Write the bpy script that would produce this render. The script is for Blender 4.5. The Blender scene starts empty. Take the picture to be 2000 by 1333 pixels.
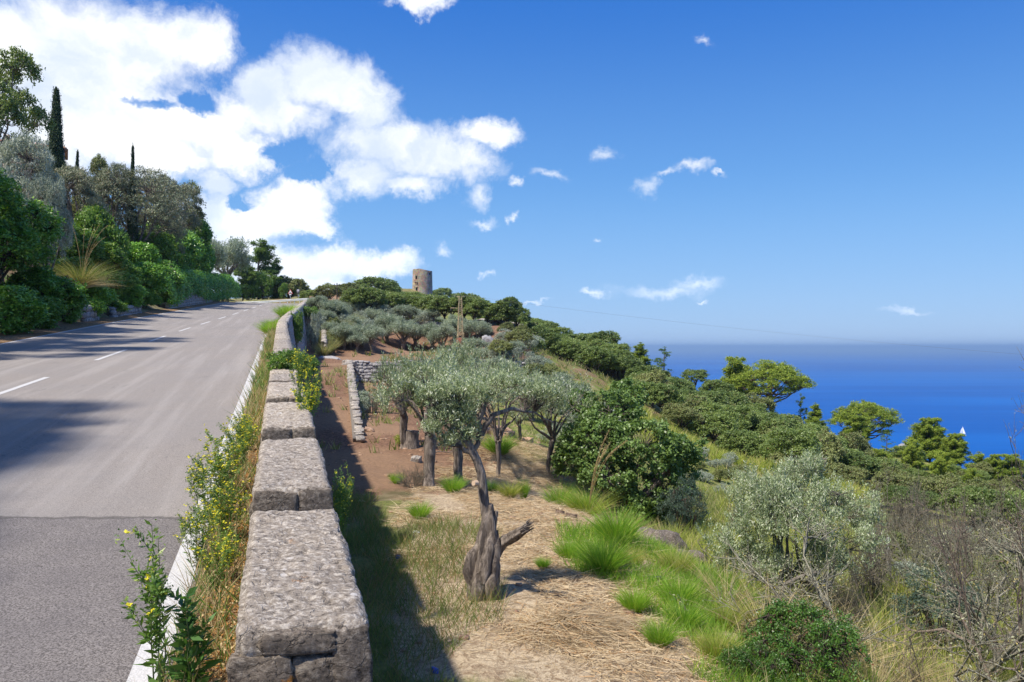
import bpy, math
import numpy as np

# ------------------------------------------------------------------ camera, light, sky
S = bpy.context.scene
COL = S.collection
R = math.radians
FOC = 1600.0                 # focal length in pixels of the 2000 px wide photograph
EYE = 678.0                  # height of eye level in the photograph

cam_d = bpy.data.cameras.new('camera'); cam = bpy.data.objects.new('camera', cam_d)
COL.objects.link(cam); S.camera = cam
cam_d.sensor_width = 36.0; cam_d.lens = 36.0 * FOC / 2000.0
cam_d.clip_start = 0.1; cam_d.clip_end = 400000.0
cam.location = (0, 0, 0); cam.rotation_euler = (R(90.41), 0, 0)

SUN_EL, SUN_AZ = 59.0, -128.0      # azimuth measured from +Y towards +X
sd = np.array([math.sin(R(SUN_AZ)) * math.cos(R(SUN_EL)), math.cos(R(SUN_AZ)) * math.cos(R(SUN_EL)), math.sin(R(SUN_EL))])
sun_d = bpy.data.lights.new('sun', 'SUN'); sun = bpy.data.objects.new('sun', sun_d); COL.objects.link(sun)
sun_d.energy = 4.35; sun_d.angle = R(2.0); sun_d.color = (1.0, 0.93, 0.83)
sun.rotation_euler = (R(90 - SUN_EL), 0, R(180 - SUN_AZ))
sun.location = (-60, 0, 80)

vs = S.view_settings
vs.view_transform = 'Standard'; vs.look = 'None'; vs.exposure = 0.64; vs.gamma = 1.0; vs.use_curve_mapping = False

world = bpy.data.worlds.new('World'); S.world = world; world.use_nodes = True


class NT:
    """tiny helper to write node trees"""
    def __init__(s, tree): s.t = tree; s.n = tree.nodes; s.l = tree.links
    def add(s, typ, **kw):
        n = s.n.new(typ)
        for k, v in kw.items(): setattr(n, k, v)
        return n
    def put(s, node, key, val):
        if val is None: return
        sock = node.inputs[key]
        if isinstance(val, bpy.types.NodeSocket): s.l.new(val, sock)
        else: sock.default_value = val
    def math(s, op, a, b=None, c=None, clamp=False):
        n = s.add('ShaderNodeMath', operation=op, use_clamp=clamp)
        s.put(n, 0, a); s.put(n, 1, b); s.put(n, 2, c); return n.outputs[0]
    def vmath(s, op, a, b=None, c=None, out=0):
        n = s.add('ShaderNodeVectorMath', operation=op)
        s.put(n, 0, a); s.put(n, 1, b)
        if c is not None: s.put(n, 2, c)
        return n.outputs[out]
    def mix(s, f, a, b, mode='MIX'):
        n = s.add('ShaderNodeMix', data_type='RGBA', blend_type=mode)
        s.put(n, 0, f); s.put(n, 6, a); s.put(n, 7, b); return n.outputs[2]
    def ramp(s, x, lo, hi, a=0.0, b=1.0):
        n = s.add('ShaderNodeMapRange', interpolation_type='SMOOTHSTEP'); n.clamp = True
        s.put(n, 0, x); s.put(n, 1, lo); s.put(n, 2, hi); s.put(n, 3, a); s.put(n, 4, b); return n.outputs[0]
    def noise(s, vec, scale, detail=4.0, rough=0.55, dist=0.0, out=0):
        n = s.add('ShaderNodeTexNoise'); s.put(n, 'Vector', vec); s.put(n, 'Scale', scale)
        s.put(n, 'Detail', detail); s.put(n, 'Roughness', rough); s.put(n, 'Distortion', dist); return n.outputs[out]
    def vor(s, vec, scale, feature='F1', rnd=1.0, out=0):
        n = s.add('ShaderNodeTexVoronoi', feature=feature); s.put(n, 'Vector', vec); s.put(n, 'Scale', scale)
        s.put(n, 'Randomness', rnd); return n.outputs[out]
    def sep(s, v):
        n = s.add('ShaderNodeSeparateXYZ'); s.put(n, 0, v); return n.outputs
    def comb(s, x, y, z):
        n = s.add('ShaderNodeCombineXYZ'); s.put(n, 0, x); s.put(n, 1, y); s.put(n, 2, z); return n.outputs[0]
    def scale(s, v, sc):
        n = s.add('ShaderNodeMapping'); s.put(n, 0, v); n.inputs['Scale'].default_value = sc; return n.outputs[0]


def rgb(r, g, b): return (r, g, b, 1.0)


def build_world():
    w = NT(world.node_tree); w.n.clear()
    out = w.add('ShaderNodeOutputWorld')
    sky = w.add('ShaderNodeTexSky', sky_type='NISHITA')
    sky.sun_disc = False; sky.sun_elevation = R(SUN_EL); sky.sun_rotation = R(SUN_AZ)
    sky.altitude = 150; sky.air_density = 1.0; sky.dust_density = 0.1; sky.ozone_density = 2.6
    hs = w.add('ShaderNodeHueSaturation'); hs.inputs['Saturation'].default_value = 1.25; hs.inputs['Value'].default_value = 0.80
    w.l.new(sky.outputs[0], hs.inputs['Color'])
    tc = w.add('ShaderNodeTexCoord').outputs['Generated']
    x, y, z = w.sep(tc)
    el0 = w.math('ARCSINE', z)
    # deep saturated blue overhead, paler towards the horizon
    grad = w.mix(w.ramp(el0, .06, .46), rgb(1.05, 2.55, 5.0), rgb(.14, .98, 3.75))
    grad = w.mix(w.ramp(el0, .22, -.02), grad, rgb(1.75, 2.95, 5.0))
    tint = w.mix(0.85, hs.outputs[0], grad)
    az = w.math('ARCTAN2', x, y); el = w.math('ARCSINE', z)
    # warp the direction a little so that cloud outlines billow
    p = w.comb(az, el, 0.0)
    wn = w.noise(p, 5.5, 6.0, 0.62, 0.0, out=1)
    wv = w.vmath('SUBTRACT', wn, (0.5, 0.5, 0.5))
    wn2 = w.noise(p, 26.0, 6.0, 0.68, 0.0, out=1)
    wv2 = w.vmath('SUBTRACT', wn2, (0.5, 0.5, 0.5))
    q = w.vmath('MULTIPLY_ADD', wv, (0.09, 0.065, 0.0), p)
    q = w.vmath('MULTIPLY_ADD', wv2, (0.052, 0.042, 0.0), q)
    # clouds: azimuth, elevation (degrees) and half sizes
    def blobs(lst):
        acc = None
        for (px, py, rx, ry) in lst:
            a = math.atan2(px - 1000, FOC); c = FOC / math.cos(a)
            e = math.atan2(EYE - py, c); sx = c * 1.0; 
            ia, ie = sx / rx * 1.0, c / ry / max(math.cos(e), .2)
            v = w.vmath('MULTIPLY_ADD', q, (ia, ie, 0.0), (-a * ia, -e * ie, 0.0))
            ln = w.vmath('LENGTH', v, out=1)
            acc = ln if acc is None else w.math('SMOOTH_MIN', acc, ln, 0.18)
        return acc
    big = [(60, 90, 240, 130), (300, 110, 120, 85), (395, 90, 75, 70), (90, 240, 200, 120), (330, 240, 190, 70), (460, 300, 90, 46), (520, 180, 70, 70), (600, 160, 90, 75),
           (690, 200, 75, 75), (520, 230, 120, 45), (330, 310, 120, 30), (740, 290, 120, 52), (850, 310, 125, 55), (700, 350, 75, 45), (960, 260, 66, 34), (800, 370, 70, 28),
           (560, 395, 66, 46), (520, 430, 90, 40), (620, 440, 45, 18), (420, 360, 50, 40), (-300, 150, 240, 180), (-700, 320, 260, 120), (-420, 420, 200, 90),
           (430, 500, 130, 75), (560, 520, 130, 60), (400, 420, 90, 50), (470, 470, 90, 60), (260, 300, 160, 50), (150, 200, 240, 150), (590, 400, 60, 60), (660, 500, 72, 30), (745, 512, 80, 26), (640, 560, 120, 30), (808, 8, 52, 22), (640, -110, 100, 50)]
    small = [(1080, 347, 46, 13), (1180, 302, 24, 15), (1300, 562, 110, 19), (1365, 548, 62, 18), (1156, 568, 26, 9), (925, 390, 30, 22), (940, 432, 34, 11), (860, 485, 20, 13),
             (940, 528, 15, 8), (1338, 335, 34, 13), (1262, 368, 22, 18), (1300, 345, 30, 9), (1000, 360, 18, 12), (1368, 62, 20, 15), (1003, 430, 14, 11), (1395, 344, 18, 5), (1370, 582, 18, 5), (1030, 590, 30, 5), (1765, 598, 60, 8), (1160, 470, 16, 6)]
    dn = w.noise(w.vmath('MULTIPLY_ADD', wv2, (0.02, 0.02, 0.0), p), 10.0, 12.0, 0.66, 0.4)
    f1 = w.math('SUBTRACT', 1.06, blobs(big))
    hole = w.ramp(blobs([(300, 212, 60, 14), (395, 215, 36, 24), (545, 305, 40, 20), (600, 340, 40, 22), (470, 395, 26, 16)]), 1.25, .2)
    f1 = w.math('MULTIPLY_ADD', hole, -.75, f1)
    f1 = w.math('MULTIPLY_ADD', w.math('SUBTRACT', dn, 0.5), 1.9, f1)
    c1 = w.math('MULTIPLY', w.ramp(f1, -0.22, 0.62), .98)
    f2 = w.math('SUBTRACT', 0.92, blobs(small))
    f2 = w.math('MULTIPLY_ADD', w.math('SUBTRACT', dn, 0.5), 1.9, f2)
    c2 = w.math('MULTIPLY', w.ramp(f2, -0.3, 1.2), 0.85)
    # the same weather goes on behind the camera: scattered cumulus
    gn = w.noise(w.comb(az, w.math('MULTIPLY', el, 1.6), 0.3), 2.2, 7.0, 0.6, 0.2)
    back = w.math('MULTIPLY', w.ramp(w.math('ABSOLUTE', az), 0.95, 1.25), w.ramp(gn, 0.53, 0.63))
    high = w.math('MULTIPLY', w.ramp(el, 0.55, 0.8), w.ramp(gn, 0.56, 0.66))
    cov = w.math('MAXIMUM', w.math('MAXIMUM', c1, c2), w.math('MAXIMUM', back, high))
    cov = w.math('MULTIPLY', cov, w.ramp(el, 0.0, 0.05))
    sh = w.noise(q, 7.0, 6.0, 0.55, 0.5)
    sh2 = w.ramp(sh, 0.36, 0.58)
    ccol = w.mix(sh2, rgb(0.44, 0.50, 0.60), rgb(0.66, 0.67, 0.685))
    ccol = w.mix(w.ramp(el, 0.05, 0.22), w.mix(0.45, ccol, rgb(0.52, 0.64, 0.84)), ccol)
    b1 = w.add('ShaderNodeBackground'); w.put(b1, 0, tint); b1.inputs[1].default_value = 0.118
    b2 = w.add('ShaderNodeBackground'); w.put(b2, 0, ccol); b2.inputs[1].default_value = 1.12
    m = w.add('ShaderNodeMixShader'); w.put(m, 0, cov); w.l.new(b1.outputs[0], m.inputs[1]); w.l.new(b2.outputs[0], m.inputs[2])
    w.l.new(m.outputs[0], out.inputs[0])
    world.cycles.sampling_method = 'MANUAL'; world.cycles.sample_map_resolution = 512

build_world()

# ------------------------------------------------------------------ helpers
rng = np.random.default_rng(7)

def _h(i, j, k):
    n = (i.astype(np.int64) * 73856093) ^ (j.astype(np.int64) * 19349663) ^ (k.astype(np.int64) * 83492791)
    n = (n ^ (n >> 13)) * 1274126177; n &= 0x7fffffff
    n = (n ^ (n >> 16)) * 668265263; n &= 0x7fffffff
    return n / float(0x7fffffff) * 2 - 1

def vnoise(P):
    P = np.asarray(P, float); I = np.floor(P).astype(np.int64); f = P - I; f = f * f * (3 - 2 * f)
    r = 0
    for a in (0, 1):
        for b in (0, 1):
            for c in (0, 1):
                w = (f[..., 0] if a else 1 - f[..., 0]) * (f[..., 1] if b else 1 - f[..., 1]) * (f[..., 2] if c else 1 - f[..., 2])
                r = r + w * _h(I[..., 0] + a, I[..., 1] + b, I[..., 2] + c)
    return r

def fbm(P, octv=4, gain=0.5):
    P = np.asarray(P, float); r = 0; a = 1.0; t = 0
    for _ in range(octv):
        r = r + a * vnoise(P); t += a; a *= gain; P = P * 2.03 + 17.3
    return r / t

def norm(v): return v / np.maximum(np.linalg.norm(v, axis=-1, keepdims=True), 1e-9)
def sstep(a, b, x):
    t = np.clip((np.asarray(x, float) - a) / (b - a), 0, 1); return t * t * (3 - 2 * t)


class Geo:
    def __init__(s): s.V = []; s.F = []; s.M = []; s.n = 0; s.A = []
    def add(s, V, F, m=0, a=None):
        V = np.asarray(V, float).reshape(-1, 3); F = np.asarray(F, np.int64)
        if len(F) == 0: return s
        s.V.append(V); s.F.append(F + s.n); s.M.append(np.full(len(F), m)); s.n += len(V)
        return s
    def mesh(s, name, mats, smooth=False):
        me = bpy.data.meshes.new(name)
        V = np.concatenate(s.V); me.vertices.add(len(V)); me.vertices.foreach_set('co', V.astype(np.float32).ravel())
        L = np.concatenate([f.ravel() for f in s.F]); tot = np.concatenate([np.full(len(f), f.shape[1]) for f in s.F])
        me.loops.add(len(L)); me.loops.foreach_set('vertex_index', L.astype(np.int32))
        me.polygons.add(len(tot)); me.polygons.foreach_set('loop_start', (np.cumsum(tot) - tot).astype(np.int32))
        me.polygons.foreach_set('material_index', np.concatenate(s.M).astype(np.int32))
        if smooth: me.polygons.foreach_set('use_smooth', np.ones(len(tot), bool))
        for m in (mats if isinstance(mats, (list, tuple)) else [mats]): me.materials.append(m)
        me.update(calc_edges=True); return me
    def build(s, name, mats, parent=None, smooth=False, loc=None):
        return link(name, s.mesh(name, mats, smooth), parent, loc)


def link(name, me, parent=None, loc=None):
    o = bpy.data.objects.new(name, me); COL.objects.link(o)
    if parent is not None: o.parent = parent
    if loc is not None: o.location = loc
    return o

def tag(o, label=None, cat=None, group=None, kind=None):
    if label: o['label'] = label
    if cat: o['category'] = cat
    if group: o['group'] = group
    if kind: o['kind'] = kind
    return o

def empty(name, loc=(0, 0, 0), rz=0.0, label=None, cat=None, group=None):
    o = bpy.data.objects.new(name, None); COL.objects.link(o); o.location = loc; o.rotation_euler = (0, 0, rz)
    o.empty_display_size = 0.1
    return tag(o, label, cat, group)

def copy_tree(o, parent=None):
    c = o.copy(); COL.objects.link(c)
    if parent is not None: c.parent = parent
    for ch in KIDS.get(o.name, []): KIDS.setdefault(c.name, []).append(copy_tree(ch, c))
    return c
KIDS = {}
def kids(o, *ch): KIDS.setdefault(o.name, []).extend(ch); return o

BOXF = np.array([[0, 3, 2, 1], [4, 5, 6, 7], [0, 1, 5, 4], [1, 2, 6, 5], [2, 3, 7, 6], [3, 0, 4, 7]])
def box(c, s, rz=0.0, rx=0.0):
    x, y, z = s[0] / 2, s[1] / 2, s[2] / 2
    V = np.array([[-x, -y, -z], [x, -y, -z], [x, y, -z], [-x, y, -z], [-x, -y, z], [x, -y, z], [x, y, z], [-x, y, z]])
    if rx: V = V @ np.array([[1, 0, 0], [0, math.cos(rx), math.sin(rx)], [0, -math.sin(rx), math.cos(rx)]])
    if rz: V = V @ np.array([[math.cos(rz), math.sin(rz), 0], [-math.sin(rz), math.cos(rz), 0], [0, 0, 1]])
    return V + np.array(c), BOXF

def frames(P):
    T = norm(np.gradient(P, axis=0)); up = np.array([0, 0, 1.0])
    A = np.cross(T, up); bad = np.linalg.norm(A, axis=1) < 0.15; A[bad] = np.cross(T[bad], [1.0, 0, 0])
    for i in range(1, len(A)):
        A[i] = A[i - 1] - T[i] * np.dot(A[i - 1], T[i])
        A[i] /= max(np.linalg.norm(A[i]), 1e-6)
    A[0] = A[0] / max(np.linalg.norm(A[0]), 1e-6)
    return A, np.cross(T, A)

def tube(P, rad, n=8, lump=0.0, lf=3.0, cap=True, flute=0.0):
    P = np.asarray(P, float); rad = np.broadcast_to(rad, (len(P),)).astype(float)
    A, B = frames(P); th = np.linspace(0, 2 * np.pi, n, endpoint=False)
    D = A[:, None] * np.cos(th)[None, :, None] + B[:, None] * np.sin(th)[None, :, None]
    V = P[:, None] + D * rad[:, None, None]
    if lump:
        f = 1 + lump * fbm(V * lf * np.array([1, 1, .35]), 3) * 1.6
        if flute: f = f + flute * np.sin(th * 5 + P[:, 2:3] * 2.0)[:, :]
        V = P[:, None] + D * rad[:, None, None] * f[..., None]
    k = len(P); idx = np.arange(k * n).reshape(k, n); a = idx[:-1]; b = idx[1:]
    F = np.stack([a, np.roll(a, -1, 1), np.roll(b, -1, 1), b], -1).reshape(-1, 4)
    V = V.reshape(-1, 3)
    if cap:
        V = np.vstack([V, P[-1:], P[:1]]); c = k * n
        e = idx[-1]; T1 = np.stack([e, np.roll(e, -1), np.full(n, c), np.full(n, c)], -1)
        e = idx[0]; T0 = np.stack([np.roll(e, -1), e, np.full(n, c + 1), np.full(n, c + 1)], -1)
        F = np.vstack([F, T1[:, [0, 1, 2, 2]], T0[:, [0, 1, 2, 2]]])
    return V, F

def tube_add(g, P, rad, n=8, m=0, **kw):
    kw.setdefault('cap', True); cap = kw.pop('cap')
    V, F = tube(P, rad, n, cap=False, **kw); k = len(P)
    g.add(V, F, m)
    if cap:
        for e, c in ((np.arange(n) + (k - 1) * n, P[-1]), (np.arange(n)[::-1], P[0])):
            g.add(np.vstack([V[e], [c]]), np.stack([np.arange(n), np.roll(np.arange(n), -1), np.full(n, n)], -1), m)
    return g

def segs(P0, P1, r0, r1, n=3):
    P0 = np.asarray(P0, float); P1 = np.asarray(P1, float); k = len(P0)
    T = norm(P1 - P0); A = np.cross(T, [0.31, 0.2, 0.93]); A = norm(A); B = np.cross(T, A)
    th = np.linspace(0, 2 * np.pi, n, endpoint=False)
    D = A[:, None] * np.cos(th)[None, :, None] + B[:, None] * np.sin(th)[None, :, None]
    V = np.concatenate([P0[:, None] + D * np.reshape(r0, (-1, 1, 1)), P1[:, None] + D * np.reshape(r1, (-1, 1, 1))], 1)
    base = (np.arange(k) * 2 * n)[:, None, None]; i = np.arange(n); j = (i + 1) % n
    F = (np.stack([i, j, j + n, i + n], -1)[None] + base).reshape(-1, 4)
    return V.reshape(-1, 3), F

def leaves(C, N, L, W, r, tjit=1.0, tdir=None, fold=0.0):
    """rhombic leaves at C facing roughly N"""
    k = len(C); N = norm(N)
    T = r.normal(size=(k, 3)) * tjit
    if tdir is not None: T = T + tdir
    T = norm(T - N * np.sum(T * N, 1, keepdims=True)); B = np.cross(N, T)
    L = (np.broadcast_to(L, (k,)) * r.uniform(.7, 1.3, k))[:, None]; W = (np.broadcast_to(W, (k,)) * r.uniform(.75, 1.25, k))[:, None]
    V = np.stack([C, C + T * L * .45 + B * W * .5 + N * W * fold, C + T * L, C + T * L * .45 - B * W * .5 + N * W * fold], 1)
    return V.reshape(-1, 3), np.arange(4 * k).reshape(k, 4)

def rdir(n, r): return norm(r.normal(size=(n, 3)))

def clump_leaves(C, Rr, per, L, W, r, up=0.25, out=0.9, rand=0.8, shell=(0.45, 1.05), squash=0.8, tipdir=None, tjit=1.0):
    """leafy clumps: centres C, radii Rr, per leaves each"""
    k = len(C); n = k * per
    D = rdir(n, r); D[:, 2] = np.abs(D[:, 2]) * np.where(r.random(n) < .78, 1, -1); 
    cc = np.repeat(C, per, 0); rr = np.repeat(np.broadcast_to(Rr, (k,)), per)[:, None]
    P = cc + D * rr * r.uniform(shell[0], shell[1], (n, 1)) * np.array([1, 1, squash])
    N = D * out + rdir(n, r) * rand + np.array([0, 0, up])
    td = None if tipdir is None else (D * tipdir[0] + np.array([0, 0, tipdir[1]]))
    return leaves(P, N, L, W, r, tjit, td)

def lobes_surface(lobes, n, r, low=-0.35, depth=(0.7, 1.0)):
    """points on the outside of a union of ellipsoids (c, (rx,ry,rz))"""
    A = np.array([l[1][0] * l[1][1] + l[1][0] * l[1][2] + l[1][1] * l[1][2] for l in lobes]); A = A / A.sum()
    out = []; nn = []; tot = 0
    Cc = np.array([l[0] for l in lobes], float); Rr = np.array([l[1] for l in lobes], float)
    while tot < n:
        k = n * 2; w = r.choice(len(lobes), k, p=A); D = rdir(k, r); ok = D[:, 2] > low
        f = r.uniform(depth[0], depth[1], (k, 1)); P = Cc[w] + D * Rr[w] * f
        for j in range(len(lobes)):
            ok &= ~((np.sum(((P - Cc[j]) / Rr[j]) ** 2, 1) < (depth[0] * .92) ** 2) & (w != j))
        out.append(P[ok]); nn.append(D[ok]); tot += ok.sum()
        if tot == 0: break
    return np.concatenate(out)[:n], np.concatenate(nn)[:n]

def blades(B, D, H, W, r, bend=0.5, sec=2):
    """grass blades: base B, lean direction D (k,3), height H, width W"""
    k = len(B); H = np.broadcast_to(H, (k,))[:, None]; W = np.broadcast_to(W, (k,))[:, None]
    D = norm(D); side = norm(np.cross(D, r.normal(size=(k, 3)))); droop = np.zeros((k, 3)); hz = D.copy(); hz[:, 2] = 0
    droop = norm(hz + 1e-6) * bend; droop[:, 2] = -bend * .55
    rows = []
    for i in range(sec + 1):
        t = i / sec; c = B + D * H * t + droop * H * t * t; w = W * (1 - t) ** .7 * .5 + W * .04
        rows.append(c - side * w); rows.append(c + side * w)
    V = np.stack(rows, 1); m = 2 * (sec + 1); base = (np.arange(k) * m)[:, None, None]
    q = np.array([[2 * i, 2 * i + 1, 2 * i + 3, 2 * i + 2] for i in range(sec)])
    return V.reshape(-1, 3), (q[None] + base).reshape(-1, 4)

# ------------------------------------------------------------------ materials
def new_mat(name):
    m = bpy.data.materials.new(name); m.use_nodes = True; w = NT(m.node_tree); w.n.clear()
    out = w.add('ShaderNodeOutputMaterial'); return m, w, out

def finish(w, out, col, rough=0.8, bump=None, bstr=0.5, bdist=0.02, spec=0.3, metal=0.0, normal=None):
    p = w.add('ShaderNodeBsdfPrincipled'); w.put(p, 'Base Color', col); w.put(p, 'Roughness', rough)
    p.inputs['Specular IOR Level'].default_value = spec; p.inputs['Metallic'].default_value = metal
    if bump is not None:
        b = w.add('ShaderNodeBump'); b.inputs['Strength'].default_value = bstr; b.inputs['Distance'].default_value = bdist
        w.put(b, 'Height', bump); w.l.new(b.outputs[0], p.inputs['Normal'])
    w.l.new(p.outputs[0], out.inputs[0]); return p

def m_plain(name, col, rough=0.6, metal=0.0, var=0.12, scale=12.0, spec=0.4):
    m, w, out = new_mat(name); tc = w.add('ShaderNodeTexCoord').outputs['Object']
    n = w.noise(tc, scale, 5, .6)
    c = w.mix(n, rgb(*[v * (1 - var) for v in col]), rgb(*[min(v * (1 + var), 1) for v in col]))
    finish(w, out, c, rough, n, .2, .01, spec, metal); return m

def m_leaf(name, a, b, c=None, trans=0.3, rough=0.5, spec=0.35, clump=0.9, cf=0.25, tcol=None):
    """a dark, b light leaf colour; c the colour of a few odd leaves (dry, new)"""
    m, w, out = new_mat(name)
    g = w.add('ShaderNodeNewGeometry'); ri = g.outputs['Random Per Island']; pos = g.outputs['Position']
    oi = w.add('ShaderNodeObjectInfo').outputs['Random']
    n = w.ramp(w.noise(pos, clump, 3, .5), .35, .65)
    t = w.math('ADD', w.math('MULTIPLY', ri, .55), w.math('MULTIPLY', n, .35))
    t = w.math('ADD', t, w.math('MULTIPLY', w.math('SUBTRACT', oi, .5), .35), clamp=True)
    col = w.mix(t, rgb(*a), rgb(*b))
    if c is not None:
        r2 = w.math('FRACT', w.math('MULTIPLY', ri, 37.7))
        col = w.mix(w.math('LESS_THAN', r2, cf), col, rgb(*c))
    p = w.add('ShaderNodeBsdfPrincipled'); w.put(p, 'Base Color', col); p.inputs['Roughness'].default_value = rough
    p.inputs['Specular IOR Level'].default_value = spec
    tr = w.add('ShaderNodeBsdfTranslucent')
    w.put(tr, 'Color', w.mix(1.0, col, rgb(*(tcol or (1.35, 1.35, .7))), 'MULTIPLY'))
    mx = w.add('ShaderNodeMixShader'); mx.inputs[0].default_value = trans
    w.l.new(p.outputs[0], mx.inputs[1]); w.l.new(tr.outputs[0], mx.inputs[2]); w.l.new(mx.outputs[0], out.inputs[0])
    return m

def m_bark(name, a, b, scale=9.0):
    m, w, out = new_mat(name); tc = w.add('ShaderNodeTexCoord').outputs['Object']
    v = w.scale(tc, (1, 1, .22)); n = w.noise(v, scale, 7, .65, 0.6); n2 = w.noise(tc, 2.2, 3, .5)
    c = w.mix(w.ramp(n, .36, .66), rgb(*a), rgb(*b)); c = w.mix(w.math('MULTIPLY', n2, .5), c, rgb(*[x * .6 for x in b]))
    finish(w, out, c, .9, n, 1.0, .07, .15); return m

def m_stone(name, base=(.30, .27, .23), dark=(.09, .08, .075), light=(.48, .45, .41), lichen=.5, fine=1.0, orange=0.12, bd=.012):
    """weathered limestone with lichen crusts"""
    m, w, out = new_mat(name); g = w.add('ShaderNodeNewGeometry'); pos = g.outputs['Position']
    oi = w.add('ShaderNodeObjectInfo').outputs['Random']
    ps = w.scale(pos, (1, 1.35, 1.3)); n1 = w.noise(ps, 8 * fine, 9, .74, .5); n2 = w.noise(ps, 30 * fine, 8, .78); n3 = w.noise(pos, 2.3 * fine, 4, .5); n4 = w.noise(pos, 15 * fine, 6, .65, .4)
    c = w.mix(w.ramp(n1, .30, .66), rgb(*[(x + y) / 2 for x, y in zip(base, dark)]), rgb(*base))
    c = w.mix(w.math('MULTIPLY', w.ramp(n2, .49, .60), .85), c, rgb(*light))
    pit = w.ramp(n2, .46, .38)
    c = w.mix(w.math('MULTIPLY', pit, .85), c, rgb(*dark))
    crack = w.vor(w.vmath('MULTIPLY_ADD', w.noise(pos, 9 * fine, 4, .6, out=1), (.16, .16, .16), w.scale(pos, (1.0, 1.5, 1.6))), 8.0 * fine, 'DISTANCE_TO_EDGE')
    ck = w.math('MULTIPLY', w.ramp(crack, .05, .0), w.ramp(n4, .38, .58))
    c = w.mix(w.math('MULTIPLY', ck, .35), c, rgb(*dark))
    spots = w.vor(w.vmath('MULTIPLY_ADD', w.noise(pos, 60, 3, .5, out=1), (.012, .012, .012), pos), 15.0 * fine)
    lm = w.math('MULTIPLY', w.ramp(spots, .27, .21), w.ramp(n3, .56, .66))
    c = w.mix(w.math('MULTIPLY', lm, lichen), c, rgb(.66, .64, .62))
    om = w.math('MULTIPLY', w.ramp(w.noise(pos, 5.0 * fine, 5, .7), .64, .72), w.ramp(n4, .42, .56))
    c = w.mix(w.math('MULTIPLY', om, orange * 4), c, rgb(.42, .20, .055))
    c = w.mix(.6, c, w.mix(oi, rgb(.36, .33, .31), rgb(.62, .56, .48)), 'OVERLAY')
    h = w.math('ADD', w.math('MULTIPLY', n1, .5), w.math('MULTIPLY', n2, .45)); h = w.math('SUBTRACT', h, w.math('MULTIPLY', ck, .18))
    finish(w, out, c, .93, h, 1.0, bd, .12); return m

M = {}
M['parapet'] = m_stone('parapet_stone', (.37, .335, .295), (.10, .09, .08), (.63, .60, .555), .9, 1.0, .2, .035)
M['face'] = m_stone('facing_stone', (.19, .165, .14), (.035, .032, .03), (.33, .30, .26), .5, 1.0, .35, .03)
M['stone'] = m_stone('field_stone', (.36, .34, .32), (.12, .11, .10), (.55, .53, .50), .4, .8, .05, .03)
M['greystone'] = m_stone('grey_stone', (.34, .34, .36), (.10, .10, .11), (.52, .53, .56), .3, .6, .03, .05)
M['rubble'] = m_stone('ochre_stone', (.42, .28, .19), (.18, .10, .06), (.58, .46, .36), .2, .8, .1, .03)
M['mortar'] = m_plain('mortar', (.17, .15, .13), .95, var=.35, scale=30, spec=.1)
M['bark'] = m_bark('olive_bark', (.06, .047, .040), (.36, .30, .25), 15)
M['darkbark'] = m_bark('dark_bark', (.035, .028, .022), (.12, .095, .075))
M['pinebark'] = m_bark('pine_bark', (.07, .045, .035), (.24, .17, .13))
M['deadwood'] = m_bark('dead_wood', (.12, .10, .085), (.36, .31, .27), 20)
M['cutwood'] = m_plain('cut_wood', (.52, .38, .26), .8, var=.2, scale=25)
M['twig'] = m_bark('grey_twig', (.17, .145, .105), (.40, .36, .275), 30)
M['redtwig'] = m_bark('reddish_twig', (.19, .145, .115), (.42, .34, .27), 30)
M['lichentwig'] = m_bark('lichen_twig', (.20, .18, .13), (.44, .42, .32), 30)
M['oak'] = m_leaf('holm_oak_leaf', (.085, .135, .036), (.265, .345, .092), (.24, .22, .08), .32, .45, .4, .5, .04)
M['oak_olive'] = m_leaf('brown_green_leaf', (.11, .14, .048), (.29, .32, .11), (.15, .10, .05), .25, .5, .3, .5, .08)
M['bigoak'] = m_leaf('big_oak_leaf', (.065, .12, .030), (.205, .31, .075), (.12, .18, .05), .28, .42, .4, 1.5, .06)
M['olive'] = m_leaf('olive_leaf', (.17, .22, .135), (.38, .44, .30), (.50, .53, .43), .22, .45, .4, 1.2, .16, (1.1, 1.15, .8))
M['olive_near'] = m_leaf('near_olive_leaf', (.17, .225, .10), (.42, .49, .28), (.58, .60, .46), .25, .4, .45, 2.5, .18, (1.1, 1.15, .7))
M['silver'] = m_leaf('silver_leaf', (.20, .245, .18), (.40, .44, .34), (.46, .49, .40), .2, .5, .3, .7, .2, (1.0, 1.1, .85))
M['dusty'] = m_leaf('dusty_olive_leaf', (.135, .165, .095), (.31, .35, .21), (.30, .27, .18), .2, .5, .3, .6, .2, (1.1, 1.0, .8))
M['ever'] = m_leaf('glossy_evergreen_leaf', (.062, .155, .026), (.21, .43, .055), (.34, .52, .07), .28, .38, .5, .9, .08)
M['hedge'] = m_leaf('hedge_leaf', (.045, .135, .022), (.16, .36, .05), (.24, .38, .06), .3, .4, .5, .9, .1)
M['ivy'] = m_leaf('light_green_leaf', (.06, .14, .022), (.17, .30, .045), (.26, .34, .07), .35, .42, .4, 1.2, .1)
M['pine'] = m_leaf('pine_needle', (.11, .18, .025), (.32, .40, .06), (.42, .46, .08), .3, .55, .2, .6, .15)
M['pinedark'] = m_leaf('pine_needle_dark', (.06, .125, .03), (.19, .28, .06), None, .28, .55, .2, .6)
M['cypress'] = m_leaf('cypress_leaf', (.014, .034, .013), (.045, .082, .030), (.07, .06, .03), .15, .6, .2, .8, .03)
M['lime'] = m_leaf('lime_grass_blade', (.13, .27, .025), (.30, .50, .045), (.44, .52, .09), .4, .5, .3, 1.5, .15)
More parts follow.
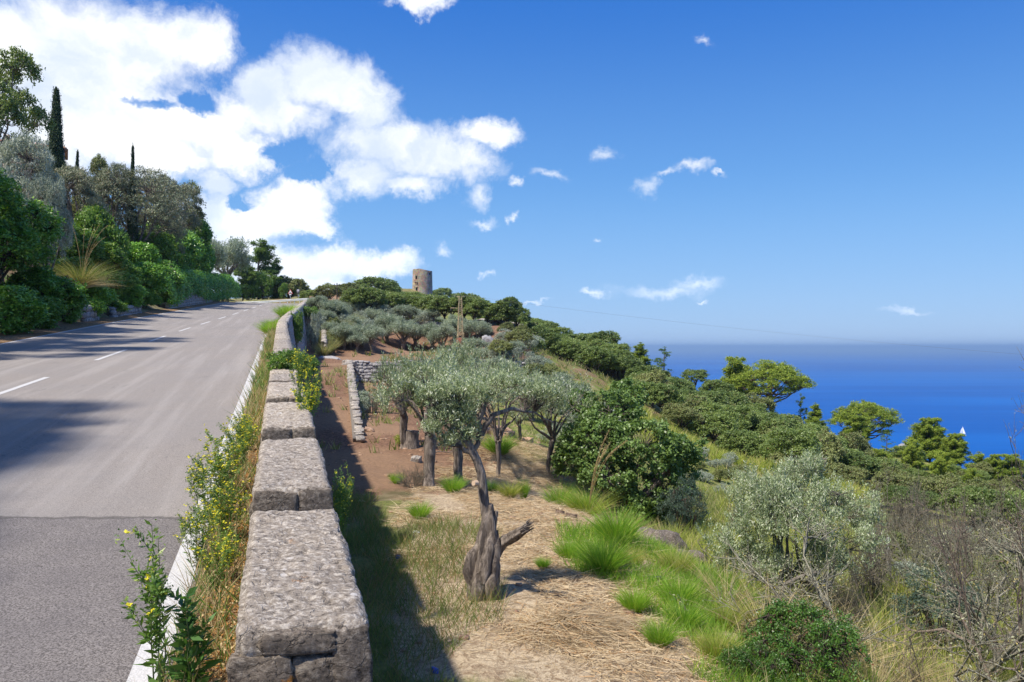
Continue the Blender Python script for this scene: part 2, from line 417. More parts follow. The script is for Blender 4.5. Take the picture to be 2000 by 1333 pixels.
M['yellowgrass'] = m_leaf('yellow_green_blade', (.22, .29, .045), (.42, .46, .09), (.52, .46, .18), .4, .5, .2, 1.5, .25)
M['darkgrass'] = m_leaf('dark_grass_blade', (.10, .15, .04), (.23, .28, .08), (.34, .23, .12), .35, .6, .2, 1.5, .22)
M['mixgrass'] = m_leaf('slope_grass_blade', (.12, .165, .045), (.30, .34, .095), (.44, .38, .20), .35, .6, .2, .5, .28)
M['straw'] = m_leaf('straw', (.36, .27, .155), (.68, .56, .37), (.48, .31, .16), .2, .65, .2, .8, .15, (1.1, 1.0, .8))
M['drygrass'] = m_leaf('dry_grass', (.38, .29, .14), (.66, .55, .32), (.45, .33, .16), .3, .6, .2, 1.0, .2, (1.1, 1.0, .7))
M['tangrass'] = m_leaf('tan_grass', (.24, .23, .09), (.50, .42, .22), (.22, .28, .07), .3, .6, .2, .8, .35)
M['lichen'] = m_leaf('lichen_tuft', (.20, .22, .12), (.42, .42, .27), (.45, .36, .12), .15, .7, .1, 2, .12)
M['plume'] = m_leaf('plume', (.42, .30, .14), (.66, .52, .30), None, .35, .6, .2, 3)
M['litter'] = m_leaf('fallen_leaf', (.28, .12, .035), (.58, .32, .10), (.62, .48, .26), .25, .6, .2, 3, .3, (1.2, 1.0, .6))
M['weed'] = m_leaf('weed_leaf', (.06, .135, .028), (.18, .31, .055), (.33, .42, .10), .35, .45, .4, 4, .15)
M['weeddark'] = m_leaf('broad_weed_leaf', (.035, .10, .022), (.10, .22, .045), None, .35, .4, .5, 4)
M['flower'] = m_leaf('yellow_flower', (.62, .55, .03), (.85, .78, .06), None, .35, .5, .2, 4, tcol=(1, 1, .6))
M['lentisk'] = m_leaf('lentisk_leaf', (.032, .090, .014), (.125, .245, .035), (.15, .05, .03), .28, .4, .5, 2.2, .06)
M['bluebush'] = m_leaf('blue_green_leaf', (.035, .065, .045), (.12, .17, .12), None, .2, .5, .3, 1.2)
M['stem'] = m_plain('green_stem', (.13, .17, .06), .7)
M['rust'] = m_plain('rusty_steel', (.17, .055, .030), .85, 0, .45, 9)
M['lattice'] = m_plain('weathered_lattice_steel', (.42, .34, .20), .6, 0, .4, 3)
M['galv'] = m_plain('galvanised_steel', (.62, .65, .66), .45, .25, .08, 3)
M['wire'] = m_plain('wire', (.30, .31, .33), .5, .4)
M['dark'] = m_plain('dark_opening', (.02, .018, .016), .9)
M['white'] = m_plain('white_enamel', (.80, .80, .80), .4, 0, .03)
M['red'] = m_plain('red_enamel', (.55, .04, .04), .4, 0, .05)
M['black'] = m_plain('black_enamel', (.03, .03, .03), .5)
M['signback'] = m_plain('grey_sign_back', (.20, .20, .24), .6, .2)
M['teal'] = m_plain('teal_paint', (.09, .28, .24), .5, 0, .2)
M['sail'] = m_plain('sailcloth', (.80, .80, .78), .7, 0, .03)
M['plaster'] = m_plain('plaster', (.42, .34, .27), .9, 0, .2, 5)
M['tile'] = m_plain('roof_tile', (.38, .20, .12), .85, 0, .35, 6)
M['blue'] = m_plain('blue_plastic', (.03, .09, .45), .45)
M['postwhite'] = m_plain('pale_post', (.62, .60, .58), .6)

def m_tower():
    m, w, out = new_mat('tower_masonry'); tc = w.add('ShaderNodeTexCoord').outputs['Object']
    x, y, z = w.sep(tc); a = w.math('MULTIPLY', w.math('ARCTAN2', y, x), 3.3)
    v = w.vmath('MULTIPLY_ADD', w.noise(tc, 2.5, 4, .6, out=1), (.25, .16, .25), w.comb(a, w.math('MULTIPLY', z, 1.5), 0.0))
    e = w.vor(v, 3.2, 'DISTANCE_TO_EDGE', .9); cc = w.vor(v, 3.2, out=1)
    n = w.noise(tc, .55, 5, .6); n2 = w.noise(tc, 6, 5, .6)
    c = w.mix(w.ramp(n, .38, .62), rgb(.34, .25, .18), rgb(.50, .42, .32))
    c = w.mix(.35, c, w.mix(1.0, c, cc, 'OVERLAY')); c = w.mix(w.math('MULTIPLY', w.ramp(e, .06, .0), .35), c, rgb(.17, .12, .09))
    c = w.mix(w.math('MULTIPLY', n2, .3), c, rgb(.27, .2, .15))
    h = w.math('ADD', w.ramp(e, .0, .12), w.math('MULTIPLY', n2, .6)); finish(w, out, c, .95, h, .8, .06, .1); return m
M['tower'] = m_tower()

def m_asphalt():
    m, w, out = new_mat('asphalt'); g = w.add('ShaderNodeNewGeometry').outputs['Position']; x, y, z = w.sep(g)
    n = w.noise(g, 95, 5, .8); big = w.noise(g, .35, 5, .6); mid = w.noise(g, 3.0, 6, .65)
    # position across the lane, measured along the road's own direction
    lat = w.math('ADD', x, w.math('MULTIPLY', y, .284))
    tr = w.noise(w.comb(w.math('MULTIPLY', lat, 1.5), w.math('MULTIPLY', y, .05), 0.0), 1.6, 4, .6)
    old = w.mix(w.ramp(n, .36, .64), rgb(.14, .124, .110), rgb(.335, .300, .268))
    old = w.mix(w.math('MULTIPLY', w.ramp(big, .36, .64), .30), old, rgb(.20, .19, .185))
    old = w.mix(w.math('MULTIPLY', w.ramp(tr, .46, .66), .22), old, rgb(.42, .39, .36))
    old = w.mix(w.math('MULTIPLY', w.ramp(mid, .52, .70), .18), old, rgb(.18, .17, .165))
    lon = w.noise(w.comb(w.math('MULTIPLY', lat, 4.0), w.math('MULTIPLY', y, .22), 2.0), 2.6, 4, .6)
    old = w.mix(w.math('MULTIPLY', w.ramp(lon, .56, .76), .10), old, rgb(.46, .45, .43))
    new = w.mix(w.ramp(n, .40, .60), rgb(.065, .057, .052), rgb(.27, .245, .23))
    new = w.mix(w.math('MULTIPLY', w.ramp(mid, .4, .65), .3), new, rgb(.11, .10, .10))
    # the older surface starts at a ragged joint across the road
    jn = w.math('MULTIPLY_ADD', w.math('SUBTRACT', w.noise(g, 9, 4, .6), .5), .16, w.math('MULTIPLY_ADD', w.math('SUBTRACT', w.noise(g, .8, 3, .5), .5), .25, y))
    c = w.mix(w.ramp(jn, 6.20, 6.27), new, old)
    c = w.mix(w.math('MULTIPLY', w.math('SUBTRACT', w.ramp(jn, 6.19, 6.22), w.ramp(jn, 6.24, 6.28)), .6), c, rgb(.06, .055, .05))
    # tar-filled cracks: long wandering lines further up the hill
    cr = w.vor(w.vmath('MULTIPLY_ADD', w.noise(g, .9, 5, .65, out=1), (1.3, 1.3, 0), w.scale(g, (.55, .13, 0))), 1.0, 'DISTANCE_TO_EDGE')
    ck = w.math('MULTIPLY', w.math('MULTIPLY', w.ramp(cr, .010, .003), w.ramp(y, 22, 40)), w.ramp(w.noise(g, .25, 2, .5), .46, .54))
    c = w.mix(w.math('MULTIPLY', ck, .75), c, rgb(.06, .06, .06))
    st = w.math('MULTIPLY', w.ramp(w.noise(w.comb(w.math('MULTIPLY', lat, 2.2), w.math('MULTIPLY', y, .5), 5.0), 1.0, 6, .62), .62, .70), .35)
    c = w.mix(st, c, rgb(.12, .115, .11))
    finish(w, out, c, .88, n, .8, .006, .25); return m
M['asphalt'] = m_asphalt()

def m_paint():
    m, w, out = new_mat('road_paint'); g = w.add('ShaderNodeNewGeometry').outputs['Position']
    n = w.noise(g, 120, 3, .7); mid = w.noise(g, 14, 5, .7)
    c = w.mix(w.ramp(n, .3, .6), rgb(.34, .34, .33), rgb(.54, .53, .52))
    c = w.mix(w.math('MULTIPLY', w.ramp(mid, .52, .66), .65), c, rgb(.38, .37, .36)); finish(w, out, c, .8, n, .7, .005, .3); return m
M['paint'] = m_paint()
def m_skid():
    m, w, out = new_mat('tyre_rubber_mark'); g = w.add('ShaderNodeNewGeometry').outputs['Position']; p = w.add('ShaderNodeBsdfPrincipled'); p.inputs['Base Color'].default_value = rgb(.06, .055, .05); p.inputs['Roughness'].default_value = .8
    t = w.add('ShaderNodeBsdfTransparent'); mx = w.add('ShaderNodeMixShader'); w.put(mx, 0, w.math('MULTIPLY', w.ramp(w.noise(g, 20, 6, .8), .46, .74), .38)); w.l.new(t.outputs[0], mx.inputs[1]); w.l.new(p.outputs[0], mx.inputs[2]); w.l.new(mx.outputs[0], out.inputs[0]); return m
M['skid'] = m_skid()

def m_ground():
    m, w, out = new_mat('hillside_ground'); g = w.add('ShaderNodeNewGeometry').outputs['Position']
    at = w.add('ShaderNodeVertexColor'); at.layer_name = 'cover'; s = w.add('ShaderNodeSeparateColor'); w.l.new(at.outputs[0], s.inputs[0])
    soilm, strawm, greenm = s.outputs[0], s.outputs[1], s.outputs[2]
    n1 = w.noise(g, 1.1, 8, .62); n2 = w.noise(g, 9, 7, .68); n3 = w.noise(g, 60, 4, .7); n0 = w.noise(g, .16, 4, .55)
    scrub = w.mix(w.ramp(n1, .38, .62), rgb(.10, .10, .045), rgb(.25, .21, .12)); scrub = w.mix(w.ramp(n0, .42, .6), scrub, rgb(.20, .125, .075))
    soil = w.mix(w.ramp(n2, .32, .68), rgb(.105, .060, .038), rgb(.27, .155, .098)); soil = w.mix(w.math('MULTIPLY', w.ramp(n0, .42, .6), .6), soil, rgb(.30, .195, .12))
    soil = w.mix(w.math('MULTIPLY', w.ramp(n3, .58, .7), .35), soil, rgb(.48, .39, .31))
    straw = w.mix(w.ramp(w.noise(w.vmath('MULTIPLY_ADD', w.noise(g, 2.2, 4, .6, out=1), (.8, .8, 0), w.scale(g, (1, 1.3, 1))), 16, 7, .75), .36, .62), rgb(.25, .175, .105), rgb(.60, .48, .32))
    straw = w.mix(w.math('MULTIPLY', w.ramp(n1, .5, .66), .5), straw, rgb(.25, .175, .115))
    green = w.mix(w.ramp(n2, .35, .65), rgb(.085, .115, .025), rgb(.23, .255, .06)); green = w.mix(w.ramp(n1, .45, .65), green, rgb(.27, .235, .11))
    def edge(mk): return w.ramp(w.math('ADD', mk, w.math('MULTIPLY', w.math('SUBTRACT', n1, .5), .9)), .35, .65)
    c = w.mix(edge(greenm), scrub, green); c = w.mix(edge(strawm), c, straw); c = w.mix(edge(soilm), c, soil)
    h = w.math('ADD', w.math('MULTIPLY', n2, .7), w.math('MULTIPLY', n3, .3)); finish(w, out, c, .95, h, 1.0, .08, .08); return m
M['ground'] = m_ground()

def m_sea():
    m, w, out = new_mat('sea_water'); g = w.add('ShaderNodeNewGeometry').outputs['Position']
    v = w.scale(g, (1, .4, 1)); n = w.noise(v, .08, 6, .6); b = w.noise(w.scale(g, (.2, 1, 1)), .0024, 7, .62)
    c = w.mix(w.ramp(b, .4, .62), rgb(.001, .068, .285), rgb(.002, .096, .355))
    p = finish(w, out, c, .6, n, .25, 1.2, .02); p.inputs['IOR'].default_value = 1.06; return m
M['sea'] = m_sea()

def m_verge():
    m, w, out = new_mat('verge_soil'); g = w.add('ShaderNodeNewGeometry').outputs['Position']
    n = w.noise(g, 9, 6, .7); n2 = w.noise(g, 55, 4, .7)
    c = w.mix(w.ramp(n, .35, .65), rgb(.10, .062, .035), rgb(.30, .19, .10)); c = w.mix(w.ramp(n2, .5, .68), c, rgb(.38, .27, .16))
    finish(w, out, c, .95, n2, 1.0, .03, .1); return m
M['verge'] = m_verge()

# ------------------------------------------------------------------ the lie of the land
def sp(t, k=5.0): return k * np.logaddexp(0, np.asarray(t, float) / k)
def XL(Y): Y = np.asarray(Y, float); return -.15 - .284 * Y + .057 * sp(Y - 46)      # left edge of the parapet
def XW(Y): return XL(Y) + .235                                                       # its centre
def ZT(Y): Y = np.asarray(Y, float); return .06 * Y - 1.14 + .0165 * sp(Y - 52)        # its top
def ZR(Y): return ZT(Y) - .53                                                        # the road beside it
def ZS(X, Y): return ZR(Y) + .40 * sstep(8, 62, Y) * (1 - sstep(98, 112, Y)) * np.clip((XL(Y) - X) / 9.4, 0, 1.15) ** 2    # banked surface
def XC(Y): return XL(Y) - 4.7                                                        # the centre line
HALF = 4.45
def wdir(Y): d = np.array([float(XL(Y + .5) - XL(Y - .5)), 1.0]); return d / np.linalg.norm(d)

# road centre line: up the hill, then a left-hand bend
ys = np.linspace(-8, 109, 118); road_pts = [(float(XC(y)), y, float(ZR(y))) for y in ys]
hd = math.atan2(*wdir(109)); px_, py_, pz_ = road_pts[-1]
for i in range(44):
    hd -= 1.5 / 24.0 if i < 34 else 0.0
    px_ += math.sin(hd) * 1.5; py_ += math.cos(hd) * 1.5; pz_ += .085 * max(0, 1 - i / 9.0) * 1.2; road_pts.append((px_, py_, pz_))
road_pts = np.array(road_pts)

def W(px, py, z): return ((px - 1000) / FOC * z, z, -(py - EYE) / FOC * z)
ctrl = [W(*c) for c in [
    (950, 1170, 10.9), (1100, 1005, 17.3), (850, 960, 20), (1200, 1085, 13.4), (1300, 1200, 10.6), (1500, 1345, 8.8), (1150, 1345, 8.2), (1700, 1310, 11), (1900, 1260, 14),
    (2020, 1150, 17.5), (1530, 1165, 16), (1310, 1070, 18), (1200, 1005, 26), (1010, 880, 28), (1000, 850, 32), (1090, 830, 42), (900, 800, 46), (1450, 900, 46), (1400, 950, 37),
    (1500, 915, 45), (1300, 835, 60), (1180, 745, 82), (1060, 695, 78), (1000, 662, 92), (940, 668, 92), 
    (2050, 970, 82), (1750, 965, 52), (1900, 1005, 42), (1700, 1055, 29), (2050, 1040, 34), (825, 578, 250), (700, 598, 150),
    (900, 612, 215), (1000, 640, 160), (650, 600, 122), (760, 640, 115), (850, 640, 120), (640, 640, 85), (2300, 1200, 20), (2300, 1000, 60)]]
ctrl += [(x, y, -3.4) for x, y in [(0.6, 0), (-.3, 4), (-1.6, 8), (-3.2, 14), (-4.6, 20), (-5.5, 26), (2, 2), (-6.6, 29), (-5.0, 29)]]
ctrl += [(-12.5, 45, -2.9), (-8.0, 45, -2.9), (-14.3, 57, -2.45), (-11, 57, -2.45), (-3, 57, -2.45), (2.5, 56, -2.6), (-17, 75, -1.75), (-12, 88, -1.85), (-7, 90, -1.85), (-14, 66, -2.2), (-8, 66, -2.2), (-1, 66, -2.3), (6, 62, -2.7),
         (-21, 92, 1.4), (-24.5, 104, 4.2), (-26, 116, 5.3), (-60, 150, 7.0), (-110, 230, 2), (-45, 132, 6.2), (-75, 110, 7.5),
         (60, 190, -62), (30, 240, -55), (120, 150, -75), (120, 90, -62), (160, 60, -70), (75, 130, -38), (-10, 330, -20), (-90, 320, -20), (60, 330, -145), (180, 200, -150), (220, 80, -150),
         (-27, 262, 15), (-60, 250, 9), (35, 50, -12.5), (60, 60, -22), (60, 30, -18), (90, 20, -40), (150, 0, -90), (20, 5, -6.2), (40, 5, -13), (250, 0, -160), (260, 300, -165), (0, 420, -150), (-150, 420, -120), (300, 420, -170)]
ctrl = np.array(ctrl)

# the woods stand on falling ground: their crowns' tops are what the hill shows against the sky
soft = []
RIDGE = [(640, 560, 150, 62, 1), (672, 557, 160, 60, 1), (700, 566, 165, 56, 0), (728, 540, 175, 92, 0), (758, 556, 185, 60, 0), (782, 573, 195, 60, 0), (806, 580, 190, 60, 0), (838, 574, 195, 60, 0), (862, 562, 262, 46, 0),
         (882, 583, 185, 56, 0), (906, 588, 175, 56, 0), (934, 586, 165, 52, 0), (958, 604, 160, 56, 0), (985, 608, 150, 58, 0), (1012, 628, 140, 56, 0), (1040, 619, 134, 64, 0), (1066, 624, 130, 56, 0), (1092, 640, 124, 58, 0),
         (1120, 652, 118, 60, 0), (1150, 648, 112, 62, 0), (1180, 645, 106, 66, 0), (1205, 672, 100, 58, 0), (1160, 690, 94, 84, 0), (1110, 665, 110, 70, 0), (1225, 705, 96, 64, 0)]
SLOPE = [(1030, 668, 82, 64), (1262, 712, 92, 78), (1305, 742, 88, 84), (1358, 722, 96, 56), (1400, 742, 92, 66), (1345, 775, 74, 90), (1395, 800, 66, 96), (1450, 795, 74, 92), (1450, 836, 58, 88), (1520, 818, 70, 90), (1500, 850, 57, 88), (1570, 828, 74, 80), (1610, 858, 68, 86), (1660, 880, 68, 80), (1720, 895, 72, 76), (1548, 872, 55, 90), (1655, 908, 52, 78), (1780, 925, 62, 80), (1850, 940, 60, 84), (1930, 955, 58, 90)]
for t in [r_[:4] for r_ in RIDGE] + SLOPE:
    x_, y_, z_ = W(t[0], t[1], t[2]); soft.append((x_, y_, z_ - .88 * t[3] / FOC * t[2]))
_nh = len(ctrl); ctrl = np.vstack([ctrl, soft])
def _rbf_setup():
    P = ctrl[:, :2] / 10.0; n = len(P)
    D = np.sqrt(((P[:, None] - P[None]) ** 2).sum(-1) + .04)
    A = np.zeros((n + 3, n + 3)); A[:n, :n] = D - np.diag(np.where(np.arange(n) < _nh, .01, .25)); A[:n, n] = 1; A[:n, n + 1:] = P; A[n, :n] = 1; A[n + 1:, :n] = P.T
    b = np.zeros(n + 3); b[:n] = ctrl[:, 2]; return P, np.linalg.solve(A, b)
_RP, _RW = _rbf_setup()
def rbf(X, Y):
    sh = np.shape(X); X = np.ravel(X) / 10.0; Y = np.ravel(Y) / 10.0; out = _RW[-3] + _RW[-2] * X + _RW[-1] * Y
    for i, (a, b) in enumerate(_RP): out = out + _RW[i] * np.sqrt((X - a) ** 2 + (Y - b) ** 2 + .04)
    return out.reshape(sh)

def XP(Y): return -5.38 - .204 * (np.asarray(Y, float) - 29)        # the low wall beside the dirt path
YA, YB = 58.0, 97.0                                                 # two terrace walls across the slope
def terrace_step(X, Y):
    left = (X < XP(Y)) * sstep(27, 45, Y) * (Y <= YA)
    fade = 1 - sstep(-1, 5, X)
    behind = (Y > YA) * np.where(X < XP(YA), 1.0, fade)
    s = 1.35 * np.maximum(left, behind)
    s = s + .95 * (Y > YB) * sstep(-22, -20, X) * (1 - sstep(1, 6, X)) * (1 - sstep(YB, YB + 18, Y) * .8)
    return s

def road_dist(X, Y):
    d = np.full(np.shape(X), 1e9); z = np.zeros(np.shape(X))
    for p in road_pts[108:]:
        e = (X - p[0]) ** 2 + (Y - p[1]) ** 2; k = e < d; d = np.where(k, e, d); z = np.where(k, p[2], z)
    return np.sqrt(d), z

def H(X, Y, rough=True):
    X = np.asarray(X, float); Y = np.asarray(Y, float); X, Y = np.broadcast_arrays(X, Y)
    u = X - XW(Y); right = rbf(X, Y) + terrace_step(X, Y)
    w = -u
    rise = np.clip(w - 10.7, 0, None); bank = ZS(X, Y) - .03 + .62 * np.minimum(rise, 30) + .25 * np.clip(rise - 30, 0, None)
    left = bank + (right - bank) * sstep(112, 140, Y)
    h = np.where((u > 0), right, left)
    if np.any(Y > 92):
        d, zr = road_dist(X, Y); k = (1 - sstep(5.2, 8.5, d)) * (Y > 104) * (u < 0); h = h * (1 - k) + (zr - .06) * k
        k2 = (1 - sstep(5.2, 7.5, d)) * (Y > 107) * (u >= 0); h = h * (1 - k2) + (zr - .06) * k2
    if rough:
        P = np.stack([X, Y, np.zeros_like(X)], -1); off = (u > .5) | (w > 10.9)
        far = sstep(20, 120, np.hypot(X, Y))
        n = fbm(P * .55, 4) * .16 + fbm(P * 2.6 + 5, 3) * .05 + far * fbm(P * .09 + 9, 4) * 1.2
        flat = (1 - .6 * (X < XP(Y)) * (Y < 60)); h = h + n * off * flat * np.clip((np.abs(u) - .3) / 1.2, 0, 1)
    return h
def Hs(x, y): return float(H(np.array([x]), np.array([y]))[0])

# ------------------------------------------------------------------ ground sheet
def grid_axis(parts):
    a = [parts[0][0]]
    for (s, e, d) in parts:
        n = max(1, int(round((e - s) / d))); a += list(np.linspace(s, e, n + 1)[1:])
    return np.array(a)

def make_ground():
    U = grid_axis([(-260, -100, 16), (-100, -40, 4), (-40, -12, 1.0), (-12, -9.6, .4), (-9.6, -.5, 1.1), (-.5, -.08, .21), (-.08, .08, .16), (.08, .5, .14), (.5, 8, .17), (8, 22, .36), (22, 60, .9), (60, 150, 2.6), (150, 420, 12)])
    Yg = grid_axis([(-30, -4, 2.0), (-4, 5, .5), (5, 24, .2), (24, 45, .34), (45, 57.9, .5), (57.9, 58.1, .2), (58.1, 96.9, .62), (96.9, 97.1, .2), (97.1, 170, 1.0), (170, 300, 2.5), (300, 520, 12)])
    UU, YY = np.meshgrid(U, Yg); XX = UU + XW(YY); ZZ = H(XX, YY); n, k = UU.shape
    V = np.stack([XX, YY, ZZ], -1).reshape(-1, 3); i = np.arange(n * k).reshape(n, k)
    F = np.stack([i[:-1, :-1], i[:-1, 1:], i[1:, 1:], i[1:, :-1]], -1).reshape(-1, 4)
    g = Geo().add(V, F); o = g.build('hillside', M['ground'], smooth=True); tag(o, kind='structure')
    X, Y, Z = V.T; u = X - XW(Y)
    nz = fbm(V * .25, 3); near = np.hypot(X, Y)
    soil = np.where((u > 0) & (X < XP(Y) + .3) & (Y > 19), 1.0, 0)
    soil = np.maximum(soil, (u > 0) * sstep(17, 22, Y) * (1 - sstep(-1.5, 0.2, X)) * (Y < 58) * .9 * (1 - .3 * sstep(36, 50, Y)))
    soil = np.maximum(soil, (u > 0) * (Y > YA) * (Y < YB + 2) * (1 - sstep(0, 4, X)) * .95)
    soil = np.maximum(soil, (Y > 60) * (Y < 105) * sstep(0, 3, X) * (1 - sstep(12, 18, X)) * .5)
    soil = np.maximum(soil, sstep(-.1, .5, nz) * (Y > 36) * (X > 3) * (Y < 70) * .45)
    straw = (u > .8) * sstep(7, 9.5, Y) * (1 - sstep(25, 31, Y)) * sstep(-1.9, -.9, X + (Y - 10) * .10) * (1 - sstep(2.2, 3.6, X - (Y - 8) * .02))
    straw = np.maximum(straw, (u > 1.3) * (Y < 9) * sstep(-.2, .5, X) * (1 - sstep(2.0, 3.0, X)))
    green = ((X > 2.0) | (Y > 26)) * .75 * (near < 140) * (u > 0)
    green = np.maximum(green, (u > 0) * (u < 3) * (Y < 18) * .55)
    green = np.maximum(green, (Y > 100) * .5)
    C = np.stack([soil, straw, green, np.ones_like(soil)], -1).astype(np.float32)
    ca = o.data.color_attributes.new('cover', 'FLOAT_COLOR', 'POINT'); ca.data.foreach_set('color', C.ravel())
    return o
make_ground()

def make_sea():
    r = np.array([0, 200, 600, 1500, 4000, 10000, 30000, 90000, 180000.]); n = 64; th = np.linspace(0, 2 * np.pi, n, endpoint=False)
    V = np.stack([np.outer(r, np.cos(th)), np.outer(r, np.sin(th)), np.full((len(r), n), -150.0)], -1)
    i = np.arange(len(r) * n).reshape(len(r), n); a = i[:-1]; b = i[1:]
    F = np.stack([a, b, np.roll(b, -1, 1), np.roll(a, -1, 1)], -1).reshape(-1, 4)[n:]
    V = V.reshape(-1, 3); g = Geo().add(V, F); g.add(np.vstack([V[n:2 * n], [[0, 0, -150.]]]), np.stack([np.arange(n), np.roll(np.arange(n), -1), np.full(n, n)], -1))
    tag(g.build('sea', M['sea']), kind='structure')
make_sea()

# ------------------------------------------------------------------ road
def side_vec(P):
    T = np.gradient(P[:, :2], axis=0); T = T / np.linalg.norm(T, axis=1, keepdims=True); return np.stack([T[:, 1], -T[:, 0]], -1)   # to the right
def strip(P, a, b, lift, nx=2):
    S_ = side_vec(P); t = np.linspace(a, b, nx); V = np.zeros((len(P), nx, 3))
    V[..., :2] = P[:, None, :2] + S_[:, None] * t[None, :, None]; k = 1 - sstep(98, 112, V[..., 1]); V[..., 2] = ZS(V[..., 0], V[..., 1]) * k + P[:, None, 2] * (1 - k) + lift
    i = np.arange(len(P) * nx).reshape(len(P), nx)
    return V.reshape(-1, 3), np.stack([i[:-1, :-1], i[:-1, 1:], i[1:, 1:], i[1:, :-1]], -1).reshape(-1, 4)
def resample(P, a, b, step=.5):
    d = np.r_[0, np.cumsum(np.linalg.norm(np.diff(P, axis=0), axis=1))]; t = np.arange(a, b + 1e-6, step)
    return np.stack([np.interp(t, d, P[:, k]) for k in range(3)], -1)
arc = np.r_[0, np.cumsum(np.linalg.norm(np.diff(road_pts, axis=0), axis=1))]
rp = road_pts
# square metres: the perpendicular half width follows from the wall's slant
road = Geo(); road.add(*strip(rp, -4.42, 4.20, 0.0, 10)); road = road.build('road', M['asphalt'], smooth=True); tag(road, kind='structure')
for a, b in ((4.03, 4.175), (-4.36, -4.25)):
    Geo().add(*strip(rp, a, b, .004)).build('edge_line', M['paint'], road)
y0s = [-4.6, 4.15] + [12.9 + 8.75 * k for k in range(13)]
for y0 in y0s:
    a = np.interp(y0, rp[:, 1][:118], arc[:118]) if y0 < 109 else arc[117] + (y0 - 109)
    Geo().add(*strip(resample(rp, a, a + 4.4, .55), -.06, .06, .004)).build('centre_line_dash', M['paint'], road)
for o_ in (0, .13):
    t = np.linspace(0, 1, 14); X = -5.35 - 1.3 * t - .25 * t * t + o_; Y = 8.6 + 4.2 * t; P = np.stack([X, Y, X * 0], -1); V, F = strip(P, -.045, .045, 0, 2); V[:, 2] = ZS(V[:, 0], V[:, 1]) + .004
    Geo().add(V, F).build('skid_mark', M['skid'], road)
vg = Geo()
for a, b, l0 in ((4.195, 4.75, -.002), (-5.75, -4.40, -.006)):
    P = resample(rp[:118], 0, arc[117], .35); V, F = strip(P, a, b, l0, 6); k = fbm(V * 2.4, 4); t = np.tile(np.linspace(0, 1, 6), len(P)); t = t if a > 0 else 1 - t
    V[:, 2] += np.clip(k * .05 + .03, -.01, .1) * (t > .05) * np.minimum(t * 3, 1); vg.add(V, F)
tag(vg.build('verge', M['verge'], smooth=True), kind='structure')

# ------------------------------------------------------------------ stones and walls
def stone_mesh(name, mat, seed, div=3, amp=.16, rnd=.35):
    n = div; t = np.linspace(-1, 1, n + 1); Vs = {}; V = []; F = []
    def vid(p):
        k = tuple(np.round(p, 5))
        if k not in Vs: Vs[k] = len(V); V.append(p)
        return Vs[k]
    for ax in range(3):
        for sg in (-1, 1):
            for i in range(n):
                for j in range(n):
                    q = []
                    for (a, b) in ((i, j), (i + 1, j), (i + 1, j + 1), (i, j + 1)):
                        p = [0, 0, 0]; p[ax] = sg; p[(ax + 1) % 3] = t[a]; p[(ax + 2) % 3] = t[b]; q.append(vid(p))
                    F.append(q if sg > 0 else q[::-1])
    V = np.array(V, float); sph = norm(V) * 1.25; V = V * (1 - rnd) + sph * rnd; V = V + norm(V) * fbm(V * 1.3 + seed * 7.1, 3)[:, None] * amp * 2
    return Geo().add(V, F).mesh(name, mat, smooth=div > 3)
STN = {k: [stone_mesh('stone', M[k], s + 3, 2, .2) for s in range(6)] for k in ('stone', 'greystone', 'rubble', 'face')}
STNF = [stone_mesh('facing_stone', M['face'], s + 30, 9, .13, .22) for s in range(5)]

def place_stone(parent, kind, p, s, rz, tilt=.06, name='stone', mesh=None):
    me = mesh or STN[kind][int(rng.integers(6))]
    o = link(name, me, parent, p); o.scale = s
    o.rotation_euler = (rng.normal() * tilt, rng.normal() * tilt, rz); return o

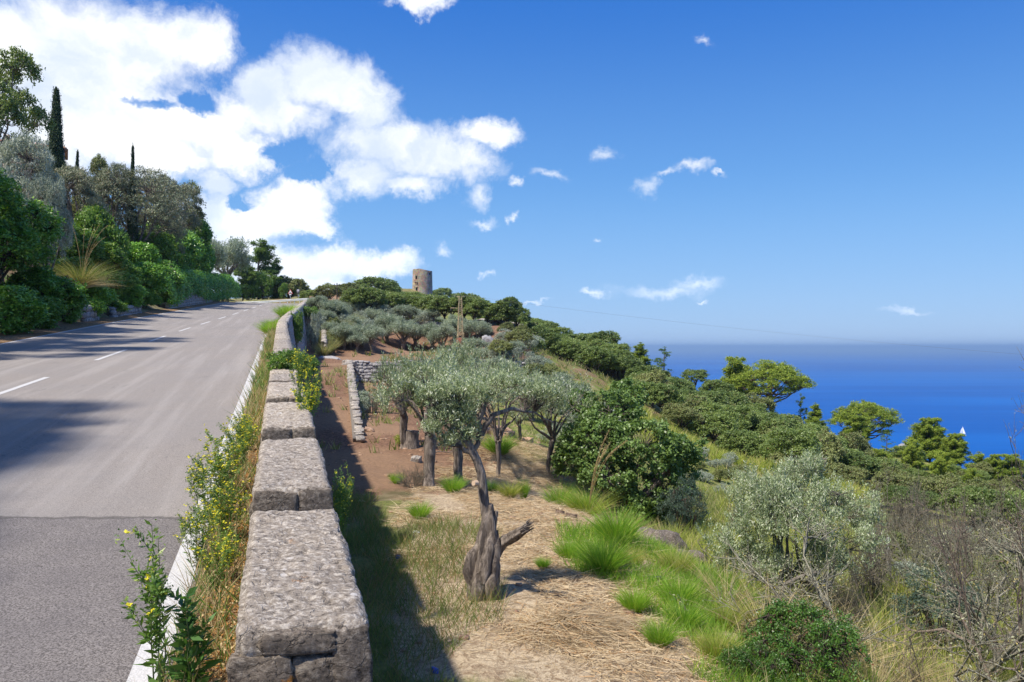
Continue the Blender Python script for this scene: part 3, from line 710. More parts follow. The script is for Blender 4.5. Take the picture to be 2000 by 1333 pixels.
def stone_wall(name, label, path, kind, w, h, thick, zb, zt, limit=300, batter=0.0, back='mortar', coping=True, sidesign=1, cat='stone wall'):
    """path: (k,2) ground line of the visible face; zb/zt functions of the path index fraction; stones set in rough courses"""
    path = np.asarray(path, float); d = np.r_[0, np.cumsum(np.linalg.norm(np.diff(path, axis=0), axis=1))]; Ltot = d[-1]
    at = lambda s: np.array([np.interp(s, d, path[:, 0]), np.interp(s, d, path[:, 1])])
    def nrm(s):
        e = at(min(s + .5, Ltot)) - at(max(s - .5, 0)); e = e / np.linalg.norm(e); return np.array([e[1], -e[0]]) * sidesign, e
    c = at(Ltot / 2); root = empty(name, (c[0], c[1], zb(.5)), 0, label, cat)
    org = np.array([c[0], c[1], zb(.5)])
    # core
    ks = np.linspace(0, Ltot, max(4, int(Ltot / 1.0))); V = []
    for s in ks:
        nn, e = nrm(s); p = at(s); a, b = zb(s / Ltot) - .4, zt(s / Ltot) - h * .12; bo = batter * (b - a)
        f = p - nn * thick * .30; V += [[*(f), a], [*(f - nn * bo), b], [*(p - nn * (thick + bo)), b], [*(p - nn * (thick + bo)), a]]
    V = np.array(V) - org; k = len(ks); i = np.arange(k * 4).reshape(k, 4); F = []
    for j in range(4): F.append(np.stack([i[:-1, j], i[1:, j], i[1:, (j + 1) % 4], i[:-1, (j + 1) % 4]], -1))
    F.append(i[[0]][:, ::-1]); F.append(i[[-1]])
    Geo().add(V, np.concatenate(F)).build('core', M[back], root)
    # stones
    cells = []; s = 0.0; hmax = max(float(zt(f) - zb(f)) for f in np.linspace(0, 1, 9)); r = 0; z = 0.0
    while z < hmax + h * .3:
        hh = h * rng.uniform(.8, 1.2); s = rng.uniform(-w, 0)
        while s < Ltot:
            ww = w * rng.uniform(.65, 1.4); sm = s + ww / 2; f = np.clip(sm / Ltot, 0, 1); H_ = zt(f) - zb(f)
            if 0 <= sm <= Ltot and z < H_ - h * .3:
                top = (z + hh > H_ - h * .3); q = min(hh, H_ - z + h * .2)
                cells.append((sm, z + q / 2, ww, q, top))
            s += ww
        z += hh
    cells.sort(key=lambda c_: (not c_[4], -c_[1]))
    stuff = Geo()
    for idx, (sm, zc, ww, hh, top) in enumerate(cells):
        nn, e = nrm(sm); p = at(sm) - nn * (batter * zc + thick * .22) + nn * rng.normal() * .03; zz = zb(sm / Ltot) + zc; rz = math.atan2(e[1], e[0])
        dep = thick * (.5 if top and coping else .28); 
        if top and coping: p = p - nn * thick * .22
        pos = np.array([p[0], p[1], zz]) - org; sc = (ww * .5, dep, hh * .53)
        if idx < limit: place_stone(root, kind, pos, sc, rz)
        else:
            me = STN[kind][int(rng.integers(6))]; vv = np.empty(len(me.vertices) * 3); me.vertices.foreach_get('co', vv); vv = vv.reshape(-1, 3) * np.array(sc)
            cz, sz = math.cos(rz), math.sin(rz); vv = np.stack([vv[:, 0] * cz - vv[:, 1] * sz, vv[:, 0] * sz + vv[:, 1] * cz, vv[:, 2]], -1) + pos
            ff = np.empty(len(me.polygons) * 4, int); me.polygons.foreach_get('vertices', ff); stuff.add(vv, ff.reshape(-1, 4))
    if stuff.n: tag(stuff.build('stones', M[kind], root), kind='stuff')
    return root

# ---- parapet: long coping blocks with gaps between, on a retaining wall
def rough_block(L, w, h, res, amp=.012, seed=0):
    """rounded, pitted, weathered block, base at z=-h, top at z=0"""
    nx, ny, nz = max(2, int(w / res)), max(2, int(L / res)), max(2, int(h / res)); V = []; F = []; n = 0
    def face(o, a, b, na, nb, flip):
        nonlocal n
        A, B = np.meshgrid(np.linspace(0, 1, na + 1), np.linspace(0, 1, nb + 1)); P = np.array(o)[None, None] + A[..., None] * np.array(a) + B[..., None] * np.array(b)
        i = np.arange((na + 1) * (nb + 1)).reshape(nb + 1, na + 1); q = np.stack([i[:-1, :-1], i[:-1, 1:], i[1:, 1:], i[1:, :-1]], -1).reshape(-1, 4)
        V.append(P.reshape(-1, 3)); F.append((q[:, ::-1] if flip else q) + n); n += (na + 1) * (nb + 1)
    face((-w / 2, -L / 2, 0), (w, 0, 0), (0, L, 0), nx, ny, False)
    face((-w / 2, -L / 2, -h), (w, 0, 0), (0, 0, h), nx, nz, False); face((-w / 2, L / 2, -h), (w, 0, 0), (0, 0, h), nx, nz, True)
    face((-w / 2, -L / 2, -h), (0, L, 0), (0, 0, h), ny, nz, True); face((w / 2, -L / 2, -h), (0, L, 0), (0, 0, h), ny, nz, False)
    V = np.concatenate(V); F = np.concatenate(F); key = np.round(V, 4); uq, inv = np.unique(key, axis=0, return_inverse=True); V = uq; F = inv.ravel()[F]
    q = V.copy(); ex = np.abs(V[:, 0]) / (w / 2); ey = np.abs(V[:, 1]) / (L / 2); ez = 1 + V[:, 2] / h
    # wear the edges
    rx = np.clip((np.abs(V[:, 0]) - (w / 2 - .035)) / .035, 0, 1); ry = np.clip((np.abs(V[:, 1]) - (L / 2 - .035)) / .035, 0, 1); rz = np.clip((V[:, 2] + .035) / .035, 0, 1)
    P = V + seed * 5.3
    chip = .6 + .9 * np.clip(fbm(P * 6, 3) + .3, 0, 1)
    q[:, 0] -= np.sign(V[:, 0]) * .016 * chip * (rx * np.maximum(ry, rz)) ** 2; q[:, 1] -= np.sign(V[:, 1]) * .02 * chip * (ry * np.maximum(rx, rz)) ** 2; q[:, 2] -= .018 * chip * (rz * np.maximum(rx, ry)) ** 2
    a = fbm(P * np.array([9, 5, 9]), 5, .6); b = fbm(P * 34, 3, .6); c = np.abs(fbm(P * np.array([11, 6, 14]) + 40, 4)); d = fbm(P * 3.1 + 11, 3)
    disp = a * amp + b * amp * .6 - np.clip(.05 - c, 0, .05) * .28 + d * amp * .9
    nrm_ = np.stack([np.sign(V[:, 0]) * (ex > .999), np.sign(V[:, 1]) * (ey > .999), (V[:, 2] > -1e-4) * 1.0], -1); nrm_ = norm(nrm_ + 1e-9)
    return q + nrm_ * disp[:, None], F

BLK = [(0.55, 2.38), (2.85, 4.42), (4.90, 6.62), (7.18, 8.86), (9.45, 11.05), (11.35, 12.2), (12.45, 14.1), (14.5, 16.2)]
y_ = 16.55
while y_ < 104: l_ = 1.55 + .5 * rng.random(); BLK.append((y_, min(y_ + l_, 105))); y_ += l_ + .22 + .12 * rng.random()
par = empty('parapet_wall', (float(XW(2.85)), 2.85, float(ZR(2.85))), 0, 'weathered grey limestone parapet of long blocks running uphill beside the road', 'stone wall')
PO = np.array(par.location)
HB = .30     # block height above the continuous base
for i, (a, b) in enumerate(BLK):
    ym = (a + b) / 2; d = wdir(ym); L = (b - a) / d[1]; rz = -math.atan2(d[0], d[1]); w_ = .47 * d[1] / 1.0
    res = .016 if i in (1,) else .022 if i < 4 else .045 if i < 8 else .12
    V, F = rough_block(L, .45, HB + .06, res, .015 if i < 8 else .009, i)
    slope = float(ZT(b) - ZT(a)) / (b - a) * d[1]; V[:, 2] += V[:, 1] * slope
    o = Geo().add(V, F).build('coping_block', M['parapet'], par, smooth=True)
    o.location = np.array([float(XW(ym)), ym, float(ZT(ym)) + rng.normal() * .008]) - PO; o.rotation_euler = (0, 0, rz)
    if i in (0, 1, 2, 3, 4, 5):      # the facing stones of the block's near end, standing a little proud of the rubble core
        rows = [(-.11, .19, [(.13, .20), (-.105, .245)]), (-.235, .10, [(.15, .13), (.0, .15), (-.15, .13)])]
        if i == 1: rows = [(-.055, .075, [(-.01, .25)]), (-.125, .21, [(.165, .135)]), (-.165, .145, [(-.14, .20), (.04, .17)]), (-.285, .10, [(-.13, .22), (.10, .24)])]
        for zc, hh, lst in rows:
            for xc, ww in lst:
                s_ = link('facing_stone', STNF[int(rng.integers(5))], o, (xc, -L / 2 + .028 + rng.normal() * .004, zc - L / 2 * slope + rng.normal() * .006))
                s_.scale = (ww * .50, .048, hh * .5); s_.rotation_euler = (rng.normal() * .04, rng.normal() * .05, rng.normal() * .03)
# continuous base / retaining wall under the blocks
def base_wall():
    g = Geo(); Y = np.r_[np.arange(.2, 20, .12), np.arange(20, 104.6, .6)]; rows = []
    gz = np.array([Hs(float(XW(y)) + 1.2, y) for y in Y])
    for y, gnd in zip(Y, gz):
        zt = float(ZT(y)) - HB; x = float(XW(y)); hgt = zt - gnd; bt = .13 * hgt; lo = min(gnd - .6, zt - .5)
        rows.append([[x - .23, y, float(ZR(y)) - .3], [x - .23, y, zt], [x - .08, y, zt + .004], [x + .1, y, zt + .002], [x + .245, y, zt], [x + .25 + bt * .33, y, zt - hgt * .33], [x + .25 + bt * .66, y, zt - hgt * .66], [x + .26 + bt, y, gnd], [x + .26 + bt, y, lo]])
    V = np.array(rows); k, m = V.shape[:2]; V = V.reshape(-1, 3); nz = fbm(V * 5, 4) * .022 + fbm(V * 22, 3) * .008; V[:, 2] += nz; V[:, 0] += nz * 1.2; V = V - PO
    i = np.arange(k * m).reshape(k, m); g.add(V, np.stack([i[:-1, :-1], i[1:, :-1], i[1:, 1:], i[:-1, 1:]], -1).reshape(-1, 4)); g.add(V, i[[0]])
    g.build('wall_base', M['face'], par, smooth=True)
    # face stones of the retaining wall where the wall curves into view
    n = 0; stuff = Geo(); yv = 40.0
    cells = []
    while yv < 103:
        w = .42 * rng.uniform(.7, 1.4); y = yv + w / 2; zt = float(ZT(y)) - .02; gnd = Hs(float(XW(y)) + 1.2, y); z = zt
        while z > gnd - .1:
            h = .30 * rng.uniform(.75, 1.3); cells.append((y, z - h / 2, w, h, zt - HB, gnd)); z -= h
        yv += w
    for (y, z, w, h, zt, gnd) in cells:
        d = wdir(y); rz = -math.atan2(d[0], d[1]); x = float(XW(y)) + .215 + .13 * max(0, zt - z); p = np.array([x, y, z]) - PO
        if n < 300 and y < 75 and w > .1:
            place_stone(par, 'greystone', p, (.11, w * .5, h * .5), rz); n += 1
        else:
            me = STN['greystone'][int(rng.integers(6))]; vv = np.empty(len(me.vertices) * 3); me.vertices.foreach_get('co', vv); ff = np.empty(len(me.polygons) * 4, int); me.polygons.foreach_get('vertices', ff)
            stuff.add(vv.reshape(-1, 3) * np.array([.11, w * .5, h * .5]) + p, ff.reshape(-1, 4))
    tag(stuff.build('stones', M['greystone'], par), kind='stuff')
base_wall()

# low wall beside the dirt path
Yp = np.linspace(29, 57.6, 30)
stone_wall('dry_stone_wall', 'low dry-stone wall running away beside the reddish dirt path', np.stack([XP(Yp) + .12, Yp], -1), 'stone', .24, .14, .30,
           lambda f: Hs(float(XP(29 + 28.6 * f)) + .6, 29 + 28.6 * f), lambda f: Hs(float(XP(29 + 28.6 * f)) - .7, 29 + 28.6 * f) + .14, 300, .12)
# terrace wall facing the camera
xa = np.linspace(float(XP(58)) + .1, 2.6, 20)
stone_wall('terrace_wall', 'grey dry-stone terrace wall facing us at the head of the sunken plot', np.stack([xa, np.full(20, YA - .12)], -1), 'greystone', .34, .22, .4,
           lambda f: Hs(xa[0] + f * (xa[-1] - xa[0]), YA - .9), lambda f: Hs(xa[0] + f * (xa[-1] - xa[0]), YA + .8) + .10, 300, .06)
xb = np.linspace(-19.6, 1.5, 20)
stone_wall('terrace_wall', 'long low stone wall behind the row of grove olives', np.stack([xb, np.full(20, YB - .12)], -1), 'greystone', .55, .30, .4,
           lambda f: Hs(xb[0] + f * (xb[-1] - xb[0]), YB - .9), lambda f: Hs(xb[0] + f * (xb[-1] - xb[0]), YB + .9) + .12, 240, .05)
xc = np.linspace(-.8, 6.5, 14); yc = 106 - (xc + 5) * .9
stone_wall('terrace_wall', 'pale tumbled stone wall on the bare slope right of the pylon', np.stack([xc, yc], -1), 'stone', .6, .30, .5,
           lambda f: Hs(xc[0] + f * 7.3, yc[0] - f * 6.57 - 1), lambda f: Hs(xc[0] + f * 7.3, yc[0] - f * 6.57 - 1) + .75, 120, .05)
# dark stump of a wall end on the red bank under the parapet
yd = np.linspace(70, 80, 8); xd = XW(yd) + 2.7
stone_wall('dry_stone_wall', 'short broken wall end on the red earth bank below the parapet', np.stack([xd, yd], -1), 'stone', .4, .26, .4,
           lambda f: Hs(float(XW(70 + 10 * f)) + 3.6, 70 + 10 * f) - .1, lambda f: Hs(float(XW(70 + 10 * f)) + 3.6, 70 + 10 * f) + 1.5, 90, .1)
# stone wall along the left of the road, under the hedge
def left_wall(y0, y1, top, label):
    Y = np.linspace(y0, y1, 14); X = XL(Y) - 10.25
    stone_wall('roadside_wall', label, np.stack([X, Y], -1), 'greystone', .42, .30, .6, lambda f: float(ZR(y0 + f * (y1 - y0))) + .30,
               lambda f: float(ZR(y0 + f * (y1 - y0))) + top(f), 110, .12)
left_wall(68, 94, lambda f: .9 + 1.5 * math.exp(-((f - .45) / .25) ** 2), 'bulging grey stone wall under the clipped hedge beside the road')
left_wall(43.5, 46.5, lambda f: 1.2, 'small patch of grey wall showing under the dark shrubs')
left_wall(50, 58, lambda f: 1.0, 'grey stone wall foot between the dark shrubs and the clipped hedge')

# ------------------------------------------------------------------ plants: prototypes
def mesh1(V, F, mat, name, smooth=False): return Geo().add(V, F).mesh(name, mat, smooth)

def shoots(C, D, n, ln, r, L, Wd, k=18, spread=.25):
    """upright leafy shoots standing out of a crown"""
    i = r.integers(0, len(C), n); d = norm(D[i] * .45 + [0, 0, .95] + r.normal(size=(n, 3)) * spread); l = ln * r.uniform(.5, 1.2, n); t = np.tile(np.linspace(.05, 1, k), n)
    B = np.repeat(C[i], k, 0); dd = np.repeat(d, k, 0); P = B + dd * (np.repeat(l, k) * t)[:, None]; N = norm(np.cross(dd, rdir(n * k, r)))
    return leaves(P, N, L, Wd, r, .15, dd * .8 + np.cross(N, dd) * r.choice([-1, 1], (n * k, 1)) * .7)

def plus(a, b): return np.vstack([a[0], b[0]]), np.vstack([a[1], b[1] + len(a[0])])

def limb(p0, p1, r, k=7, wob=.12, sag=0.0):
    t = np.linspace(0, 1, k)[:, None]; p0 = np.array(p0, float); p1 = np.array(p1, float); L = np.linalg.norm(p1 - p0)
    P = p0 * (1 - t) + p1 * t; P = P + np.cumsum(r.normal(size=(k, 3)) * wob * L / k, 0) * np.sin(np.pi * t) ** .5; P[:, 2] += (sag * np.sin(np.pi * t) * L)[:, 0]
    return P

def wood_mesh(name, mat, trunk, limbs, r, n=8, lump=.18, twigs=None, flute=0):
    g = Geo(); tube_add(g, trunk[0], trunk[1], max(n, 10), lump=lump, flute=flute)
    for (P, rad) in limbs: tube_add(g, P, rad, n, lump=lump * .6)
    if twigs is not None: g.add(*segs(*twigs, n=3))
    return g.mesh(name, mat, smooth=True)

def twigs_between(C, anchors, r, r0=.018, r1=.004, every=2):
    """thin branches from the nearest limb point to leaf clumps"""
    Cs = C[::every]; D = ((Cs[:, None] - anchors[None]) ** 2).sum(-1); A = anchors[D.argmin(1)]; Mid = (A + Cs) / 2 + r.normal(size=Cs.shape) * .08 * np.linalg.norm(Cs - A, axis=1, keepdims=True)
    k = len(Cs); mid_r = (r0 + r1) / 2
    return np.vstack([A, Mid]), np.vstack([Mid, Cs]), np.r_[np.full(k, r0), np.full(k, mid_r)], np.r_[np.full(k, mid_r), np.full(k, r1)]

def broadleaf(seed, mat, bark, h=6.0, w=6.0, trunk_h=1.6, tr=.2, nl=8, nc=260, cr=.38, per=34, L=.2, Wd=.13, gaps=.0, low=-.35, rim=.95, tip=None, squash=.8, base_lobe=True, tjit=1.0, lobe_r=(.16, .26), nlimb=5, up=.25):
    r = np.random.default_rng(seed); cz = (h + trunk_h * .8) / 2; hh = (h - trunk_h * .8) / 2; lobes = []
    if base_lobe: lobes.append(((0, 0, cz), (w * .36, w * .36, hh * .8)))
    for i in range(nl):
        a = i * 2.4 + r.uniform(-.4, .4); zf = r.uniform(-.55, .95); q = math.sqrt(max(.05, 1 - (zf * .85) ** 2)); rr = r.uniform(*lobe_r) * w
        d = (w / 2 - rr) * q * r.uniform(.8, 1.0); lobes.append(((math.cos(a) * d, math.sin(a) * d, cz + zf * (hh - rr * .75)), (rr, rr, rr * .82)))
    C, D = lobes_surface(lobes, nc, r, low, (.72, 1.0))
    if gaps: C = C[fbm(C * (3.2 / w * 1.5) + seed, 2) > -gaps]
    V, F = clump_leaves(C, cr * r.uniform(.6, 1.25, len(C)), per, L, Wd, r, up, .9, .8, squash=squash, tipdir=tip, tjit=tjit)
    crown = mesh1(V, F, mat, 'crown')
    top = np.array([r.normal() * .05 * w, r.normal() * .05 * w, trunk_h]); tk = limb((0, 0, -.3), top, r, 9, .12); rad = np.linspace(tr * 1.25, tr * .8, 9); rad[0] *= 1.5; rad[1] *= 1.25
    lim = []; anc = [top]
    for c, rr in (lobes[1:] if len(lobes) > 3 else lobes)[:nlimb + 3]:
        P = limb(top, np.array(c) * np.array([.92, .92, 1]), r, 7, .15, .05); lim.append((P, np.linspace(tr * .55, tr * .12, 7))); anc += list(P[2:])
    wood = wood_mesh('trunk', bark, (tk, rad), lim, r, 7, twigs=twigs_between(C, np.array(anc), r, tr * .11, tr * .03, 2))
    return dict(parts=[('trunk', wood), ('crown', crown)], h=h, w=w)

def umbrella_pine(seed, h=9.0, w=9.0):
    r = np.random.default_rng(seed); lobes = []; tk = limb((0, 0, -.4), (r.normal() * .4, r.normal() * .4, h * .62), r, 12, .10)
    for i in range(15):
        a = i * 2.4 + r.uniform(-.3, .3); q = math.sqrt((i + .5) / 15); rr = r.uniform(.15, .21) * w; z = h * (.93 - .27 * q * q) + r.normal() * .03 * h
        lobes.append(((math.cos(a) * q * w * .39, math.sin(a) * q * w * .39, z - rr * .3), (rr, rr, rr * .58)))
    for i in range(9):
        a = i * 1.9 + .7; rr = r.uniform(.08, .12) * w; lobes.append(((math.cos(a) * w * .27, math.sin(a) * w * .27, h * r.uniform(.40, .60)), (rr, rr, rr * .45)))
    C, D = lobes_surface(lobes, 860, r, -.35, (.5, 1.0))
    V, F = clump_leaves(C, .36 * r.uniform(.7, 1.2, len(C)), 36, .26, .07, r, .5, .8, .7, (.1, 1.0), .7, (1.0, .6), .5)
    lim = []; anc = []
    for c, rr in lobes:
        j = int(np.clip((c[2] / (h * .62) - .45) * 12, 4, 11)) if c[2] > h * .65 else int(np.clip(c[2] / (h * .62) * 11 - 1, 3, 10))
        P = limb(tk[j], np.array(c) - [0, 0, rr[2] * .6], r, 7, .12, -.08); lim.append((P, np.linspace(.13, .03, 7))); anc += list(P[3:])
    wood = wood_mesh('trunk', M['pinebark'], (tk, np.linspace(.30, .17, 12)), lim, r, 7, twigs=twigs_between(C, np.array(anc), r, .03, .01, 2))
    return dict(parts=[('trunk', wood), ('crown', mesh1(V, F, M['pine'], 'crown'))], h=h, w=w)

def aleppo(seed, mat, h=7.0, w=4.5, cone=.5, nb=46, sparse=1.0, trunk=.13, droop=0.0):
    r = np.random.default_rng(seed); tk = limb((0, 0, -.3), (r.normal() * .15, r.normal() * .15, h * .96), r, 14, .05); C = []; lim = []; anc = list(tk[3:])
    for i in range(nb):
        t = r.uniform(.16, .98); prof = (1 - t) ** cone * (.35 + .65 * min(1, (t - .08) * 4)); a = i * 2.4 + r.uniform(-.3, .3); L_ = w / 2 * prof * r.uniform(.65, 1.1) + .12
        b = tk[int(t * 13)]; e = b + np.array([math.cos(a) * L_, math.sin(a) * L_, L_ * (.35 - droop)]); P = limb(b, e, r, 5, .12, -.06); lim.append((P, np.linspace(.035, .012, 5)))
        m_ = max(2, int(L_ * 6.5 * sparse)); q = r.uniform(.3, 1.05, m_)[:, None]; C.append(b + (e - b) * q + r.normal(size=(m_, 3)) * .15 * (L_ * .4 + .2)); 
    C.append(tk[-3:] + r.normal(size=(3, 3)) * .06); C = np.concatenate(C)
    V, F = clump_leaves(C, .38 * r.uniform(.6, 1.2, len(C)) * (w / 4.5) ** .5 * (sparse ** .6), int(56 * sparse) + 8, .24, .06, r, .4, .8, .7, (.05, 1.0), .8, (1, .7), .5)
    wood = wood_mesh('trunk', M['pinebark'], (tk, np.linspace(trunk, .02, 14)), lim, r, 5)
    return dict(parts=[('trunk', wood), ('crown', mesh1(V, F, mat, 'crown'))], h=h, w=w)

def cypress(seed, h=10.0, w=2.2, n=1500, sharp=.75):
    r = np.random.default_rng(seed); t = r.beta(1.1, 1.3, n); a = r.uniform(0, 2 * np.pi, n)
    prof = w / 2 * np.minimum((t + .03) * 7, 1) ** .6 * (1 - t) ** sharp * (1 + .3 * (t < .5)) * (1 + .12 * np.sin(a * 5 + t * 9)) + .04
    C = np.stack([np.cos(a) * prof * .86, np.sin(a) * prof * .86, .4 + t * (h - .5)], -1); k = 22
    D = norm(np.stack([np.cos(a), np.sin(a), np.full(n, .25)], -1)); cc = np.repeat(C, k, 0); DD = np.repeat(D, k, 0)
    P = cc + r.normal(size=cc.shape) * .09 * (w / 2.2) * np.array([1, 1, 1.6]); V, F = leaves(P, DD + rdir(len(P), r) * .7, .15 * (w / 2.2) ** .5, .06, r, .35, np.tile([0, 0, 1.0], (len(P), 1)) + DD * .3)
    g = Geo(); tube_add(g, np.array([[0, 0, -.3], [0, 0, 1.2], [0, 0, h * .9]]), [.16, .13, .03], 8, lump=.1)
    return dict(parts=[('trunk', g.mesh('trunk', M['darkbark'], True)), ('crown', mesh1(V, F, M['cypress'], 'crown'))], h=h, w=w)

def olive_tree(seed, mat, h=3.6, w=3.6, trunk_h=1.1, tr=.22, nc=230, per=46, L=.15, Wd=.04, nl=8, cr=.30, gaps=.25, twigl=True, tip=(.9, .9)):
    r = np.random.default_rng(seed); lean = r.normal(size=2) * .18
    tk = limb((0, 0, -.25), (lean[0], lean[1], trunk_h), r, 10, .22); rad = tr * np.array([1.7, 1.35, 1.1, 1.0, .95, .92, .95, 1.0, 1.05, .85])
    lobes = []; cz = (h + trunk_h) / 2
    for i in range(nl):
        a = i * 2.4 + r.uniform(-.5, .5); rr = r.uniform(.17, .25) * w; zf = r.uniform(-.5, 1); q = math.sqrt(max(.1, 1 - (zf * .8) ** 2)); d = (w / 2 - rr) * q
        lobes.append(((math.cos(a) * d, math.sin(a) * d, cz + zf * ((h - trunk_h) / 2 - rr * .8)), (rr, rr, rr * .85)))
    lim = []; anc = []
    for c, rr in lobes:
        P = limb(tk[-1] + r.normal(size=3) * .04, c, r, 8, .22, .08); lim.append((P, np.linspace(tr * .5, tr * .09, 8))); anc += list(P[3:])
    C, D = lobes_surface(lobes, nc, r, -.5, (.45, 1.05)); kp = fbm(C * 1.6 + seed, 2) > -gaps; C, D = C[kp], D[kp]
    V, F = plus(clump_leaves(C, cr * r.uniform(.6, 1.3, len(C)), per, L, Wd, r, .3, .7, .9, (.05, 1.1), 1.0, tip, .5), shoots(C, D, nc // 2, w * .13, r, L, Wd))
    wood = wood_mesh('trunk', M['bark'], (tk, rad), lim, r, 8, .28, twigs_between(C, np.array(anc), r, .014, .004, 1), .10)
    return dict(parts=[('trunk', wood), ('crown', mesh1(V, F, mat, 'crown'))], h=h, w=w)

def shrub(seed, mat, h=1.6, w=2.2, nc=150, cr=.2, per=40, L=.09, Wd=.05, nl=7, tip=None, bark='darkbark', gaps=0.0, tjit=1.0, depth=(.6, 1.0)):
    r = np.random.default_rng(seed); lobes = [((0, 0, h * .42), (w * .34, w * .34, h * .42))]
    for i in range(nl):
        a = i * 2.4 + r.uniform(-.4, .4); rr = r.uniform(.16, .26) * w; rz = min(rr, h * .42) * r.uniform(.8, 1.0); d = (w / 2 - rr) * r.uniform(.75, 1.05)
        lobes.append(((math.cos(a) * d, math.sin(a) * d, min(h - rz, max(rz * .8, h * r.uniform(.25, .8)))), (rr, rr, rz)))
    C, D = lobes_surface(lobes, nc, r, -.6, depth); C = C[C[:, 2] > .02]
    if gaps: C = C[fbm(C * (2.6 / w) * 1.6 + seed, 2) > -gaps]
    V, F = clump_leaves(C, cr * r.uniform(.6, 1.3, len(C)), per, L, Wd, r, .3, .8, .8, (.15, 1.05), .9, tip, tjit)
    st = []; k = 26; a = r.uniform(0, 2 * np.pi, k); d = r.uniform(.1, .36, k) * w; P0 = np.stack([np.cos(a) * .08 * w, np.sin(a) * .08 * w, np.full(k, -.12)], -1)
    P1 = np.stack([np.cos(a) * d * .6, np.sin(a) * d * .6, np.full(k, h * .35)], -1) + r.normal(size=(k, 3)) * .05 * h; P2 = np.stack([np.cos(a) * d, np.sin(a) * d, h * r.uniform(.5, .85, k)], -1)
    q = .012 * w; g = Geo().add(*segs(np.vstack([P0, P1]), np.vstack([P1, P2]), np.r_[np.full(k, q), np.full(k, q * .6)], np.r_[np.full(k, q * .6), np.full(k, q * .2)], 5))
    g.add(*segs(*twigs_between(C, np.vstack([P1, P2]), r, q * .45, q * .12, 2), n=3))
    return dict(parts=[('stems', g.mesh('stems', M[bark], True)), ('foliage', mesh1(V, F, mat, 'foliage'))], h=h, w=w)

def tuft(seed, mat, h=.6, w=1.0, n=700, bw=.008, bend=.6, plumes=0, plume_h=1.8, sec=3, dry=.0):
    r = np.random.default_rng(seed); a = r.uniform(0, 2 * np.pi, n); q = r.random(n) ** .6; B = np.stack([np.cos(a) * q * w * .16, np.sin(a) * q * w * .16, np.full(n, -.03)], -1)
    D = np.stack([np.cos(a) * q * .75 + r.normal(size=n) * .2, np.sin(a) * q * .75 + r.normal(size=n) * .2, np.ones(n)], -1)
    V, F = blades(B, D, h * r.uniform(.6, 1.25, n), bw * r.uniform(.6, 1.4, n), r, w * .34, sec); parts = [('blades', mesh1(V, F, mat, 'blades'))]
    if dry:
        k = int(n * dry); i = r.choice(n, k); V, F = blades(B[i], D[i] * [1.5, 1.5, .7], h * r.uniform(.5, .9, k), bw, r, w * .5, sec); parts.append(('dead_blades', mesh1(V, F, M['drygrass'], 'dead_blades')))
    if plumes:
        g = Geo(); pl = Geo()
        for i in range(plumes):
            a_ = r.uniform(0, 2 * np.pi) if plumes > 6 else -.3 + i * .12 + r.normal() * .5; H_ = plume_h * r.uniform(.7, 1.1); o = H_ * r.uniform(.12, .5); t = np.linspace(0, 1, 10)[:, None]
            P = np.hstack([math.cos(a_) * o * t ** 1.8, math.sin(a_) * o * t ** 1.8, H_ * (t - .22 * t ** 3 * (o / H_) * 2)]); tube_add(g, P, np.linspace(.007, .003, 10), 5)
            m_ = 150; tt = r.uniform(.70, 1.0, m_); C = np.stack([np.interp(tt, t[:, 0], P[:, j]) for j in range(3)], -1); dd = P[-1] - P[-3]
            V, F = leaves(C + r.normal(size=C.shape) * .012, rdir(m_, r), .055 * (1.25 - tt), .008, r, .35, np.tile(norm(dd[None]), (m_, 1)) + [[0, 0, -.55]]); pl.add(V, F)
        parts += [('stalks', g.mesh('stalks', M['plume'])), ('plumes', pl.mesh('plumes', M['plume']))]
    return dict(parts=parts, h=h, w=w)

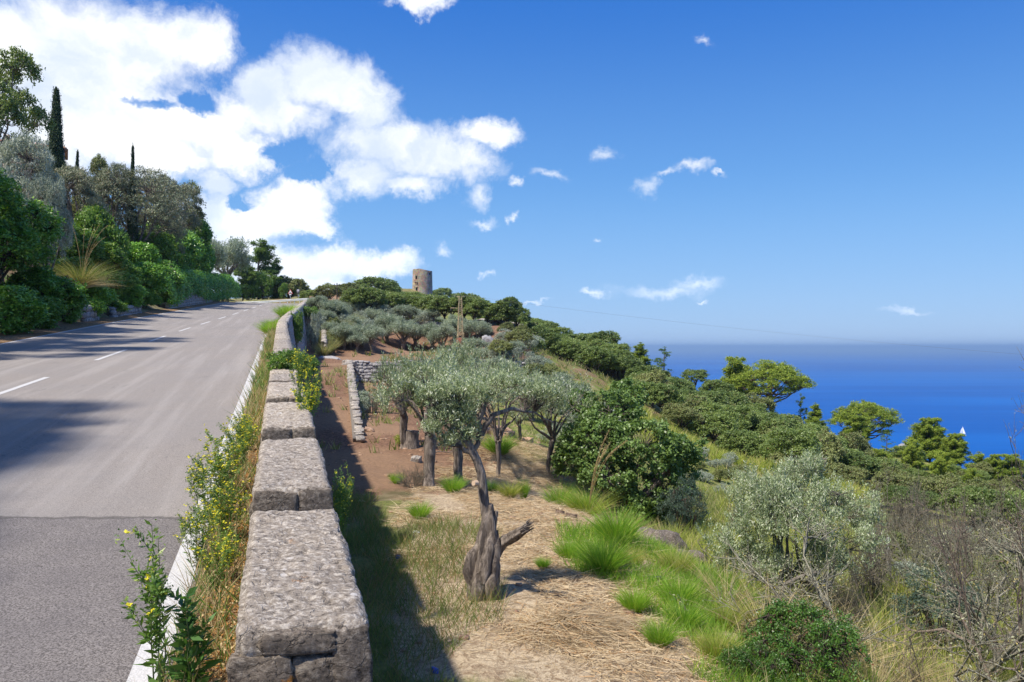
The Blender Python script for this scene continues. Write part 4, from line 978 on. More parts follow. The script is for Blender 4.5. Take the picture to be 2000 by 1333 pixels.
def weed(seed, h=.7, ns=7, spread=.20, fl=.6, leafy=60, L=.05, Wd=.012, mat='weed', lean=(0, 0), branch=4):
    r = np.random.default_rng(seed); st = Geo(); lv = Geo(); fw = Geo()
    def stem(P, r0, nleaf, flower, L=L, Wd=Wd):
        tube_add(st, P, np.linspace(r0, r0 * .3, len(P)), 5); k = len(P); t = np.linspace(0, 1, k)
        q = r.uniform(.08, 1.0, nleaf); C = np.stack([np.interp(q, t, P[:, j]) for j in range(3)], -1); ax = norm((P[-1] - P[0])[None]); out = norm(np.cross(rdir(nleaf, r), ax)); td = out + ax * .55
        V, F = leaves(C, np.cross(td, rdir(nleaf, r)) + [[0, 0, .5]], L * (1.25 - q * .75), Wd * (1.2 - q * .5), r, .1, td); lv.add(V, F)
        m_ = int(nleaf * .7); q = r.uniform(.55, 1.0, m_); C = np.stack([np.interp(q, t, P[:, j]) for j in range(3)], -1) + r.normal(size=(m_, 3)) * .012
        V, F = leaves(C, rdir(m_, r), .016, .009, r); lv.add(V, F)
        if flower:
            m_ = flower; q = r.uniform(.55, 1.02, m_); C = np.stack([np.interp(q, t, P[:, j]) for j in range(3)], -1) + r.normal(size=(m_, 3)) * .018
            for _ in range(3): V, F = leaves(C, rdir(m_, r) + [[-.3, -.5, .9]], 0.018, .016, r); fw.add(V, F)
    for i in range(ns):
        a = r.uniform(0, 2 * np.pi); H_ = h * r.uniform(.65, 1.05); o = spread * r.uniform(.2, 1.0); base = np.array([r.normal() * .025, r.normal() * .025, -.03])
        P = limb(base, base + [math.cos(a) * o + lean[0] * H_, math.sin(a) * o + lean[1] * H_, H_], r, 9, .08); stem(P, .0042, leafy, int(7 * fl))
        for j in range(branch):
            b = P[int(r.integers(3, 8))]; a2 = a + r.normal() * 1.2; l2 = H_ * r.uniform(.18, .38); Q = limb(b, b + [math.cos(a2) * l2 * .55, math.sin(a2) * l2 * .55, l2 * .85], r, 5, .08); stem(Q, .0022, int(leafy * .45), int(5 * fl), L * .65, Wd * .7)
    parts = [('stems', st.mesh('stems', M['stem'], True)), ('leaves', lv.mesh('leaves', M[mat]))]
    if fw.n: parts.append(('flowers', fw.mesh('flowers', M['flower'])))
    return dict(parts=parts, h=h, w=spread * 2)

def twig_bush(seed, mat, h=1.8, w=2.2, n0=12, lv=4, nch=4, r0=.016, leafm=None, leafn=0, up=.5):
    r = np.random.default_rng(seed); A0, A1, R0, R1 = [], [], [], []
    a = r.uniform(0, 2 * np.pi, n0); P = np.stack([np.cos(a) * .06 * w, np.sin(a) * .06 * w, np.zeros(n0) - .1], -1); D = norm(np.stack([np.cos(a) * w * .5, np.sin(a) * w * .5, np.full(n0, h * .8)], -1) + r.normal(size=(n0, 3)) * .25); L_ = h * .42; rad = r0; tips = None
    for l in range(lv):
        pts = [P]
        for s_ in range(3):
            D = norm(D + r.normal(size=D.shape) * .16 + [0, 0, .05 * up]); Q = pts[-1] + D * L_ / 3 * r.uniform(.7, 1.2, (len(P), 1)); A0.append(pts[-1]); A1.append(Q); k = len(P); R0.append(np.full(k, rad * (1 - s_ * .14))); R1.append(np.full(k, rad * (1 - (s_ + 1) * .14))); pts.append(Q)
        Pn, Dn = [], []
        for c in range(nch):
            i = r.integers(1, 4, len(P)); B = np.choose(i[:, None] - 1, pts[1:]); Pn.append(B); Dn.append(norm(D + r.normal(size=D.shape) * .62 + [0, 0, .12 * up]))
        P = np.concatenate(Pn); D = np.concatenate(Dn); L_ *= .62; rad *= .56
    g = Geo().add(*segs(np.concatenate(A0), np.concatenate(A1), np.concatenate(R0), np.concatenate(R1), 3)); parts = [('branches', g.mesh('branches', M[mat], True))]
    if leafm: C = np.concatenate(A1[-3:]); i = r.choice(len(C), leafn); V, F = leaves(C[i] + r.normal(size=(leafn, 3)) * .02, rdir(leafn, r) + [[0, 0, .4]], .022, .010, r); parts.append(('leaves', mesh1(V, F, M[leafm], 'leaves')))
    allp = np.concatenate(A1); return dict(parts=parts, h=float(np.percentile(allp[:, 2], 99.5)), w=float(np.percentile(np.abs(allp[:, :2]), 98) * 2))

def atx(px, Z): return (px - 1000) / FOC * Z
def ZO(px, off):
    """depth at which the sight line px runs off metres left of the parapet"""
    Z = np.linspace(12, 240, 2000); d = (1000 - px) / FOC * Z + XL(Z) - off; k = np.nonzero(d > 0)[0]; return float(Z[k[0]]) if len(k) else 240.0
def put(proto, name, label, cat, x, y, z, sw, sh, rz=0.0, group=None, tilt=0.0, pnames=None):
    o = empty(name, (x, y, z), rz, label, cat, group); o.scale = (sw, sw, sh); o.rotation_euler = (rng.normal() * tilt, rng.normal() * tilt, rz)
    for pn, me in proto['parts']:
        c = link(pn, me, o)
        if pn in ('flowers', 'leaves', 'blades', 'plumes', 'stalks', 'dead_blades'): c['kind'] = 'stuff'
    return o

def grow(proto, name, label, cat, px, pytop, Z, wpx, rz=None, group=None, sink=.05, minh=0.0, zb=None, tilt=.02, squat=True):
    x = (px - 1000) / FOC * Z; g = Hs(x, Z) - sink if zb is None else zb; ztop = (EYE - pytop) / FOC * Z; w = wpx / FOC * Z; h = max(ztop - g, minh, (.72 * w * proto['h'] / proto['w']) if squat else 0); g = min(g, ztop - h + .25 * h) if squat else g
    return put(proto, name, label, cat, x, Z, g, w / proto['w'], h / proto['h'], rng.uniform(0, 6.28) if rz is None else rz, group, tilt)

ORD = 'first second third fourth fifth sixth seventh eighth ninth tenth eleventh twelfth thirteenth fourteenth fifteenth sixteenth seventeenth eighteenth nineteenth twentieth twenty-first twenty-second twenty-third twenty-fourth twenty-fifth twenty-sixth twenty-seventh twenty-eighth'.split()

OAK = [broadleaf(11, M['oak'], M['darkbark'], nc=330, nl=9), broadleaf(12, M['oak'], M['darkbark'], nc=330, nl=11, h=5.4), broadleaf(13, M['oak'], M['darkbark'], nl=7, nc=300, gaps=.3), broadleaf(14, M['oak'], M['darkbark'], nl=12, nc=340, h=5.0, trunk_h=.7)]
OAKB = [broadleaf(21, M['oak_olive'], M['darkbark'], nc=320, nl=10, h=5.0, trunk_h=.8), broadleaf(22, M['oak_olive'], M['darkbark'], nl=8, nc=320, h=5.5, trunk_h=1.0)]
OLV = [olive_tree(31, M['olive'], nc=320, cr=.42, gaps=.5), olive_tree(32, M['olive'], trunk_h=1.1, nc=320, cr=.42, gaps=.5), olive_tree(33, M['olive'], h=3.2, trunk_h=.8, nl=9, nc=380, cr=.38, gaps=.5)]
PUMB = [umbrella_pine(41), umbrella_pine(42, 8.6, 9.2)]
PAL = [aleppo(51, M['pine'], cone=.36, nb=80), aleppo(52, M['pine'], h=7, w=4.2, cone=.6, nb=76), aleppo(53, M['pinedark'], cone=.5, nb=60)]
PSP = [aleppo(54, M['pinedark'], h=7, w=4.0, nb=26, sparse=.45)]
SIL = [shrub(70 + i, M['silver'], nc=150, L=.10, Wd=.03, tip=(.8, .9), tjit=.6, bark='twig') for i in range(2)]
OSH = [shrub(74 + i, M['olive'], nc=150, L=.10, Wd=.03, tip=(.8, .9), tjit=.6, bark='twig', gaps=.3) for i in range(2)]
LIM = [shrub(78, M['ivy'], nc=190, h=2.0)]

# ---- ridge and slopes on the right
ridge = RIDGE; _old = [(640, 560, 150, 62, 1), (672, 557, 160, 60, 1), (700, 566, 165, 56, 0), (728, 540, 175, 92, 0), (758, 556, 185, 60, 0), (782, 573, 195, 60, 0), (806, 580, 190, 60, 0), (838, 574, 195, 60, 0), (862, 562, 262, 46, 0),
         (882, 583, 185, 56, 0), (906, 588, 175, 56, 0), (934, 586, 165, 52, 0), (958, 604, 160, 56, 0), (985, 608, 150, 58, 0), (1012, 628, 140, 56, 0), (1040, 619, 134, 64, 0), (1066, 624, 130, 56, 0), (1092, 640, 124, 58, 0),
         (1120, 652, 118, 60, 0), (1150, 648, 112, 62, 0), (1180, 645, 106, 66, 0), (1205, 672, 100, 58, 0), (1160, 690, 94, 84, 0), (1110, 665, 110, 70, 0), (1225, 705, 96, 64, 0)]
for i, (px, py, Z, w, k) in enumerate(ridge):
    grow((OAKB if k else OAK)[i % (2 if k else 4)], 'holm_oak', f'round holm oak on the ridge skyline, {ORD[i]} rightwards from the road end', 'tree', px, py, Z, w * 1.15, group='holm oaks along the ridge')
low = [(770, 592, 150, 74), (812, 598, 150, 80), (856, 604, 148, 80), (900, 612, 145, 74), (944, 622, 140, 66), (986, 634, 132, 62), (735, 586, 150, 66), (1052, 648, 122, 60), (1022, 646, 128, 50), (840, 590, 170, 70), (792, 588, 170, 70), (880, 596, 165, 66), (1084, 664, 115, 56)]
for i, (px, py, Z, w) in enumerate(sorted(low)):
    grow(OAK[(i + 1) % 4], 'holm_oak', f'dark holm oak below the tower hill, {ORD[i]} in the lower row', 'tree', px, py, Z, w * 1.2, group='holm oaks in the wood under the tower')
slope = [(1030, 668, 82, 64, 'very dark round holm oak beside the pale olive on the bare slope', 3), (1262, 712, 92, 78, 'dark holm oak in front of the bright green pointed pine', 0), (1305, 742, 88, 84, 'round dark oak on the slope under the sparse grey-trunked pine', 1), (1358, 722, 96, 56, 'small dark oak standing against the sea right of the sparse pine', 2),
         (1240, 755, 66, 92, 'dark oak rising right behind the big near oak', 3), (1400, 742, 92, 66, 'dark oak beneath the left umbrella pine', 0), (1345, 775, 74, 90, 'mid-green oak on the slope above the grassy bank, left of centre', 1), (1395, 800, 66, 96, 'broad leafy oak standing over the grassy bank', 3),
         (1450, 795, 74, 92, 'oak with rounded crown directly below the big umbrella pine', 0), (1450, 836, 58, 88, 'rounded oak at the upper edge of the grassy bank', 3), (1520, 818, 70, 90, 'dark oak on the slope below the umbrella pine trunk', 1), (1500, 850, 57, 88, 'bushy oak just right above the grassy bank', 1),
         (1570, 828, 74, 80, 'dark bushy oak below the small pointed pine', 2), (1610, 858, 68, 86, 'dark oak under the second umbrella pine', 3), (1660, 880, 68, 80, 'oak with brownish crown under the second umbrella pine', 0), (1720, 895, 72, 76, 'dark oak below the sparse young pine on the right', 1), (1770, 880, 80, 66, 'low dark oak against the sea left of the twin pines', 3)]
for px, py, Z, w, lb, k in slope: grow(OAK[k], 'holm_oak', lb, 'tree', px, py, Z, w * 1.15, group='holm oaks on the seaward slope')
brown = [(1548, 872, 55, 90, 'brownish green evergreen above the big silver olive bush', 0), (1600, 885, 54, 84, 'brownish rounded evergreen right behind the silver olive bush', 1), (1655, 908, 52, 78, 'dull green evergreen where the bare shrubs begin', 0), (1330, 800, 62, 80, 'brown-green tree behind the big near oak on its right', 1), (1480, 770, 84, 70, 'olive-green tree at the foot of the big umbrella pine', 0), (1780, 925, 62, 80, 'dull green bush below the twin pines', 0), (1850, 940, 60, 84, 'dull evergreen in front of the right-hand pines', 1), (1930, 955, 58, 90, 'dull evergreen near the right edge behind the bare shrubs', 0), (1280, 735, 100, 66, 'brown-green oak just right of the pointed pine', 1), (1420, 770, 96, 60, 'olive-green oak under the left part of the umbrella pines', 1)]
for px, py, Z, w, lb, k in brown: grow(OAKB[k], 'evergreen_tree', lb, 'tree', px, py, Z, w * 1.15, group='dull green evergreens on the seaward slope')
grow(PUMB[0], 'umbrella_pine', 'bright green umbrella pine, the big domed one above the slope', 'tree', 1512, 704, 108, 142, 0.4, 'umbrella pines against the sea')
grow(PUMB[1], 'umbrella_pine', 'bright umbrella pine leaning out over the sea, nearest the sailboat side', 'tree', 1690, 784, 100, 140, 2.0, 'umbrella pines against the sea')
grow(PAL[0], 'pine_tree', 'rounded bright pine just left of the big umbrella pine', 'tree', 1434, 696, 112, 78, 1.0, 'pines against the sea')
for px, py, Z, w, k, lb in [(1250, 670, 100, 50, 1, 'bright green pointed pine between dark oaks at the sea horizon'), (1592, 786, 92, 42, 1, 'small pointed bright pine between the two umbrella pines'), (1672, 828, 88, 56, 0, 'young bright pine tucked under the second umbrella pine'),
                            (1815, 838, 84, 78, 0, 'left and taller of the twin pines below the sailboat'), (1864, 858, 82, 60, 0, 'right and slimmer of the twin pines below the sailboat'), (1908, 902, 80, 66, 1, 'low bright pine right of the twin pines'), (1975, 906, 78, 66, 0, 'bright pine at the right edge behind the bare branches')]:
    grow(PAL[k], 'pine_tree', lb, 'tree', px, py, Z, w * 1.05, None, 'pines against the sea')
grow(PSP[0], 'pine_tree', 'sparse grey-trunked pine right of the bright pointed pine', 'tree', 1297, 676, 96, 62, None, 'sparse pines')
grow(PSP[0], 'pine_tree', 'thin sparse young pine against the blue sea', 'tree', 1731, 838, 92, 36, None, 'sparse pines')
grow(PSP[0], 'pine_tree', 'dark sparse pine behind the big umbrella pine trunk', 'tree', 1562, 768, 112, 46, None, 'sparse pines')

# ---- the rest of the woods
def fill(protos, n, poly, Zf, wr, name, label, cat, group, seed, mind=22):
    r = np.random.default_rng(seed); pts = []; poly = np.array(poly, float); k = 0
    xs = [p[0] for p in poly]; ys = [p[1] for p in poly]
    while len(pts) < n and k < 9000:
        k += 1; px, py = r.uniform(min(xs), max(xs)), r.uniform(min(ys), max(ys)); c = False; j = len(poly) - 1
        for i in range(len(poly)):
            if (poly[i][1] > py) != (poly[j][1] > py) and px < (poly[j][0] - poly[i][0]) * (py - poly[i][1]) / (poly[j][1] - poly[i][1]) + poly[i][0]: c = not c
            j = i
        if c and all((px - a) ** 2 + ((py - b) * 1.6) ** 2 > mind ** 2 for a, b in pts): pts.append((px, py))
    for i, (px, py) in enumerate(sorted(pts)):
        Z = Zf(px, py); w = r.uniform(*wr) * FOC / Z; x = atx(px, Z); g = Hs(x, Z)
        lb = label.format(ORD[i] if i < len(ORD) else f'{i + 1}th'); put(protos[i % len(protos)], name, lb, cat, x, Z, g - .1, w / FOC * Z / protos[i % len(protos)]['w'], w / FOC * Z * r.uniform(.8, 1.0) / protos[i % len(protos)]['w'], r.uniform(0, 6), group)
def ground_Z(px, py, Z0=30, Z1=260):
    Z = np.linspace(Z0, Z1, 300); x = (px - 1000) / FOC * Z; y = EYE - H(x, Z, False) / Z * FOC; k = np.nonzero(y < py)[0]
    return float(Z[k[0]]) if len(k) else Z1
fill([OAKB[1], PAL[0], OAK[3]], 16, [(1690, 905), (1760, 915), (1840, 925), (1990, 940), (1990, 975), (1800, 955), (1700, 930)], lambda a, b: ground_Z(a, b + 8, 40, 120), (1.8, 2.8), 'evergreen_tree', 'small evergreen on the green shoulder before the sea, {} from the left', 'tree', 'small evergreens on the seaward shoulder', 508, 22)
SHR0 = shrub(76, M['silver'], nc=150, L=.10, Wd=.03, tip=(.8, .9), tjit=.6, bark='twig')
fill([OLV[1], SHR0, OLV[0]], 12, [(690, 640), (760, 650), (770, 668), (700, 684), (650, 684)], lambda a, b: ground_Z(a, b + 6, 66, 110), (1.8, 2.8), 'olive_tree', 'small olive on the red slope left of the grove row, {} from the left', 'tree', 'small olives on the red slope', 510, 16)
fill([SHR0, OAKB[1]], 9, [(965, 645), (1040, 655), (1060, 685), (990, 676)], lambda a, b: ground_Z(a, b + 6, 70, 130), (1.8, 2.8), 'scrub_bush', 'scrub bush on the bare orange shoulder right of the pylon, {} from the left', 'shrub', 'scrub on the orange shoulder', 511, 16)
fill([SHR0, OAKB[1], SHR0], 12, [(1350, 880), (1440, 870), (1500, 915), (1480, 950), (1380, 960)], lambda a, b: ground_Z(a, b + 6, 26, 70), (.5, 1.1), 'scrub_bush', 'small scrub bush on the grassy bank, {} from the left', 'shrub', 'scrub on the grassy bank', 509, 18)
fill([SHR0, OLV[2], OAKB[1]], 16, [(628, 640), (700, 650), (705, 672), (640, 684)], lambda a, b: ground_Z(a, b + 6, 60, 110), (1.6, 2.4), 'scrub_bush', 'scrub bush on the red bank below the parapet end, {} from the left', 'shrub', 'scrub on the red bank', 507, 13)
fill([OAK[1], OAK[3], OAK[0]], 46, [(690, 612), (760, 610), (830, 618), (900, 626), (1000, 655), (1100, 688), (1200, 722), (1225, 765), (1130, 740), (1060, 690), (1010, 668), (960, 650), (880, 640), (800, 615), (700, 605)], lambda a, b: ground_Z(a, b + 12, 96, 220), (3.2, 4.6), 'holm_oak', 'holm oak filling the wood on the tower hill, {} from the left', 'tree', 'holm oaks in the wood under the tower', 501, 20)
fill([OAK[3], OAKB[0], OAK[1], OAKB[1]], 44, [(1240, 770), (1360, 810), (1500, 850), (1640, 905), (1740, 955), (1620, 930), (1520, 920), (1490, 880), (1380, 860), (1280, 810)], lambda a, b: ground_Z(a, b + 10, 44, 125), (3.2, 4.8), 'holm_oak', 'bushy holm oak filling the seaward slope, {} from the left', 'tree', 'bushy oaks filling the seaward slope', 502, 26)
fill([SHR0, OAKB[1], SHR0], 16, [(1690, 1010), (1990, 1010), (1990, 1240), (1850, 1200), (1720, 1120)], lambda a, b: ground_Z(a, b + 6, 11, 60), (.8, 1.3), 'scrub_bush', 'small green scrub bush among the bare twigs, {} from the left', 'shrub', 'green scrub among the bare twigs', 506, 40)
fill([OAKB[0], OAK[3]], 22, [(1700, 930), (1990, 960), (1990, 1040), (1760, 1010)], lambda a, b: ground_Z(a, b + 6, 26, 90), (1.6, 2.6), 'evergreen_bush', 'low dull green bush behind the bare thicket, {} from left', 'shrub', 'low green bushes behind the thicket', 503, 26)
fill([SHR0, OLV[2]], 34, [(615, 600), (700, 600), (770, 615), (860, 640), (760, 640), (700, 640), (660, 650), (625, 640)], lambda a, b: ground_Z(a, b + 6, 72, 130), (2.0, 3.0), 'silver_shrub', 'olive scrub between the wall end and the grove, {} from left', 'shrub', 'olive scrub between wall end and grove', 504, 15)
fill([SHR0, OAKB[1]], 26, [(960, 700), (1050, 720), (1130, 770), (1240, 830), (1180, 850), (1060, 800), (980, 760)], lambda a, b: ground_Z(a, b + 6, 34, 90), (1.4, 2.3), 'scrub_bush', 'low scrub bush on the middle slope, {} from the left', 'shrub', 'low scrub on the middle slope', 505, 20)

# ---- olive grove on the terraces
grove = [(705, 632, 88, 40), (757, 628, 90, 46), (787, 634, 88, 46), (812, 630, 90, 46), (842, 634, 90, 44), (866, 640, 88, 42), (888, 632, 92, 40), (915, 640, 90, 36), (935, 642, 90, 36)]
for i, (px, py, Z, w) in enumerate(grove):
    grow(OLV[i % 3], 'olive_tree', f'olive in the front row on the orange terrace, {ORD[i]} from left', 'tree', px, py, Z, w * 1.45, group='olives in the front row of the grove', minh=3.1)
back = [(655, 600, 108, 40), (690, 606, 110, 40), (722, 600, 118, 44), (690, 626, 100, 44), (735, 618, 105, 42), (760, 606, 118, 44), (782, 618, 108, 40), (806, 612, 116, 44), (828, 620, 110, 40), (846, 624, 106, 36), (712, 640, 96, 40), (640, 612, 100, 36)]
for i, (px, py, Z, w) in enumerate(sorted(back)):
    grow(OLV[(i + 1) % 3], 'olive_tree', f'olive on the slope behind the grove row, {ORD[i]} from left', 'tree', px, py, Z, w * 1.35, group='olives on the slope behind the grove')
sil = [(622, 594, 84, 40), (640, 604, 86, 44), (664, 612, 88, 44), (628, 612, 78, 36), (652, 626, 84, 40), (676, 636, 86, 36), (700, 618, 100, 40), (612, 602, 72, 26)]
for i, (px, py, Z, w) in enumerate(sorted(sil)):
    grow(SIL[i % 2], 'silver_shrub', f'grey-green bush beyond the end of the parapet, {ORD[i]} from the wall', 'shrub', px, py, Z, w * 1.2, group='grey-green bushes on the bank past the wall', minh=1.3)
mid = [(1000, 678, 62, 52, 'pale silver young olive standing in front of the dark round oak', 2), (955, 686, 60, 60, 'olive behind the fence of trunks left of the pale young olive', 0), (1050, 712, 62, 60, 'rounded grey olive below the very dark oak', 1), (925, 672, 72, 52, 'olive just right of the rusty pylon base', 2), (975, 700, 54, 56, 'small olive on the yellow grass above the near crowns', 1),
       (1075, 735, 48, 90, 'wide silvery olive left behind the big oak', 0), (1110, 750, 44, 80, 'silvery olive directly left of the big oak crown', 1), (1035, 748, 42, 90, 'low spreading olive above the rubble heap', 2), (900, 690, 40, 90, 'upright-branched olive behind the pollarded olives', 1)]
for px, py, Z, w, lb, k in mid: grow(OLV[k], 'olive_tree', lb, 'tree', px, py, Z, w * 1.15, group='olives on the middle slope')
for px, py, Z, w, lb, k in [(1088, 830, 33, 70, 'grey-green bush at the left foot of the big oak', 0), (700, 775, 36, 46, 'small grey-green bush against the foot of the path wall', 1), (728, 760, 38, 60, 'grey-green bush between path wall and terrace wall', 0), (1135, 800, 40, 60, 'grey bush behind the left side of the big oak', 1), (1060, 765, 52, 54, 'grey scrub bush on the yellow slope', 1)]:
    grow(OSH[k], 'scrub_bush', lb, 'shrub', px, py, Z, w * 1.15, group='grey-green scrub on the slope')

# ---- nearer olives, one by one
ON = [olive_tree(81, M['olive_near'], h=3.0, w=2.6, trunk_h=1.25, tr=.15, nc=470, per=36, L=.09, Wd=.024, nl=9, cr=.16, gaps=.0, tip=(.5, 1.4)), olive_tree(82, M['olive_near'], h=2.8, w=2.8, trunk_h=1.1, tr=.15, nc=470, per=36, L=.09, Wd=.024, nl=10, cr=.16, gaps=.0, tip=(.5, 1.4)),
      olive_tree(83, M['olive_near'], h=2.6, w=3.4, trunk_h=.9, tr=.09, nc=480, per=36, L=.09, Wd=.022, nl=10, cr=.17, gaps=.0, tip=(.5, 1.4))]
for px, py, Z, w, k, rz, lb in [(840, 700, 20.5, 215, 0, 0.5, 'gnarled pollarded olive with thick bare trunk, middle of the three by the path'), (900, 692, 22.5, 190, 1, 2.1, 'pollarded olive with dark leaning trunk right behind the gnarled one'),
                                (795, 690, 27, 150, 1, 4.0, 'olive with upright silvery branches in front of the terrace wall'), (975, 712, 25, 200, 2, 1.0, 'spreading olive behind the pollarded trunk'), (1065, 735, 27, 200, 2, 3.2, 'low wide olive whose crown touches the big oak'),
                                (1012, 780, 30, 60, 0, 5.0, 'slender young olive with a thin trunk beside the rubble heap'), (880, 675, 30, 150, 2, .2, 'tall silvery olive in the middle of the near olives')]:
    grow(ON[k], 'olive_tree', lb, 'tree', px, py, Z, w, rz, 'near olives below the wall')

# ---- the big dark oak
def big_oak():
    r = np.random.default_rng(90); pr = lambda px, py, z: np.array([(px - 1215) / FOC * z, z - 26.0, (EYE - py) / FOC * z])
    base = Hs((1215 - 1000) / FOC * 26, 26); L_ = [(pr(1165, 870, 26), (1.15, 1.1, .95)), (pr(1200, 815, 26.5), (.95, 1.0, .85)), (pr(1250, 880, 25.6), (1.15, 1.1, .95)), (pr(1310, 885, 26), (.95, .9, .6)), (pr(1345, 868, 26), (.45, .5, .3)), (pr(1180, 930, 25.4), (.95, 1.0, .75)), (pr(1270, 950, 25.6), (1.15, 1.1, .8)),
         (pr(1128, 900, 26.5), (.7, .8, .7)), (pr(1240, 775, 28), (.7, .7, .5)), (pr(1150, 790, 28), (.6, .7, .45)), (pr(1320, 940, 26.5), (.8, .8, .7)), (pr(1220, 990, 25.4), (.9, .9, .6)), (pr(1290, 1005, 26), (.8, .8, .6))]
    C, D = lobes_surface([(c, q) for c, q in L_], 1500, r, -.6, (.70, 1.03)); C = C[fbm(C * 1.7 + 3, 3) > -.10]
    V, F = clump_leaves(C, .17 * r.uniform(.6, 1.4, len(C)), 46, .105, .07, r, .3, .8, .8, (.2, 1.1), .8)
    root = empty('holm_oak', ((1215 - 1000) / FOC * 26, 26, 0), 0, 'big dark green oak with dense crown in the middle of the slope', 'tree')
    mesh = mesh1(V, F, M['bigoak'], 'crown'); g = Geo(); b0 = np.array([0, 0, base - .3]); anc = []
    for k, (c, q) in enumerate(L_):
        P = limb(b0 + [r.normal() * .25, r.normal() * .2, 0], c, r, 9, .14); tube_add(g, P, np.linspace(.13 if k < 6 else .07, .02, 9), 8, lump=.2); anc += list(P[4:])
    g.add(*segs(*twigs_between(C, np.array(anc), r, .012, .004, 1), n=3))
    link('trunk', g.mesh('trunk', M['bark'], True), root); link('crown', mesh, root)
big_oak()
BB = shrub(91, M['bluebush'], h=1.6, w=2.0, nc=260, cr=.13, per=36, L=.06, Wd=.018, tip=(.8, .6), tjit=.6)
grow(BB, 'juniper_bush', 'blue-green bush at the right foot of the big dark oak', 'shrub', 1335, 930, 24, 110, 1.0, sink=.1)
grow(BB, 'juniper_bush', 'blue-green bush under the lichen-grey bare branches on the right', 'shrub', 1840, 1110, 13.5, 190, 2.0, sink=.1)

# ---- big silver olive bush on the right
def olive_bush():
    r = np.random.default_rng(95); Z = 15.2; x0 = (1540 - 1000) / FOC * Z; b = Hs(x0, Z); pr = lambda px, py, z: np.array([(px - 1540) / FOC * z, z - Z, (EYE - py) / FOC * z - b])
    L_ = [(pr(1470, 1010, 15), (.62, .6, .5)), (pr(1560, 960, 15.2), (.62, .6, .48)), (pr(1630, 985, 15), (.6, .6, .45)), (pr(1430, 1060, 15), (.5, .5, .42)), (pr(1530, 1030, 14.6), (.7, .6, .55)), (pr(1640, 1050, 14.8), (.55, .55, .45)), (pr(1545, 930, 15.6), (.26, .3, .26)), (pr(1405, 1120, 15), (.36, .4, .3)), (pr(1480, 960, 15.6), (.4, .4, .28))]
    L_ += [(pr(1680, 1010, 15.2), (.35, .4, .35)), (pr(1500, 985, 15), (.5, .5, .5)), (pr(1600, 1100, 14.7), (.6, .5, .45)), (pr(1460, 1110, 14.8), (.5, .5, .4)), (pr(1600, 925, 15.5), (.3, .3, .3))]
    C, D = lobes_surface(L_, 2200, r, -.6, (.35, 1.15)); kp = (fbm(C * 2.2, 3) > -.15) & (C[:, 2] > .55 + .35 * fbm(C * 1.5 + 4, 2)); C, D = C[kp], D[kp]
    V, F = plus(clump_leaves(C, .10 * r.uniform(.6, 1.4, len(C)), 30, .062, .015, r, .3, .6, .9, (.05, 1.1), 1.4, (.5, 1.3), .45), shoots(C, D, 420, .34, r, .058, .014, 22, .2))
    root = empty('olive_bush', (x0, Z, b), 0, 'large silvery olive bush with many upright stems, right of the path of green tufts', 'shrub'); g = Geo(); anc = []
    for k in range(34):
        c, q = L_[k % len(L_)]; P = limb([r.normal() * .28, r.normal() * .2, -.2], np.array(c) + r.normal(size=3) * .22, r, 9, .10); tube_add(g, P, np.linspace(.032 if k > 5 else .06, .006, 9), 6, lump=.15); anc += list(P[4:])
    g.add(*segs(*twigs_between(C, np.array(anc), r, .006, .002, 1), n=3))
    link('stems', g.mesh('stems', M['twig'], True), root); link('foliage', mesh1(V, F, M['olive_near'], 'foliage'), root)
    g = Geo(); tube_add(g, limb((-.75, -.6, -.1), (-.35, -.9, .62), r, 8, .1), np.linspace(.055, .04, 8), 8, lump=.2); tube_add(g, limb((-.35, -.9, .62), (.10, -1.1, .88), r, 6, .1), np.linspace(.04, .02, 6), 8, lump=.2)
    link('dead_branch', g.mesh('dead_branch', M['deadwood'], True), root)
olive_bush()

